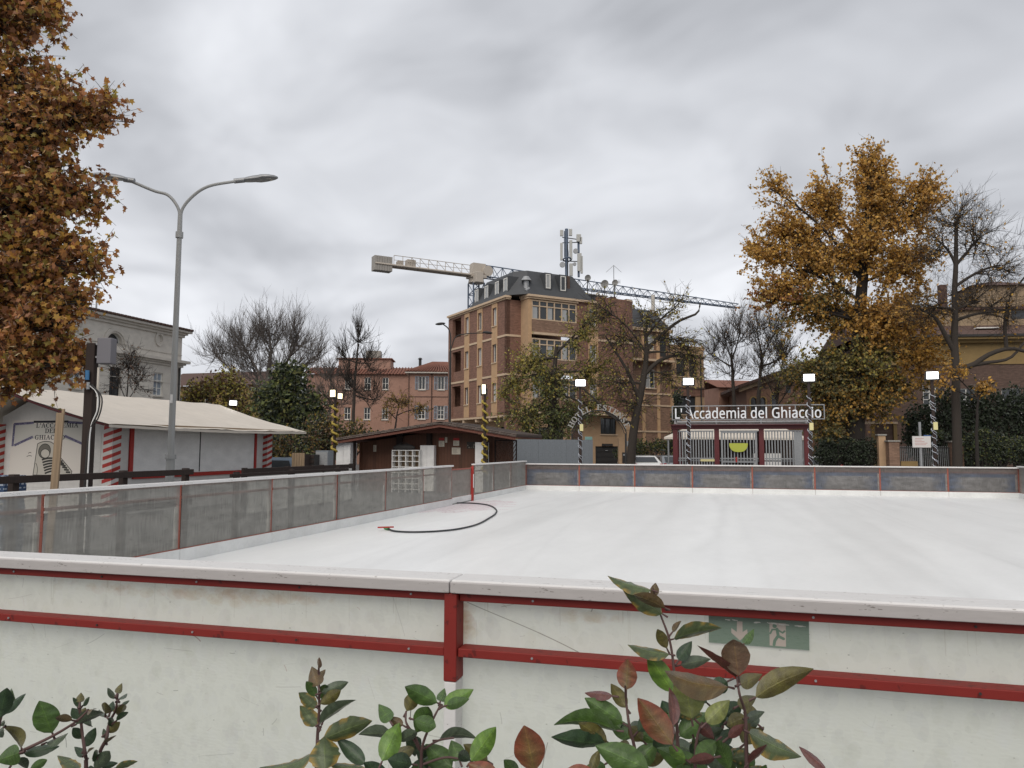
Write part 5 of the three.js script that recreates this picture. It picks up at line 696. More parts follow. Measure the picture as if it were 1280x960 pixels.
// ---------------------------------------------------------------- parked cars
function car(label, x, z, turn, paint) {
  const t = thing('parked_car', label, 'car', [x, G0, z], turn, 'cars parked beyond the rink'), W = 1.76;   // own +z is the tail
  const side = [[-2.1, 0.3], [-2.12, 0.62], [-1.95, 0.78], [-1.1, 0.92], [-0.45, 1.36], [0.2, 1.46], [1.2, 1.42], [1.78, 1.02], [2.02, 0.9], [2.08, 0.55], [2.0, 0.28]];
  const g = prism(side, W, 0).rotateY(-Math.PI / 2).translate(W / 2, 0, 0), p = g.attributes.position; for (let i = 0; i < p.count; i++) if (p.getY(i) > 0.93) p.setX(i, p.getX(i) * (1 - 0.27 * (p.getY(i) - 0.93) / 0.5)); g.computeVertexNormals(); obj('body', g, paint, t);
  obj('rear_window', quads([[[-0.63, 1.08, 1.75], [0.63, 1.08, 1.75], [0.56, 1.36, 1.31], [-0.56, 1.36, 1.31]]]), M.glass, t); obj('windscreen', quads([[[0.66, 0.97, -1.06], [-0.66, 0.97, -1.06], [-0.58, 1.32, -0.53], [0.58, 1.32, -0.53]]]), M.glass, t);
  for (const s of [-1, 1]) { const q = (yy) => s * (W / 2 * (1 - 0.27 * Math.max(0, yy - 0.93) / 0.5) + 0.006); obj('side_window', quads([[[q(0.98), 0.98, -0.85], [q(0.98), 0.98, 1.25], [q(1.34), 1.34, 1.0], [q(1.34), 1.34, -0.35]]]), M.glass, t); obj('tail_lamp', rbx(0.16, 0.3, 0.08, 0.02, s * 0.75, 0.85, 2.0), M.tail, t); obj('door_mirror', rbx(0.18, 0.13, 0.1, 0.03, s * 0.98, 1.0, -0.65), paint, t);
    for (const zz of [-1.3, 1.3]) { const w = obj('wheel', new THREE.CylinderGeometry(0.31, 0.31, 0.2, 20).rotateZ(Math.PI / 2).translate(s * 0.8, 0.31, zz), M.blackRubber, t); obj('rim', new THREE.CylinderGeometry(0.2, 0.2, 0.21, 14).rotateZ(Math.PI / 2).translate(s * 0.802, 0.31, zz), M.steel, w); } }
  obj('bumper', rbx(1.7, 0.24, 0.2, 0.06, 0, 0.45, 2.02), M.dark, t); obj('number_plate', rbx(0.5, 0.11, 0.02, 0.004, 0, 0.72, 2.07), M.whiteClean, t);
}
for (const [px, d, turn, m, label] of [[798, 45, 0.12, M.carWhite, 'white hatchback seen from behind near the arch sign'], [832, 46, 0.15, M.carGrey, 'grey car half hidden by the first pavilion post'], [1025, 43, 0.5, M.carWhite, 'white car parked past the far end of the pavilion'], [350, 31, 1.2, M.carBlue, 'blue-grey car behind the tarpaulin cabin']]) { const p = at(px, 560, d); car(label, p.x, p.z, turn, m); }
{ // bicycle leaning by the shrubs
  const p = at(823, 560, 47), t = thing('bicycle', 'black bicycle leaning among the shrubs behind the grey car', 'bicycle', [p.x, G0, p.z], 0.5); for (const x of [-0.5, 0.5]) { const w = obj('wheel', new THREE.TorusGeometry(0.33, 0.022, 6, 24).translate(x, 0.35 + 0.75, 0), M.blackRubber, t); obj('spokes', [...Array(6)].map((_, k) => rod([x, 1.1, 0], [x + 0.32 * Math.cos(k * 1.05), 1.1 + 0.32 * Math.sin(k * 1.05), 0], 0.006, 3)), M.steel, w); }
  obj('frame', [rod([-0.5, 1.1, 0], [-0.15, 1.55, 0], 0.02), rod([-0.15, 1.55, 0], [0.38, 1.6, 0], 0.02), rod([-0.15, 1.55, 0], [0.0, 1.1, 0], 0.02), rod([0, 1.1, 0], [0.38, 1.6, 0], 0.02), rod([-0.5, 1.1, 0], [0, 1.1, 0], 0.018), rod([0.5, 1.1, 0], [0.36, 1.75, 0], 0.02)], M.dark, t); obj('saddle', rbx(0.24, 0.05, 0.12, 0.02, -0.18, 1.62, 0), M.dark, t); obj('handlebar', rod([0.36, 1.75, -0.25], [0.36, 1.75, 0.25], 0.015), M.steel, t); obj('rack_stand', [bx(1.3, 0.05, 0.3, 0, 0.745, 0), bx(0.06, 0.74, 0.06, -0.5, 0.37, 0), bx(0.06, 0.74, 0.06, 0.5, 0.37, 0)], M.galv, t);
}
// ---------------------------------------------------------------- houses on the right
{
  const y = (a) => a - G0; let o = at(900, 560, 72), t = thing('pink_annex', 'small pink house wall between the brick building and terracotta villa', 'building', [o.x, G0, o.z], 0.2);
  wall(t, rect(0, 4.5, 0, y(7.4)), [hole(2.4, y(4.0), 0.9, 1.5)], M.pink); win(t, 2.4, y(4.0), 0.9, 1.5, { pane: M.shutter }); obj('wall', b2(0, 4.5, 0, y(7.4), -6, -5.7), M.pink, t); obj('wall', b2(0, 0.3, 0, y(7.4), -5.7, -0.302), M.pink, t); obj('roof', quads([[[-0.3, y(7.4), 0.4], [4.8, y(7.4), 0.4], [4.8, y(8.4), -3], [-0.3, y(8.4), -3]], [[4.8, y(7.4), -6.3], [-0.3, y(7.4), -6.3], [-0.3, y(8.4), -3], [4.8, y(8.4), -3]]]), M.terracotta, t);
  // terracotta villa: a gable wall whose roof edge climbs to the right
  o = at(935, 560, 64); t = thing('terracotta_villa', 'terracotta villa with arched twin windows behind the bare trees', 'building', [o.x, G0, o.z], -0.1); const arch = (cx, cy, w, h, n = 8) => [[cx - w / 2, cy], [cx + w / 2, cy], [cx + w / 2, cy + h], ...[...Array(n - 1)].map((_, k) => [cx + w / 2 * Math.cos(Math.PI * (k + 1) / n), cy + h + w / 2 * Math.sin(Math.PI * (k + 1) / n)]), [cx - w / 2, cy + h]];
  const ar = [[0.55, 4.6], [1.3, 4.6], [2.25, 5.0]], L = 8.5, tv = y(6.6), tp = y(9.6), rl = (x) => tv + (tp - tv) * x / L; const clay = mat(C(0.22, 0.125, 0.085), { map: T.plaster });
  wall(t, [[0, 0], [L, 0], [L, tp], [0, tv]], ar.map(([x, yy]) => arch(x, y(yy), 0.46, 1.1)), clay);
  for (const [x, yy] of ar) { const w = obj('window', prism(arch(x, y(yy), 0.68, 1.1), 0.08, 0, [arch(x, y(yy) + 0.001, 0.46, 1.1)]).translate(0, 0, 0.003), M.yellowWall, t); obj('pane', prism(arch(x, y(yy), 0.44, 1.1), 0.03).translate(0, 0, -0.2), M.glass, w); }
  obj('wall', b2(0, 0.3, 0, tv, -9, -0.302), clay, t); obj('wall', b2(0, L, 0, tv, -9.3, -9), clay, t); obj('rake_board', prism([[-0.6, rl(-0.6)], [L, rl(L)], [L, rl(L) + 0.35], [-0.6, rl(-0.6) + 0.35]], 0.5).translate(0, 0, -0.2), M.tan, t); obj('roof', metres(prism([[-0.8, rl(-0.8) + 0.352], [L, rl(L) + 0.352], [L, rl(L) + 0.6], [-0.8, rl(-0.8) + 0.6]], 10).translate(0, 0, -9.4)), M.terracottaDark, t); obj('small_window', b2(3.2, 3.6, y(6.3), y(6.9), -0.05, 0.02), M.glass, t);
  // brown brick house at the right edge
  o = at(1140, 560, 54); t = thing('brown_brick_house', 'brown brick house with tan upper storey and deep yellow eaves', 'building', [o.x, G0, o.z], -0.12); const W = 17, e = y(9.1), holes = [[3.2, 3.6, 1.2, 2.3], [6.1, 3.6, 1.3, 2.3], [9.2, 3.6, 1.3, 2.3], [0.9, 4.6, 0.9, 1.6]];
  wall(t, rect(-3, W, 0, y(7.6)), holes.map((a) => hole(a[0], y(a[1]), a[2], a[3])), M.brickDark); holes.forEach((a) => win(t, a[0], y(a[1]), a[2], a[3], { rows: 3, sillMat: M.concrete })); obj('frieze', b2(-3, W, y(7.6), e, -0.3, 0.06), M.yellowWall, t); obj('cornice', [b2(-3.3, W + 0.3, e, e + 0.2, -0.3, 0.45), b2(-3.5, W + 0.5, e + 0.2, e + 0.36, -0.3, 0.8)], M.yellowWall, t); obj('gutter', b2(-3.6, W + 0.6, e + 0.36, e + 0.52, 0.5, 0.92), M.dark, t);
  obj('wall', b2(-3, W, 0, e, -9.3, -9), M.brickDark, t); obj('wall', b2(-3, -2.7, 0, e, -9, -0.302), M.brickDark, t); obj('roof', quads([[[-3.6, e + 0.45, 0.9], [W + 0.6, e + 0.45, 0.9], [W + 0.6, e + 2.0, -4], [-3.6, e + 2.0, -4]], [[-3.6, e + 0.45, 0.9], [-3.6, e + 2.0, -4], [-3.6, e + 0.45, -9.6]], [[W + 0.6, e + 0.45, -9.6], [-3.6, e + 0.45, -9.6], [-3.6, e + 2, -4], [W + 0.6, e + 2, -4]]]), M.terracottaDark, t);
  obj('skylight', b2(5.2, 6.7, e + 1.22, e + 1.3, -1.6, -1.1), M.frameWhite, t); obj('upper_storey', b2(-1.5, W, e + 0.8, y(12.0), -8, -3.2), M.tan, t); obj('upper_roof', b2(-1.8, W, y(12.0), y(12.2), -8.2, -2.9), M.terracottaDark, t); obj('tower', b2(6.2, 10.4, y(12.2), y(13.9), -7, -3.6), M.tan, t); obj('tower_roof', quads([[[5.9, y(13.9), -3.3], [10.7, y(13.9), -3.3], [8.3, y(14.6), -5.3]], [[10.7, y(13.9), -3.3], [10.7, y(13.9), -7.3], [8.3, y(14.6), -5.3]], [[10.7, y(13.9), -7.3], [5.9, y(13.9), -7.3], [8.3, y(14.6), -5.3]], [[5.9, y(13.9), -7.3], [5.9, y(13.9), -3.3], [8.3, y(14.6), -5.3]], [[5.9, y(13.89), -3.3], [5.9, y(13.89), -7.3], [10.7, y(13.89), -7.3], [10.7, y(13.89), -3.3]]]), M.terracottaDark, t); obj('attic_window', b2(8.6, 10.2, y(11.3), y(11.9), -3.3, -3.18), M.glass, t);
  obj('lower_wing', b2(3.9, 4.4, y(12.2), y(14.1), -4.2, -3.7), M.terracottaDark, t, 'dark chimney stack');
  o = at(1107, 560, 46); t = thing('portal', 'yellow framed doorway behind the gate pillars', 'doorway', [o.x, G0, o.z], -0.1); obj('jamb', b2(-0.72, -0.55, 0, 3.35, -0.2, 0), M.yellowWall, t); obj('jamb', b2(0.52, 0.72, 0, 3.35, -0.2, 0), M.yellowWall, t); obj('lintel', b2(-1.2, 0.75, 3.352, 3.48, -0.2, 0.05), M.buffTrim, t); obj('door', b2(-0.548, 0.518, 0, 3.34, -0.18, -0.1), M.brickDark, t);
}
// ---------------------------------------------------------------- trees
class Buf {
  constructor() { this.p = []; this.n = []; this.c = []; this.u = []; this.i = []; }
  tube(pts, r0, r1, sides) {
    const N = pts.length, base = this.p.length / 3; let len = 0;
    for (let k = 0; k < N; k++) {
      const a = pts[Math.max(k - 1, 0)], b = pts[Math.min(k + 1, N - 1)], d = b.clone().sub(a).normalize(), s = Math.abs(d.y) < 0.9 ? new THREE.Vector3(0, 1, 0) : new THREE.Vector3(1, 0, 0), e = s.cross(d).normalize(), f = d.clone().cross(e), r = r0 + (r1 - r0) * k / (N - 1);
      if (k) len += pts[k].distanceTo(pts[k - 1]);
      for (let j = 0; j < sides; j++) { const an = TAU * j / sides, x = Math.cos(an), y = Math.sin(an), nx = e.x * x + f.x * y, ny = e.y * x + f.y * y, nz = e.z * x + f.z * y; this.p.push(pts[k].x + nx * r, pts[k].y + ny * r, pts[k].z + nz * r); this.n.push(nx, ny, nz); this.u.push(j / sides * Math.max(r0 * 6, 0.2), len); }
    }
    for (let k = 0; k < N - 1; k++) for (let j = 0; j < sides; j++) { const a = base + k * sides + j, b = base + k * sides + (j + 1) % sides; this.i.push(a, b, b + sides, a, b + sides, a + sides); }
  }
  fan(center, rim, nrm, col) { const b = this.p.length / 3; for (const v of [center, ...rim]) { this.p.push(v.x, v.y, v.z); this.n.push(nrm.x, nrm.y, nrm.z); this.c.push(col[0], col[1], col[2]); this.u.push(0, 0); } for (let k = 1; k < rim.length; k++) this.i.push(b, b + k, b + k + 1); }
  leaf(o, d, size, col, r, wide = 0.5) {   // folded blade from o along d
    const side = new THREE.Vector3(r() - 0.5, r() - 0.5, r() - 0.5).cross(d).normalize(), nn = side.clone().cross(d).normalize(), m = o.clone().addScaledVector(d, size * 0.5).addScaledVector(nn, -size * 0.08), tip = o.clone().addScaledVector(d, size);
    const a = m.clone().addScaledVector(side, size * wide * 0.5).addScaledVector(nn, size * 0.14), b = m.clone().addScaledVector(side, -size * wide * 0.5).addScaledVector(nn, size * 0.14), k = this.p.length / 3;
    for (const v of [o, a, tip, b]) { this.p.push(v.x, v.y, v.z); this.n.push(nn.x, nn.y, nn.z); this.c.push(col[0], col[1], col[2]); this.u.push(0, 0); }
    this.i.push(k, k + 1, k + 2, k, k + 2, k + 3);
  }
  lobed(o, d, size, col, r) {   // five-pointed plane leaf
    const side = new THREE.Vector3(r() - 0.5, r() - 0.5, r() - 0.5).cross(d).normalize(), nn = side.clone().cross(d).normalize(), c = o.clone().addScaledVector(d, size * 0.38), rim = [];
    const prof = [[-2.75, 0.36], [-2.2, 0.5], [-1.75, 0.3], [-1.15, 0.58], [-0.6, 0.32], [0, 0.66], [0.6, 0.32], [1.15, 0.58], [1.75, 0.3], [2.2, 0.5], [2.75, 0.36]];
    const bend = (r() - 0.3) * 0.5; for (const [a, q] of prof) { const x = Math.sin(a) * q * size, y = Math.cos(a) * q * size; rim.push(c.clone().addScaledVector(side, x).addScaledVector(d, y).addScaledVector(nn, bend * (x * x + y * y) / size)); } rim.push(rim[0]); rim.reverse(); this.fan(c, rim, nn, col);
  }
  build() { const g = new THREE.BufferGeometry(); g.setAttribute('position', new THREE.Float32BufferAttribute(this.p, 3)); g.setAttribute('normal', new THREE.Float32BufferAttribute(this.n, 3)); g.setAttribute('uv', new THREE.Float32BufferAttribute(this.u, 2)); if (this.c.length) g.setAttribute('color', new THREE.Float32BufferAttribute(this.c, 3)); g.setIndex(this.i); return g; }
}
const bez = (a, b, c, n) => [...Array(n + 1)].map((_, k) => { const t = k / n, s = 1 - t; return new THREE.Vector3(a.x * s * s + 2 * b.x * s * t + c.x * t * t, a.y * s * s + 2 * b.y * s * t + c.y * t * t, a.z * s * s + 2 * b.z * s * t + c.z * t * t); });
const on = (pts, q) => { const f = Math.min(Math.max(q, 0), 0.9999) * (pts.length - 1), k = Math.floor(f); return pts[k].clone().lerp(pts[k + 1], f - k); };
const rv = (r) => { const a = r() * TAU, z = r() * 2 - 1, s = Math.sqrt(1 - z * z); return new THREE.Vector3(Math.cos(a) * s, z, Math.sin(a) * s); };
// lobes are given as seen: centre and half sizes in photo pixels at the tree's own distance; `deep` is the lobe's half depth over its half width
function tree(o) {
  const r = rng(o.seed), d = o.depth, s = d / FOCAL, b = at(o.px, 560, d), t = thing(o.name ?? 'tree', o.label, o.category ?? 'tree', [b.x, G0, b.z], 0, o.group), base = new THREE.Vector3(b.x, G0, b.z);
  const loc = (px, py, dz = 0) => { const p = at(px, py, d); p.z += dz; return p.sub(base); };
  const trunk = o.trunk.map((q) => loc(q[0], q[1], q[2] ?? 0)); trunk[0].y = -0.05; const curve = new THREE.CatmullRomCurve3(trunk).getPoints(14);
  const tb = new Buf(); curve.forEach((p, k) => { if (k > 1) { p.x += 0.02 * d / 40 * n2(k * 0.9, o.seed); p.z += 0.04 * n2(k * 0.8, o.seed + 3); } }); tb.tube([curve[0].clone().setY(-0.05), ...curve.slice(1)], o.r0, o.r0 * (o.taper ?? 0.4), 10); obj('trunk', tb.build(), o.bark ?? M.bark, t);
  const bb = new Buf(), lb = new Buf(); const up = o.up ?? 0.3, jit = o.jit ?? 1, tips = [];
  for (const L of o.lobes) {
    const [px, py, rx, ry, n, from = 0.7, dz = 0, colors = o.colors] = L, c = loc(px, py, dz), R = new THREE.Vector3(rx * s, ry * s, rx * s * (o.deep ?? 0.85));
    const st = on(curve, from), mid = st.clone().lerp(c, 0.5); mid.y += (o.arch ?? 0.1) * st.distanceTo(c); mid.add(rv(r).multiplyScalar(0.12 * st.distanceTo(c))); const limb = bez(st, mid, c, 8), lr = o.r0 * (o.limb ?? 0.42); bb.tube(limb, lr, lr * 0.4, 7);
    for (let k = 0; k < n; k++) {
      const q = rv(r), m = Math.pow(r(), 0.45), e = new THREE.Vector3(c.x + q.x * R.x * m, c.y + q.y * R.y * m, c.z + q.z * R.z * m), a = on(limb, 0.3 + 0.7 * Math.pow(r(), 0.7)), bm = a.clone().lerp(e, 0.45); bm.addScaledVector(new THREE.Vector3(0, 1, 0), (o.bow ?? 0.1) * a.distanceTo(e)); bm.add(rv(r).multiplyScalar(0.14 * a.distanceTo(e)));
      const br = bez(a, bm, e, 6), brad = (o.branch ?? 0.16) * o.r0 * (0.6 + 0.6 * r()); bb.tube(br, brad, Math.max(brad * 0.3, o.twigR ?? 0.008), 5);
      for (let w = 0; w < o.twigs; w++) {
        const p = on(br, 0.25 + 0.75 * r()), dir = br[6].clone().sub(br[3]).normalize().multiplyScalar(0.7).add(rv(r).multiplyScalar(jit)).add(new THREE.Vector3(0, up, 0)).normalize(), len = o.twig * (0.45 + 0.75 * r()), tp = bez(p, p.clone().addScaledVector(dir, len * 0.5).add(rv(r).multiplyScalar(len * 0.12)), p.clone().addScaledVector(dir, len).add(new THREE.Vector3(0, (o.lift ?? 0) * len, 0)), 3);
        bb.tube(tp, (o.twigR ?? 0.008) * 1.3, (o.twigR ?? 0.008) * 0.4, 3);
        for (let v = 0; v < (o.sub ?? 0); v++) { const p2 = on(tp, 0.2 + 0.8 * r()), d2 = dir.clone().multiplyScalar(0.8).add(rv(r).multiplyScalar(0.8)).add(new THREE.Vector3(0, up, 0)).normalize(), l2 = len * (0.25 + 0.4 * r()); bb.tube([p2, p2.clone().addScaledVector(d2, l2)], (o.twigR ?? 0.008) * 0.8, (o.twigR ?? 0.008) * 0.35, 3); }
        if (o.leaves) for (let v = 0, m2 = o.leaves * (0.4 + 1.2 * r()); v < m2; v++) { const p2 = on(tp, r()).add(rv(r).multiplyScalar(o.size * 0.5)), dl = rv(r).add(new THREE.Vector3(0, -(o.droop ?? 0.5), 0)).normalize(), cl = colors[Math.floor(r() * colors.length)], k2 = 0.75 + 0.5 * r(); (o.lobedLeaf ? lb.lobed(p2, dl, o.size * (0.6 + 0.7 * r()), cl.map((x) => x * k2), r) : lb.leaf(p2, dl, o.size * (0.6 + 0.7 * r()), cl.map((x) => x * k2), r, o.wide ?? 0.6)); }
      }
    }
  }
  for (const [pts, ra, rb] of o.extra ?? []) bb.tube(new THREE.CatmullRomCurve3(pts.map((q) => loc(...q))).getPoints(10), ra, rb, 7);
  obj('branches', bb.build(), o.bark ?? M.bark, t); if (lb.i.length) obj('crown', lb.build(), M.leaf, t); return t;
}
const autumn = [[0.42, 0.18, 0.04], [0.50, 0.25, 0.045], [0.27, 0.105, 0.032], [0.36, 0.135, 0.034], [0.34, 0.26, 0.045], [0.56, 0.32, 0.05], [0.22, 0.09, 0.03]], gold = [[0.60, 0.335, 0.055], [0.54, 0.285, 0.045], [0.46, 0.25, 0.045], [0.66, 0.40, 0.07], [0.38, 0.225, 0.045]], oliveDark = [[0.15, 0.13, 0.025], [0.10, 0.10, 0.022], [0.24, 0.16, 0.025], [0.09, 0.09, 0.02], [0.32, 0.19, 0.025]], olive = [[0.40, 0.34, 0.07], [0.30, 0.28, 0.06], [0.44, 0.34, 0.06], [0.22, 0.22, 0.05]], green = [[0.13, 0.155, 0.04], [0.09, 0.12, 0.03], [0.19, 0.19, 0.04]], ever = [[0.022, 0.04, 0.013], [0.03, 0.05, 0.016], [0.018, 0.03, 0.011]], brown = [[0.12, 0.06, 0.03], [0.16, 0.085, 0.035], [0.09, 0.045, 0.025]], ochre = [[0.30, 0.19, 0.03], [0.24, 0.14, 0.025]];
tree({ name: 'plane_tree', label: 'large plane tree with rusty autumn leaves at the left edge', px: -150, depth: 13, seed: 101, r0: 0.26, trunk: [[-150, 740], [-150, 560], [-140, 380], [-120, 180], [-110, 20]], deep: 0.8, size: 0.098, lobedLeaf: true, leaves: 8.5, twigs: 11, twig: 0.5, twigR: 0.006, up: 0.1, droop: 0.55, colors: autumn, limb: 0.35, branch: 0.11,
  lobes: [[-240, 60, 130, 120, 22, 0.8], [-290, 240, 120, 100, 20, 0.6], [-230, 390, 110, 70, 18, 0.4], [-70, -110, 140, 110, 26, 0.95], [15, 30, 62, 70, 26, 0.9], [55, 15, 36, 30, 8, 0.9], [-60, 110, 110, 90, 24, 0.7], [40, 160, 72, 62, 30, 0.7], [108, 150, 52, 44, 19, 0.7, 0.3], [152, 156, 26, 20, 7, 0.7, 0.4], [-40, 240, 110, 90, 26, 0.6], [64, 245, 66, 52, 26, 0.55], [108, 240, 34, 30, 9, 0.55], [30, 320, 78, 56, 30, 0.45], [106, 322, 46, 34, 13, 0.45], [-50, 360, 90, 70, 20, 0.4], [30, 395, 70, 52, 30, 0.38], [85, 400, 36, 40, 11, 0.38], [5, 450, 90, 36, 34, 0.3], [70, 455, 40, 34, 16, 0.3], [25, 98, 58, 40, 15, 0.8], [36, 208, 70, 34, 18, 0.65], [56, 288, 66, 34, 17, 0.5], [60, 360, 60, 34, 14, 0.42]] });
tree({ name: 'ginkgo_tree', label: 'tall ginkgo with orange-yellow leaves behind the pavilion', px: 1068, depth: 42, seed: 202, r0: 0.55, trunk: [[1068, 575], [1070, 500], [1074, 400], [1084, 280], [1090, 190]], taper: 0.2, deep: 0.8, size: 0.16, leaves: 12.5, twigs: 12, twig: 1.2, twigR: 0.011, up: 0.35, droop: 0.7, wide: 0.85, colors: gold, limb: 0.17, branch: 0.06,
  lobes: [[1090, 215, 24, 52, 24, 0.95], [1098, 260, 46, 46, 34, 0.8], [1148, 265, 34, 46, 20, 0.75], [1165, 240, 18, 28, 7, 0.75], [1030, 255, 32, 52, 26, 0.7], [972, 285, 38, 44, 20, 0.6], [942, 318, 28, 34, 14, 0.55], [962, 235, 14, 22, 6, 0.6], [962, 360, 30, 28, 10, 0.5], [1000, 330, 56, 44, 30, 0.55], [1070, 320, 62, 52, 46, 0.7], [1140, 330, 44, 46, 26, 0.6], [965, 370, 34, 30, 8, 0.5, 0, autumn], [1020, 390, 56, 44, 30, 0.5, 0, gold.concat(oliveDark)], [1085, 400, 60, 50, 40, 0.5], [1125, 410, 42, 46, 30, 0.5, 1.5], [1140, 450, 34, 26, 12, 0.4, 1.5], [1060, 460, 66, 40, 40, 0.4, 0, oliveDark.concat(olive)], [1020, 480, 44, 40, 30, 0.35, 0, oliveDark], [1100, 490, 56, 32, 26, 0.35, 0, oliveDark.concat(gold)], [1050, 518, 54, 28, 28, 0.3, 0, oliveDark.concat(gold)], [1040, 545, 34, 14, 10, 0.25, 0, oliveDark]] });
tree({ name: 'bare_tree', label: 'bare dark tree with a heavy curved lower bough right of the ginkgo', px: 1196, depth: 38, seed: 303, bark: M.barkThin, r0: 0.24, trunk: [[1196, 575], [1195, 480], [1193, 400], [1194, 330], [1196, 270]], taper: 0.3, deep: 0.9, twigs: 11, sub: 5, twig: 1.5, twigR: 0.009, up: 0.25, limb: 0.36, branch: 0.15, leaves: 0.15, size: 0.16, colors: gold,
  lobes: [[1195, 280, 22, 30, 10, 0.95], [1225, 295, 34, 36, 14, 0.75], [1172, 300, 24, 34, 9, 0.75], [1250, 330, 26, 36, 10, 0.65], [1165, 385, 36, 26, 9, 0.55], [1225, 375, 40, 24, 10, 0.55], [1262, 390, 26, 40, 9, 0.5]], extra: [[[[1194, 460], [1215, 455], [1235, 442], [1262, 434], [1290, 440]], 0.16, 0.08], [[[1215, 455], [1232, 452], [1262, 446], [1282, 424]], 0.11, 0.05], [[[1194, 440], [1180, 415], [1168, 395], [1150, 385]], 0.14, 0.05], [[[1258, 436], [1256, 400], [1262, 370], [1280, 345]], 0.1, 0.04]] });
tree({ name: 'twig_cluster_tree', label: 'small tree with a few bright orange leaves before the brown house', px: 1222, depth: 37, seed: 304, r0: 0.1, trunk: [[1222, 575], [1221, 530], [1223, 490]], deep: 0.8, twigs: 7, twig: 0.5, twigR: 0.008, leaves: 4, size: 0.17, colors: gold, lobes: [[1230, 485, 13, 14, 8, 0.9], [1190, 465, 24, 12, 7, 0.9], [1175, 478, 14, 10, 4, 0.9]] });
tree({ name: 'robinia_tree', label: 'olive-green leafy tree before the glazed bay of the brick building', px: 688, depth: 45, seed: 404, bark: M.barkThin, r0: 0.26, trunk: [[688, 575], [690, 520], [692, 470], [696, 430]], deep: 0.8, size: 0.16, leaves: 6, twigs: 10, twig: 1.0, twigR: 0.011, up: 0.1, droop: 0.8, colors: olive, limb: 0.35, branch: 0.1,
  lobes: [[668, 455, 34, 32, 22, 0.85], [640, 475, 24, 34, 15, 0.7], [690, 480, 46, 36, 34, 0.7, 0, olive.concat(green)], [655, 520, 34, 34, 22, 0.5, 0, green.concat(olive)], [700, 525, 44, 34, 34, 0.5, 0, green], [725, 420, 26, 28, 10, 0.9], [738, 400, 22, 22, 6, 0.9], [745, 465, 26, 40, 16, 0.7], [740, 510, 24, 26, 10, 0.5, 0, olive.concat(green)], [680, 555, 40, 16, 14, 0.3, 0, green]] });
tree({ name: 'locust_tree', label: 'dark forked tree with sparse yellow-green leaves beside the arch sign', px: 787, depth: 43, seed: 505, bark: M.barkThin, r0: 0.28, trunk: [[787, 575], [793, 530], [803, 480], [808, 440], [806, 410]], taper: 0.3, deep: 0.8, size: 0.15, leaves: 2.2, twigs: 8, sub: 1, twig: 1.3, twigR: 0.012, up: -0.05, droop: 0.9, colors: olive.concat(ochre), limb: 0.24, branch: 0.09, arch: 0.22,
  lobes: [[810, 395, 30, 28, 12, 0.95], [845, 425, 38, 28, 20, 0.8], [872, 455, 20, 32, 12, 0.75], [775, 425, 36, 34, 20, 0.75], [755, 390, 36, 26, 14, 0.75], [772, 480, 34, 30, 18, 0.5], [790, 510, 26, 22, 12, 0.4], [838, 470, 30, 24, 10, 0.6], [845, 385, 30, 18, 8, 0.9]], extra: [[[[793, 530], [765, 520], [745, 500], [728, 485]], 0.11, 0.04], [[[800, 500], [785, 465], [770, 440], [757, 420]], 0.13, 0.04], [[[806, 440], [830, 415], [850, 400], [872, 390], [875, 378]], 0.12, 0.04], [[[803, 470], [825, 450], [848, 444], [870, 456]], 0.14, 0.05]] });
const bare = (px, depth, seed, label, r0, trunk, lobes, o = {}) => tree({ name: 'bare_tree', label, px, depth, seed, r0: r0 * 0.75, trunk, lobes, bark: M.barkGrey, deep: 0.85, twigs: 9, sub: 4, twig: 1.7, twigR: 0.011, up: 0.75, jit: 0.6, limb: 0.4, branch: 0.13, bow: -0.06, arch: -0.08, group: 'leafless trees beyond the rink', ...o });
bare(330, 60, 606, 'broad bare crowned tree above the dark evergreen', 0.4, [[330, 575], [332, 520], [335, 470], [338, 440]], [[335, 412, 32, 32, 30, 0.7], [298, 425, 32, 30, 26, 0.55], [268, 442, 24, 24, 16, 0.45], [374, 420, 28, 32, 26, 0.6], [396, 445, 18, 28, 12, 0.5], [315, 455, 50, 28, 24, 0.4], [360, 455, 40, 28, 20, 0.4]], { twigs: 10 });
bare(440, 50, 607, 'thin bare tree rising before the long pink house', 0.18, [[440, 575], [442, 520], [444, 470], [448, 430]], [[447, 425, 10, 24, 9, 0.95], [432, 450, 16, 30, 10, 0.8], [462, 455, 18, 28, 10, 0.8], [445, 490, 32, 30, 14, 0.6], [475, 500, 20, 24, 6, 0.5]], { twig: 1.2, twigR: 0.012, bark: M.barkThin });
bare(415, 54, 608, 'reddish bare tree between the evergreen and the pink house', 0.16, [[412, 575], [412, 520], [414, 480]], [[412, 470, 22, 34, 12, 0.95], [400, 500, 24, 30, 12, 0.7], [425, 505, 20, 30, 10, 0.6]], { twig: 1.3, twigR: 0.012, leaves: 0.35, size: 0.14, colors: brown });
tree({ name: 'young_tree', label: 'small tree with thin ochre leaves over the hut roof', px: 495, depth: 46, seed: 609, r0: 0.09, trunk: [[492, 575], [494, 540], [497, 515]], deep: 0.8, twigs: 7, twig: 0.7, twigR: 0.009, leaves: 3.4, size: 0.13, colors: ochre, up: 0.1, lobes: [[500, 500, 20, 14, 16, 0.95], [528, 512, 14, 9, 8, 0.9], [485, 515, 14, 14, 6, 0.8]] });
bare(914, 62, 610, 'bare tree just past the end of the brick building', 0.26, [[916, 575], [918, 520], [916, 470], [914, 440]], [[905, 420, 26, 28, 14, 0.9], [925, 415, 24, 26, 14, 0.9], [890, 440, 22, 26, 9, 0.8], [918, 460, 30, 30, 12, 0.6]], { bark: M.barkThin, twig: 1.5, leaves: 0.3, size: 0.16, colors: brown });
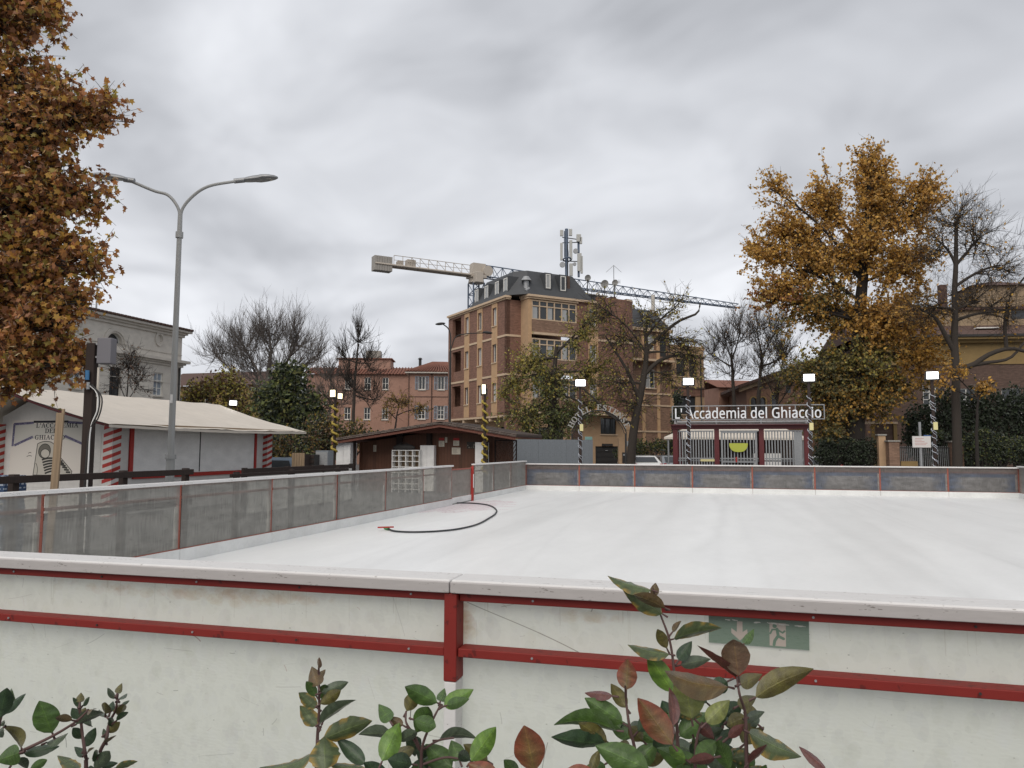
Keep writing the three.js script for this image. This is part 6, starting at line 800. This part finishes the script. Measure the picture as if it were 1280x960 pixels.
bare(948, 58, 611, 'bare tree in front of the terracotta villa', 0.28, [[950, 575], [948, 520], [950, 470], [953, 440]], [[945, 410, 22, 28, 14, 0.95], [968, 415, 26, 30, 16, 0.9], [985, 440, 22, 28, 10, 0.8], [955, 455, 34, 30, 14, 0.7]], { bark: M.barkThin, twig: 1.5, leaves: 0.8, size: 0.16, colors: brown.concat(ochre) });
bare(972, 55, 612, 'slender bare tree nearest the ginkgo', 0.2, [[968, 575], [970, 520], [975, 470]], [[978, 440, 20, 40, 12, 0.95], [990, 480, 20, 30, 10, 0.6], [962, 480, 18, 28, 8, 0.7]], { bark: M.barkThin, twig: 1.3, leaves: 1.2, size: 0.16, colors: brown.concat(olive) });
bare(160, 36, 613, 'small twiggy tree with a few brown leaves against the ivory villa', 0.09, [[156, 575], [157, 520], [160, 480]], [[162, 455, 14, 26, 9, 0.9], [172, 480, 14, 18, 8, 0.7], [145, 470, 12, 24, 6, 0.7]], { twig: 0.7, twigR: 0.008, leaves: 0.9, size: 0.12, colors: brown, bark: M.bark, up: 0.2, jit: 1, bow: 0.05 });
// shrubs and hedges: leaf shells round stems
function shrub(o) {
  const r = rng(o.seed), d = o.depth, s = d / FOCAL, c = at(o.px, 560, d), t = thing(o.name ?? 'shrub', o.label, o.category ?? 'shrub', [c.x, G0, c.z], o.turn ?? 0, o.group), st = new Buf(), lf = new Buf();
  for (const [px, py, rx, ry, n, dz = 0] of o.blobs) {
    const p = at(px, py, d); p.sub(new THREE.Vector3(c.x, G0, c.z)); p.z += dz; const R = new THREE.Vector3(rx * s, ry * s, Math.max(rx * s * (o.deep ?? 0.6), 0.4));
    for (let k = 0; k < Math.max(5, n / 60); k++) { const q = rv(r), e = p.clone().add(new THREE.Vector3(q.x * R.x, q.y * R.y, q.z * R.z).multiplyScalar(0.9)), b = new THREE.Vector3(p.x * 0.9 + (r() - 0.5) * 0.4, -0.05, p.z + (r() - 0.5) * 0.4); st.tube(bez(b, p.clone().lerp(b, 0.4).setY(p.y * 0.6), e, 5), 0.04 + 0.02 * r(), 0.01, 4); }
    for (let k = 0; k < n; k++) { const q = rv(r), m = Math.pow(r(), 0.4) * (0.85 + 0.3 * n3(q.x * 2.5 + o.seed, q.y * 2.5, q.z * 2.5)), e = new THREE.Vector3(p.x + q.x * R.x * m, Math.max(0.02, p.y + q.y * R.y * m), p.z + q.z * R.z * m), cl = o.colors[Math.floor(r() * o.colors.length)], k2 = 0.7 + 0.6 * r(); lf.leaf(e, rv(r).add(new THREE.Vector3(0, 0.2 - (o.droop ?? 0.4), 0.2)).normalize(), o.size * (0.6 + 0.8 * r()), cl.map((x) => x * k2), r, 0.6); }
  }
  obj('stems', st.build(), M.bark, t); obj('foliage', lf.build(), M.leaf, t); return t;
}
shrub({ name: 'evergreen_tree', category: 'tree', label: 'dark evergreen mass under the broad bare tree', px: 360, depth: 50, seed: 1, size: 0.28, colors: ever.concat(green), blobs: [[362, 475, 26, 28, 1700], [345, 500, 36, 30, 2000], [385, 520, 32, 40, 2200], [340, 545, 40, 36, 2200], [395, 560, 36, 26, 1200]] });
shrub({ label: 'brown and olive shrubs in front of the low ochre house', px: 265, depth: 56, seed: 2, size: 0.24, colors: olive.concat(brown), blobs: [[255, 490, 26, 22, 900], [285, 480, 24, 26, 900], [240, 505, 22, 30, 900], [300, 510, 30, 36, 1400], [270, 530, 40, 36, 1400]] });
shrub({ label: 'tangled dark shrubs behind the garlanded hut lamp', px: 420, depth: 40, seed: 3, size: 0.16, colors: ever.concat(brown, oliveDark), blobs: [[405, 545, 30, 36, 1800], [440, 545, 30, 24, 1200], [350, 560, 34, 30, 1500], [470, 550, 30, 14, 600]] });
shrub({ name: 'ivy_column', label: 'tall narrow ivy column climbing the brick building', px: 846, depth: 56, seed: 4, size: 0.2, colors: ever, deep: 1, droop: 0.8, blobs: [[846, 495, 7, 14, 260], [845, 520, 9, 20, 420], [847, 550, 11, 26, 600]] });
shrub({ label: 'green shrubs along the wall beneath the tan windows', px: 815, depth: 50, seed: 5, size: 0.16, colors: green.concat(ever), blobs: [[800, 560, 16, 14, 600], [825, 558, 18, 12, 600], [842, 555, 12, 18, 400], [775, 566, 10, 10, 200]] });
shrub({ name: 'hedge', category: 'hedge', label: 'low dark hedge between the pavilion and the stucco pillar', px: 1058, depth: 41, seed: 6, size: 0.14, colors: ever, deep: 0.5, blobs: [[1035, 566, 22, 18, 1800], [1062, 566, 22, 20, 1800], [1086, 564, 16, 22, 1400], [1045, 552, 30, 8, 700]] });
shrub({ name: 'hedge', category: 'hedge', label: 'towering dark ivy hedge behind the iron gate', px: 1200, depth: 46, seed: 7, size: 0.2, colors: ever, deep: 0.3, blobs: [[1150, 540, 26, 44, 2600], [1185, 525, 34, 50, 3200], [1230, 520, 40, 46, 3400], [1275, 520, 36, 46, 3000], [1210, 565, 60, 30, 2600], [1310, 545, 36, 50, 2200], [1370, 540, 40, 50, 2000], [1440, 540, 44, 48, 2000], [1520, 545, 50, 46, 2000]] });
shrub({ name: 'hedge', category: 'hedge', label: 'leafy clipped hedge beside the no-parking pillar', px: 1240, depth: 39, seed: 8, size: 0.13, colors: green.concat(ever, ever), deep: 0.4, blobs: [[1190, 542, 12, 6, 260, -1.2], [1222, 556, 20, 24, 2200], [1250, 560, 24, 22, 2400], [1280, 562, 24, 22, 2200], [1228, 540, 16, 7, 500]] });
// ---------------------------------------------------------------- foreground shrubs, leaf by leaf
const LEAF = { g: [[0.065, 0.125, 0.024], [0.04, 0.08, 0.018], 0], b: [[0.13, 0.23, 0.034], [0.07, 0.14, 0.024], 0], d: [[0.034, 0.066, 0.026], [0.02, 0.042, 0.02], 0], s: [[0.075, 0.10, 0.062], [0.06, 0.082, 0.05], 0], y: [[0.068, 0.092, 0.034], [0.05, 0.07, 0.026], 1], o: [[0.115, 0.105, 0.025], [0.085, 0.07, 0.022], 0], l: [[0.17, 0.19, 0.05], [0.12, 0.14, 0.04], 0], r: [[0.12, 0.085, 0.03], [0.19, 0.045, 0.025], 2], k: [[0.11, 0.035, 0.028], [0.085, 0.025, 0.022], 0], n: [[0.095, 0.072, 0.028], [0.10, 0.055, 0.02], 0], m: [[0.15, 0.105, 0.065], [0.13, 0.075, 0.05], 0] };
function blade(b, t, w, kind, r, bow = 0.12, wide = 0.46) {   // b base, t tip (world), w width seen (metres); the blade is turned so that it shows that width
  const axis = t.clone().sub(b), L = axis.length(); axis.divideScalar(L); const view = b.clone().lerp(t, 0.5).sub(camera.position).normalize(), side = axis.clone().cross(view).normalize(), nrm = side.clone().cross(axis).normalize();
  const full = Math.max(w, L * wide * 0.8), tilt = Math.acos(Math.min(1, w / full)) * (r() < 0.5 ? 1 : -1) * 0.85, S = side.clone().applyAxisAngle(axis, tilt), N = nrm.clone().applyAxisAngle(axis, tilt), [c1, c2, mode] = LEAF[kind], NL = 12, NW = 4, p = [], c = [], uvs = [], ix = [], nz = r() * 50;
  const bend = bow * (r() < 0.75 ? 1 : -0.6);
  for (let i = 0; i <= NL; i++) { const s = i / NL, half = full * 0.5 * Math.pow(s, 0.72) * Math.pow(1 - s, 1.02) / 0.308 + 0.0005; for (let j = 0; j <= NW; j++) { const q = j / NW * 2 - 1, rag = 1 + (mode === 1 && Math.abs(q) === 1 ? 0.12 * n2(s * 14 + nz, q) : 0.03 * n2(s * 9 + nz, q)); const v = b.clone().addScaledVector(axis, L * s).addScaledVector(S, q * half * rag).addScaledVector(N, -bend * L * (s - 0.5) ** 2 * 1.6 + bend * L * 0.4 + Math.abs(q) * half * 0.46 + 0.06 * half * n2(s * 5 + nz, q * 2)); p.push(v.x, v.y, v.z); uvs.push(q * 0.5 + 0.5, s);
    const e = Math.abs(q), mot = 0.85 + 0.3 * n2(s * 6 + nz, q * 2.3), mixk = mode === 2 ? Math.min(1, e * 0.75 + 0.35 * s + 0.2 * n2(s * 3 + nz, q)) : 0.5 + 0.5 * n2(s * 4 + nz, q * 3); let col = c1.map((x, k) => (x + (c2[k] - x) * Math.min(1, Math.max(0, mixk))) * mot * 2.1); if (q === 0) col = col.map((x, k) => x * 1.1 + [0.006, 0.008, 0.002][k]); if (mode === 1 && e === 1 && n2(s * 4.2 + nz, q * 5) > -0.25) col = [0.6 * mot, 0.39 * mot, 0.065]; c.push(...col); } }
  for (let i = 0; i < NL; i++) for (let j = 0; j < NW; j++) { const a = i * (NW + 1) + j, d = a + NW + 1; ix.push(a, a + 1, d + 1, a, d + 1, d); }
  const g = new THREE.BufferGeometry(); g.setAttribute('position', new THREE.Float32BufferAttribute(p, 3)); g.setAttribute('color', new THREE.Float32BufferAttribute(c, 3)); g.setAttribute('uv', new THREE.Float32BufferAttribute(uvs, 2)); g.setIndex(ix); g.computeVertexNormals(); return g;
}
function plant(label, depth, seed, conv, stems, leaves, fill, foot) {
  const r = rng(seed), [sc, ox, oy] = conv, px = (x) => ox + x / sc, py = (y) => oy + y / sc, o = at(foot ?? px(stems[0][0][0]), 960, depth), t = thing('photinia_shrub', label, 'shrub', [o.x, G0, o.z], 0, 'young shrubs in front of the barrier'), org = new THREE.Vector3(o.x, G0, o.z), P = (x, y, dd) => at(px(x), py(y), depth + dd).sub(org);
  for (const s of stems) { const pts = s.map(([x, y], k) => P(x, y, (s.dz ?? 0) + 0.012 * n2(k, seed))), w = s.w ?? 2.2; const low = pts[0]; const all = s.root === false ? pts : [new THREE.Vector3(low.x * 0.35, 0.0, low.z * 0.3), new THREE.Vector3(low.x * 0.8, low.y * 0.6, low.z * 0.8), ...pts]; const b = new Buf(), cv = new THREE.CatmullRomCurve3(all).getPoints(all.length * 5); b.tube(cv, s.root === false ? 0.0018 : 0.0034, 0.0012, 6); obj(s.root === false ? 'twig' : 'stem', b.build(), M.plantStem, t);
    if (s.root !== false) for (let k = 0; k < 9; k++) { const q = on(cv, 0.08 + 0.05 * k + 0.02 * r()); if (q.y + G0 > 1.0) continue; const a = r() * TAU, L = 0.06 + 0.04 * r(), bs = q.clone().add(org), tp = bs.clone().add(new THREE.Vector3(Math.cos(a) * L, 0.025 * (r() - 0.2), Math.sin(a) * L)), g = blade(bs, tp, 0.028 + 0.012 * r(), 'gdogyd'[Math.floor(r() * 6)], r); g.translate(-org.x, -org.y, -org.z); obj('leaf', g, M.plantLeaf, t); } }
  for (const [x0, y0, x1, y1, w, kind, dz = 0, bow = 0.12] of leaves) { const d0 = dz + (r() - 0.5) * 0.03, b = at(px(x0), py(y0), depth + d0), e = at(px(x1), py(y1), depth + d0 + (r() - 0.5) * 0.05), g = blade(b, e, w / sc / FOCAL * depth * 0.96, kind, r, bow); g.translate(-org.x, -org.y, -org.z); obj('leaf', g, M.plantLeaf, t); const pt = new Buf(), near = b.clone().sub(org), dir = b.clone().sub(e).normalize(); pt.tube([near, near.clone().addScaledVector(dir, 0.009)], 0.0012, 0.0016, 5); obj('leaf_stalk', pt.build(), M.plantStem, t); }
  // more leaves deeper inside, set round the stems
  const kinds = ['g', 'd', 'g', 'o', 's', 'd', 'y'];
  for (let k = 0; k < (fill ?? 0); k++) { const s = stems[Math.floor(r() * stems.length)].slice(0, 3), a = s[Math.floor(r() * s.length)], x = a[0] + (r() - 0.5) * 40, y = a[1] + (r() - 0.2) * 90, an = r() * TAU, L = (60 + 90 * r()) * sc / 3.3, d0 = 0.02 + 0.07 * r(), b = at(px(x), py(y), depth + d0), e = at(px(x + Math.cos(an) * L), py(y + Math.sin(an) * L * 0.7), depth + d0 + (r() - 0.5) * 0.06), g = blade(b, e, (30 + 40 * r()) / 3.3 / FOCAL * depth, kinds[Math.floor(r() * kinds.length)], r); g.translate(-org.x, -org.y, -org.z); obj('leaf', g, M.plantLeaf, t); }
  return t;
}
const root = (a, o = {}) => Object.assign(a, o), F4 = [3.368, 680, 700], F3 = [3.2, 300, 700], F5 = [6.4, 0, 830];
plant('tall shrub with yellow edged leaves rising in front of the exit sign', 1.12, 71, F4, [root([[572, 880], [565, 740], [560, 640], [548, 440], [530, 330], [490, 220], [462, 120]])],
  [[455, 125, 270, 65, 36, 'y'], [465, 150, 472, 95, 36, 'n'], [500, 225, 335, 125, 78, 'y'], [510, 200, 380, 145, 46, 'n', -0.02], [550, 330, 750, 285, 50, 'y'], [545, 300, 580, 255, 20, 'n'], [520, 370, 480, 290, 46, 'o', 0.02], [530, 395, 355, 355, 42, 'y'], [570, 420, 625, 340, 56, 'd', 0.02], [580, 440, 705, 415, 52, 's', 0.03], [545, 555, 440, 395, 86, 'b'], [560, 700, 500, 590, 90, 'd', 0.05], [575, 740, 690, 640, 90, 'g', 0.06], [575, 800, 470, 700, 80, 'd', 0.06]], 10);
plant('low shrub with rounded green leaves at the foot of the tall shrub', 1.0, 72, F4, [root([[395, 880], [385, 790], [362, 690], [350, 600], [345, 530]])],
  [[350, 545, 355, 415, 86, 'r'], [350, 620, 285, 520, 56, 'o'], [335, 685, 175, 580, 82, 'g'], [290, 572, 175, 558, 34, 'k', 0.02], [310, 718, 45, 695, 56, 'g', 0, 0.35], [270, 765, 150, 685, 70, 'o', 0.02], [260, 772, 35, 745, 66, 'd'], [445, 880, 220, 780, 112, 'g', -0.04], [400, 720, 470, 640, 60, 'd', 0.02], [420, 760, 360, 700, 60, 'o', 0.02], [390, 860, 480, 770, 80, 'g', 0.02], [260, 860, 150, 930, 70, 'g'], [205, 880, 235, 800, 40, 'o']], 10);
plant('reddish shrub with broad olive leaves overlapping the red rail', 0.93, 73, F4, [root([[858, 880], [855, 760], [850, 640], [826, 560], [815, 490]]), root([[640, 880], [650, 740], [670, 680]], { dz: 0.02 }), root([[760, 880], [756, 700], [800, 660]], { dz: 0.06 })],
  [[822, 485, 800, 332, 116, 'm'], [845, 350, 886, 288, 36, 'g', 0.06], [895, 575, 1138, 455, 88, 'o', 0, 0.2], [830, 520, 922, 478, 60, 'o'], [822, 612, 898, 572, 52, 'o'], [765, 650, 835, 600, 70, 'd', 0.03], [775, 510, 700, 548, 70, 'd', 0.05], [812, 492, 648, 358, 16, 'k'], [865, 660, 932, 636, 36, 's', 0.03], [868, 725, 1087, 825, 86, 'y'], [868, 852, 942, 775, 22, 'k'], [780, 745, 845, 690, 36, 'k'], [778, 532, 512, 465, 88, 'n', 0.01, 0.25], [625, 665, 592, 478, 142, 'l', 0.02], [548, 695, 530, 535, 42, 'k'], [545, 775, 398, 580, 112, 'r'], [688, 682, 785, 588, 72, 'l'], [730, 760, 640, 835, 70, 'g', 0.03], [785, 880, 738, 755, 70, 'g', 0.03], [600, 838, 530, 785, 44, 'b'], [720, 830, 610, 850, 40, 'k'], [700, 880, 480, 790, 90, 'g', 0.05], [760, 620, 830, 740, 80, 's', 0.07], [640, 760, 690, 880, 80, 'd', 0.06], [890, 870, 800, 800, 70, 'g', 0.04], [905, 690, 850, 640, 50, 's', 0.05], [820, 860, 720, 760, 80, 'd', 0.08], [850, 770, 930, 700, 46, 'o', 0.05], [470, 740, 560, 820, 90, 'd', 0.08], [660, 690, 720, 750, 50, 'k', 0.02], [980, 930, 870, 870, 60, 'y', 0.04], [600, 900, 560, 800, 70, 'g', 0.09], [430, 860, 520, 800, 60, 'o', 0.09], [700, 740, 760, 660, 60, 'd', 0.1], [780, 830, 860, 790, 50, 'y', 0.08], [740, 900, 820, 830, 60, 's', 0.06], [650, 930, 560, 870, 70, 'g', 0.04], [520, 930, 600, 880, 60, 'r', 0.03], [900, 940, 940, 860, 44, 'g', 0.06], [610, 640, 560, 560, 60, 'g', 0.1], [690, 600, 620, 540, 60, 's', 0.1]], 22);
plant('single dark red leaf twig beside the reddish shrub', 0.98, 74, F4, [root([[1215, 1010], [1205, 930], [1190, 878]])], [[1192, 880, 1078, 782, 34, 'k'], [1200, 930, 1290, 900, 40, 'n'], [1208, 960, 1130, 940, 50, 'o']]);
plant('shrub with one upright crimson edged leaf under the joint of the barrier', 0.9, 75, F3, [root([[1190, 960], [1184, 880], [1180, 835]]), root([[1010, 960], [1010, 880], [1000, 850]], { dz: 0.03 })], [[1182, 845, 1140, 662, 122, 'r'], [1035, 872, 915, 815, 74, 'r'], [1290, 880, 1420, 838, 76, 'r', 0, 0.3], [1120, 860, 1060, 800, 50, 'g', 0.03], [1210, 880, 1290, 930, 60, 'o'], [1040, 930, 1130, 860, 70, 'g', 0.02]]);
plant('bright green shrub in front of the white post foot', 1.06, 76, F3, [root([[728, 835], [735, 740], [770, 650], [805, 580]]), root([[722, 760], [690, 715], [640, 722]], { root: false }), root([[728, 770], [700, 700], [668, 650], [668, 605]], { root: false }), root([[735, 760], [800, 722], [860, 712]], { root: false }), root([[730, 820], [830, 790], [900, 800]], { root: false })],
  [[792, 572, 663, 508, 70, 'g'], [805, 565, 822, 514, 40, 'g'], [820, 585, 937, 518, 66, 'b'], [832, 582, 920, 556, 42, 'g', -0.02], [670, 605, 707, 528, 56, 'o'], [603, 645, 558, 578, 56, 'g'], [708, 692, 757, 588, 76, 'g'], [700, 640, 787, 668, 60, 'g', -0.02], [573, 805, 642, 652, 82, 'b', -0.02], [612, 702, 478, 700, 40, 's'], [640, 728, 712, 688, 42, 's'], [655, 662, 600, 630, 32, 'n'], [800, 722, 952, 716, 36, 's', 0, 0.4], [928, 805, 1027, 668, 78, 'b', -0.02], [852, 832, 745, 738, 82, 'g'], [882, 802, 848, 722, 66, 'g'], [995, 805, 898, 738, 56, 'o', 0.02], [692, 818, 595, 800, 70, 'd', 0, 0.4], [925, 802, 880, 772, 42, 'd'], [760, 880, 690, 830, 60, 'g'], [660, 700, 600, 735, 34, 'k', 0.02], [780, 840, 870, 880, 70, 'g'], [600, 880, 500, 812, 60, 'd', 0.02], [700, 890, 740, 800, 66, 'd', 0.03], [900, 880, 980, 830, 60, 'g', 0.02]], 6);
plant('slim upright shrub with yellow rimmed leaves left of the barrier joint', 1.1, 77, F3, [root([[310, 840], [314, 700], [320, 600], [318, 450], [318, 420]]), root([[318, 690], [335, 650], [345, 630]], { root: false }), root([[312, 812], [295, 790], [285, 780]], { root: false })],
  [[318, 435, 320, 392, 15, 'm'], [315, 505, 290, 428, 58, 'n'], [310, 548, 268, 488, 36, 'g'], [330, 532, 436, 490, 42, 's', 0, 0.4], [325, 578, 406, 523, 46, 'o'], [310, 592, 238, 533, 52, 'y'], [310, 665, 243, 585, 58, 'y'], [325, 655, 467, 562, 30, 's'], [335, 720, 532, 645, 76, 'y'], [345, 840, 340, 708, 118, 'y', -0.03], [502, 818, 388, 712, 58, 'd'], [292, 776, 82, 832, 48, 'y', 0, 0.3], [505, 840, 360, 815, 46, 'y'], [330, 560, 345, 500, 40, 'g', 0.02], [300, 880, 180, 860, 50, 'y'], [320, 470, 345, 440, 24, 'n', 0.02]]);
plant('spreading shrub with one big round green leaf at the left edge', 1.02, 78, F5, [root([[-60, 900], [-10, 785], [160, 715], [400, 600], [540, 520], [640, 450], [715, 375]]), root([[-40, 760], [0, 500], [25, 410]], {})],
  [[425, 560, 320, 305, 186, 'g'], [585, 460, 452, 440, 52, 'n'], [380, 638, 552, 560, 42, 's'], [618, 492, 832, 398, 72, 's'], [198, 722, 482, 668, 78, 'd'], [162, 722, -30, 790, 150, 'g', -0.03], [178, 682, 30, 508, 72, 'o', 0, 0.3], [35, 520, -40, 575, 60, 'd'], [160, 760, 225, 850, 62, 'd'], [250, 850, 384, 776, 64, 'g'], [5, 445, 62, 202, 132, 'd'], [28, 402, 212, 248, 52, 'd'], [20, 360, 100, 210, 60, 'g', 0.02], [715, 375, 755, 365, 14, 'n'], [670, 480, 740, 500, 46, 'd', 0.02], [0, 500, 45, 470, 30, 's'], [60, 880, 10, 960, 90, 'd']]);
plant('small-leaved shrub with two close upright shoots near the left edge', 1.08, 79, F5, [root([[697, 815], [685, 700], [665, 560], [645, 340], [650, 260]]), root([[795, 760], [860, 600], [880, 480], [930, 380], [950, 250]])],
  [[645, 315, 655, 238, 58, 'o'], [628, 352, 590, 278, 28, 'd'], [668, 342, 722, 273, 28, 'd'], [638, 445, 582, 362, 66, 'd'], [660, 412, 692, 358, 52, 'o'], [662, 605, 590, 520, 68, 'd'], [690, 672, 772, 518, 78, 'd'], [682, 742, 603, 672, 58, 'd'], [705, 722, 762, 680, 14, 'n'], [945, 242, 982, 162, 48, 'o'], [935, 282, 868, 200, 36, 's'], [960, 292, 1022, 243, 22, 's'], [985, 332, 1042, 300, 22, 's'], [850, 408, 850, 316, 58, 'o'], [890, 384, 912, 306, 48, 'd'], [958, 424, 1002, 330, 58, 'o'], [940, 462, 1032, 393, 38, 'd'], [868, 555, 967, 472, 72, 'o'], [860, 432, 800, 373, 26, 's'], [852, 604, 835, 526, 32, 's'], [855, 642, 932, 580, 16, 'n'], [792, 778, 765, 702, 48, 'd'], [645, 850, 468, 742, 92, 'y'], [760, 855, 884, 705, 102, 's'], [930, 842, 1108, 788, 46, 'y'], [905, 380, 960, 340, 40, 'o', 0.02], [920, 500, 880, 440, 44, 'd', 0.02], [700, 880, 760, 840, 60, 'd'], [820, 830, 950, 800, 50, 'd']]);
renderer.render(scene, camera);
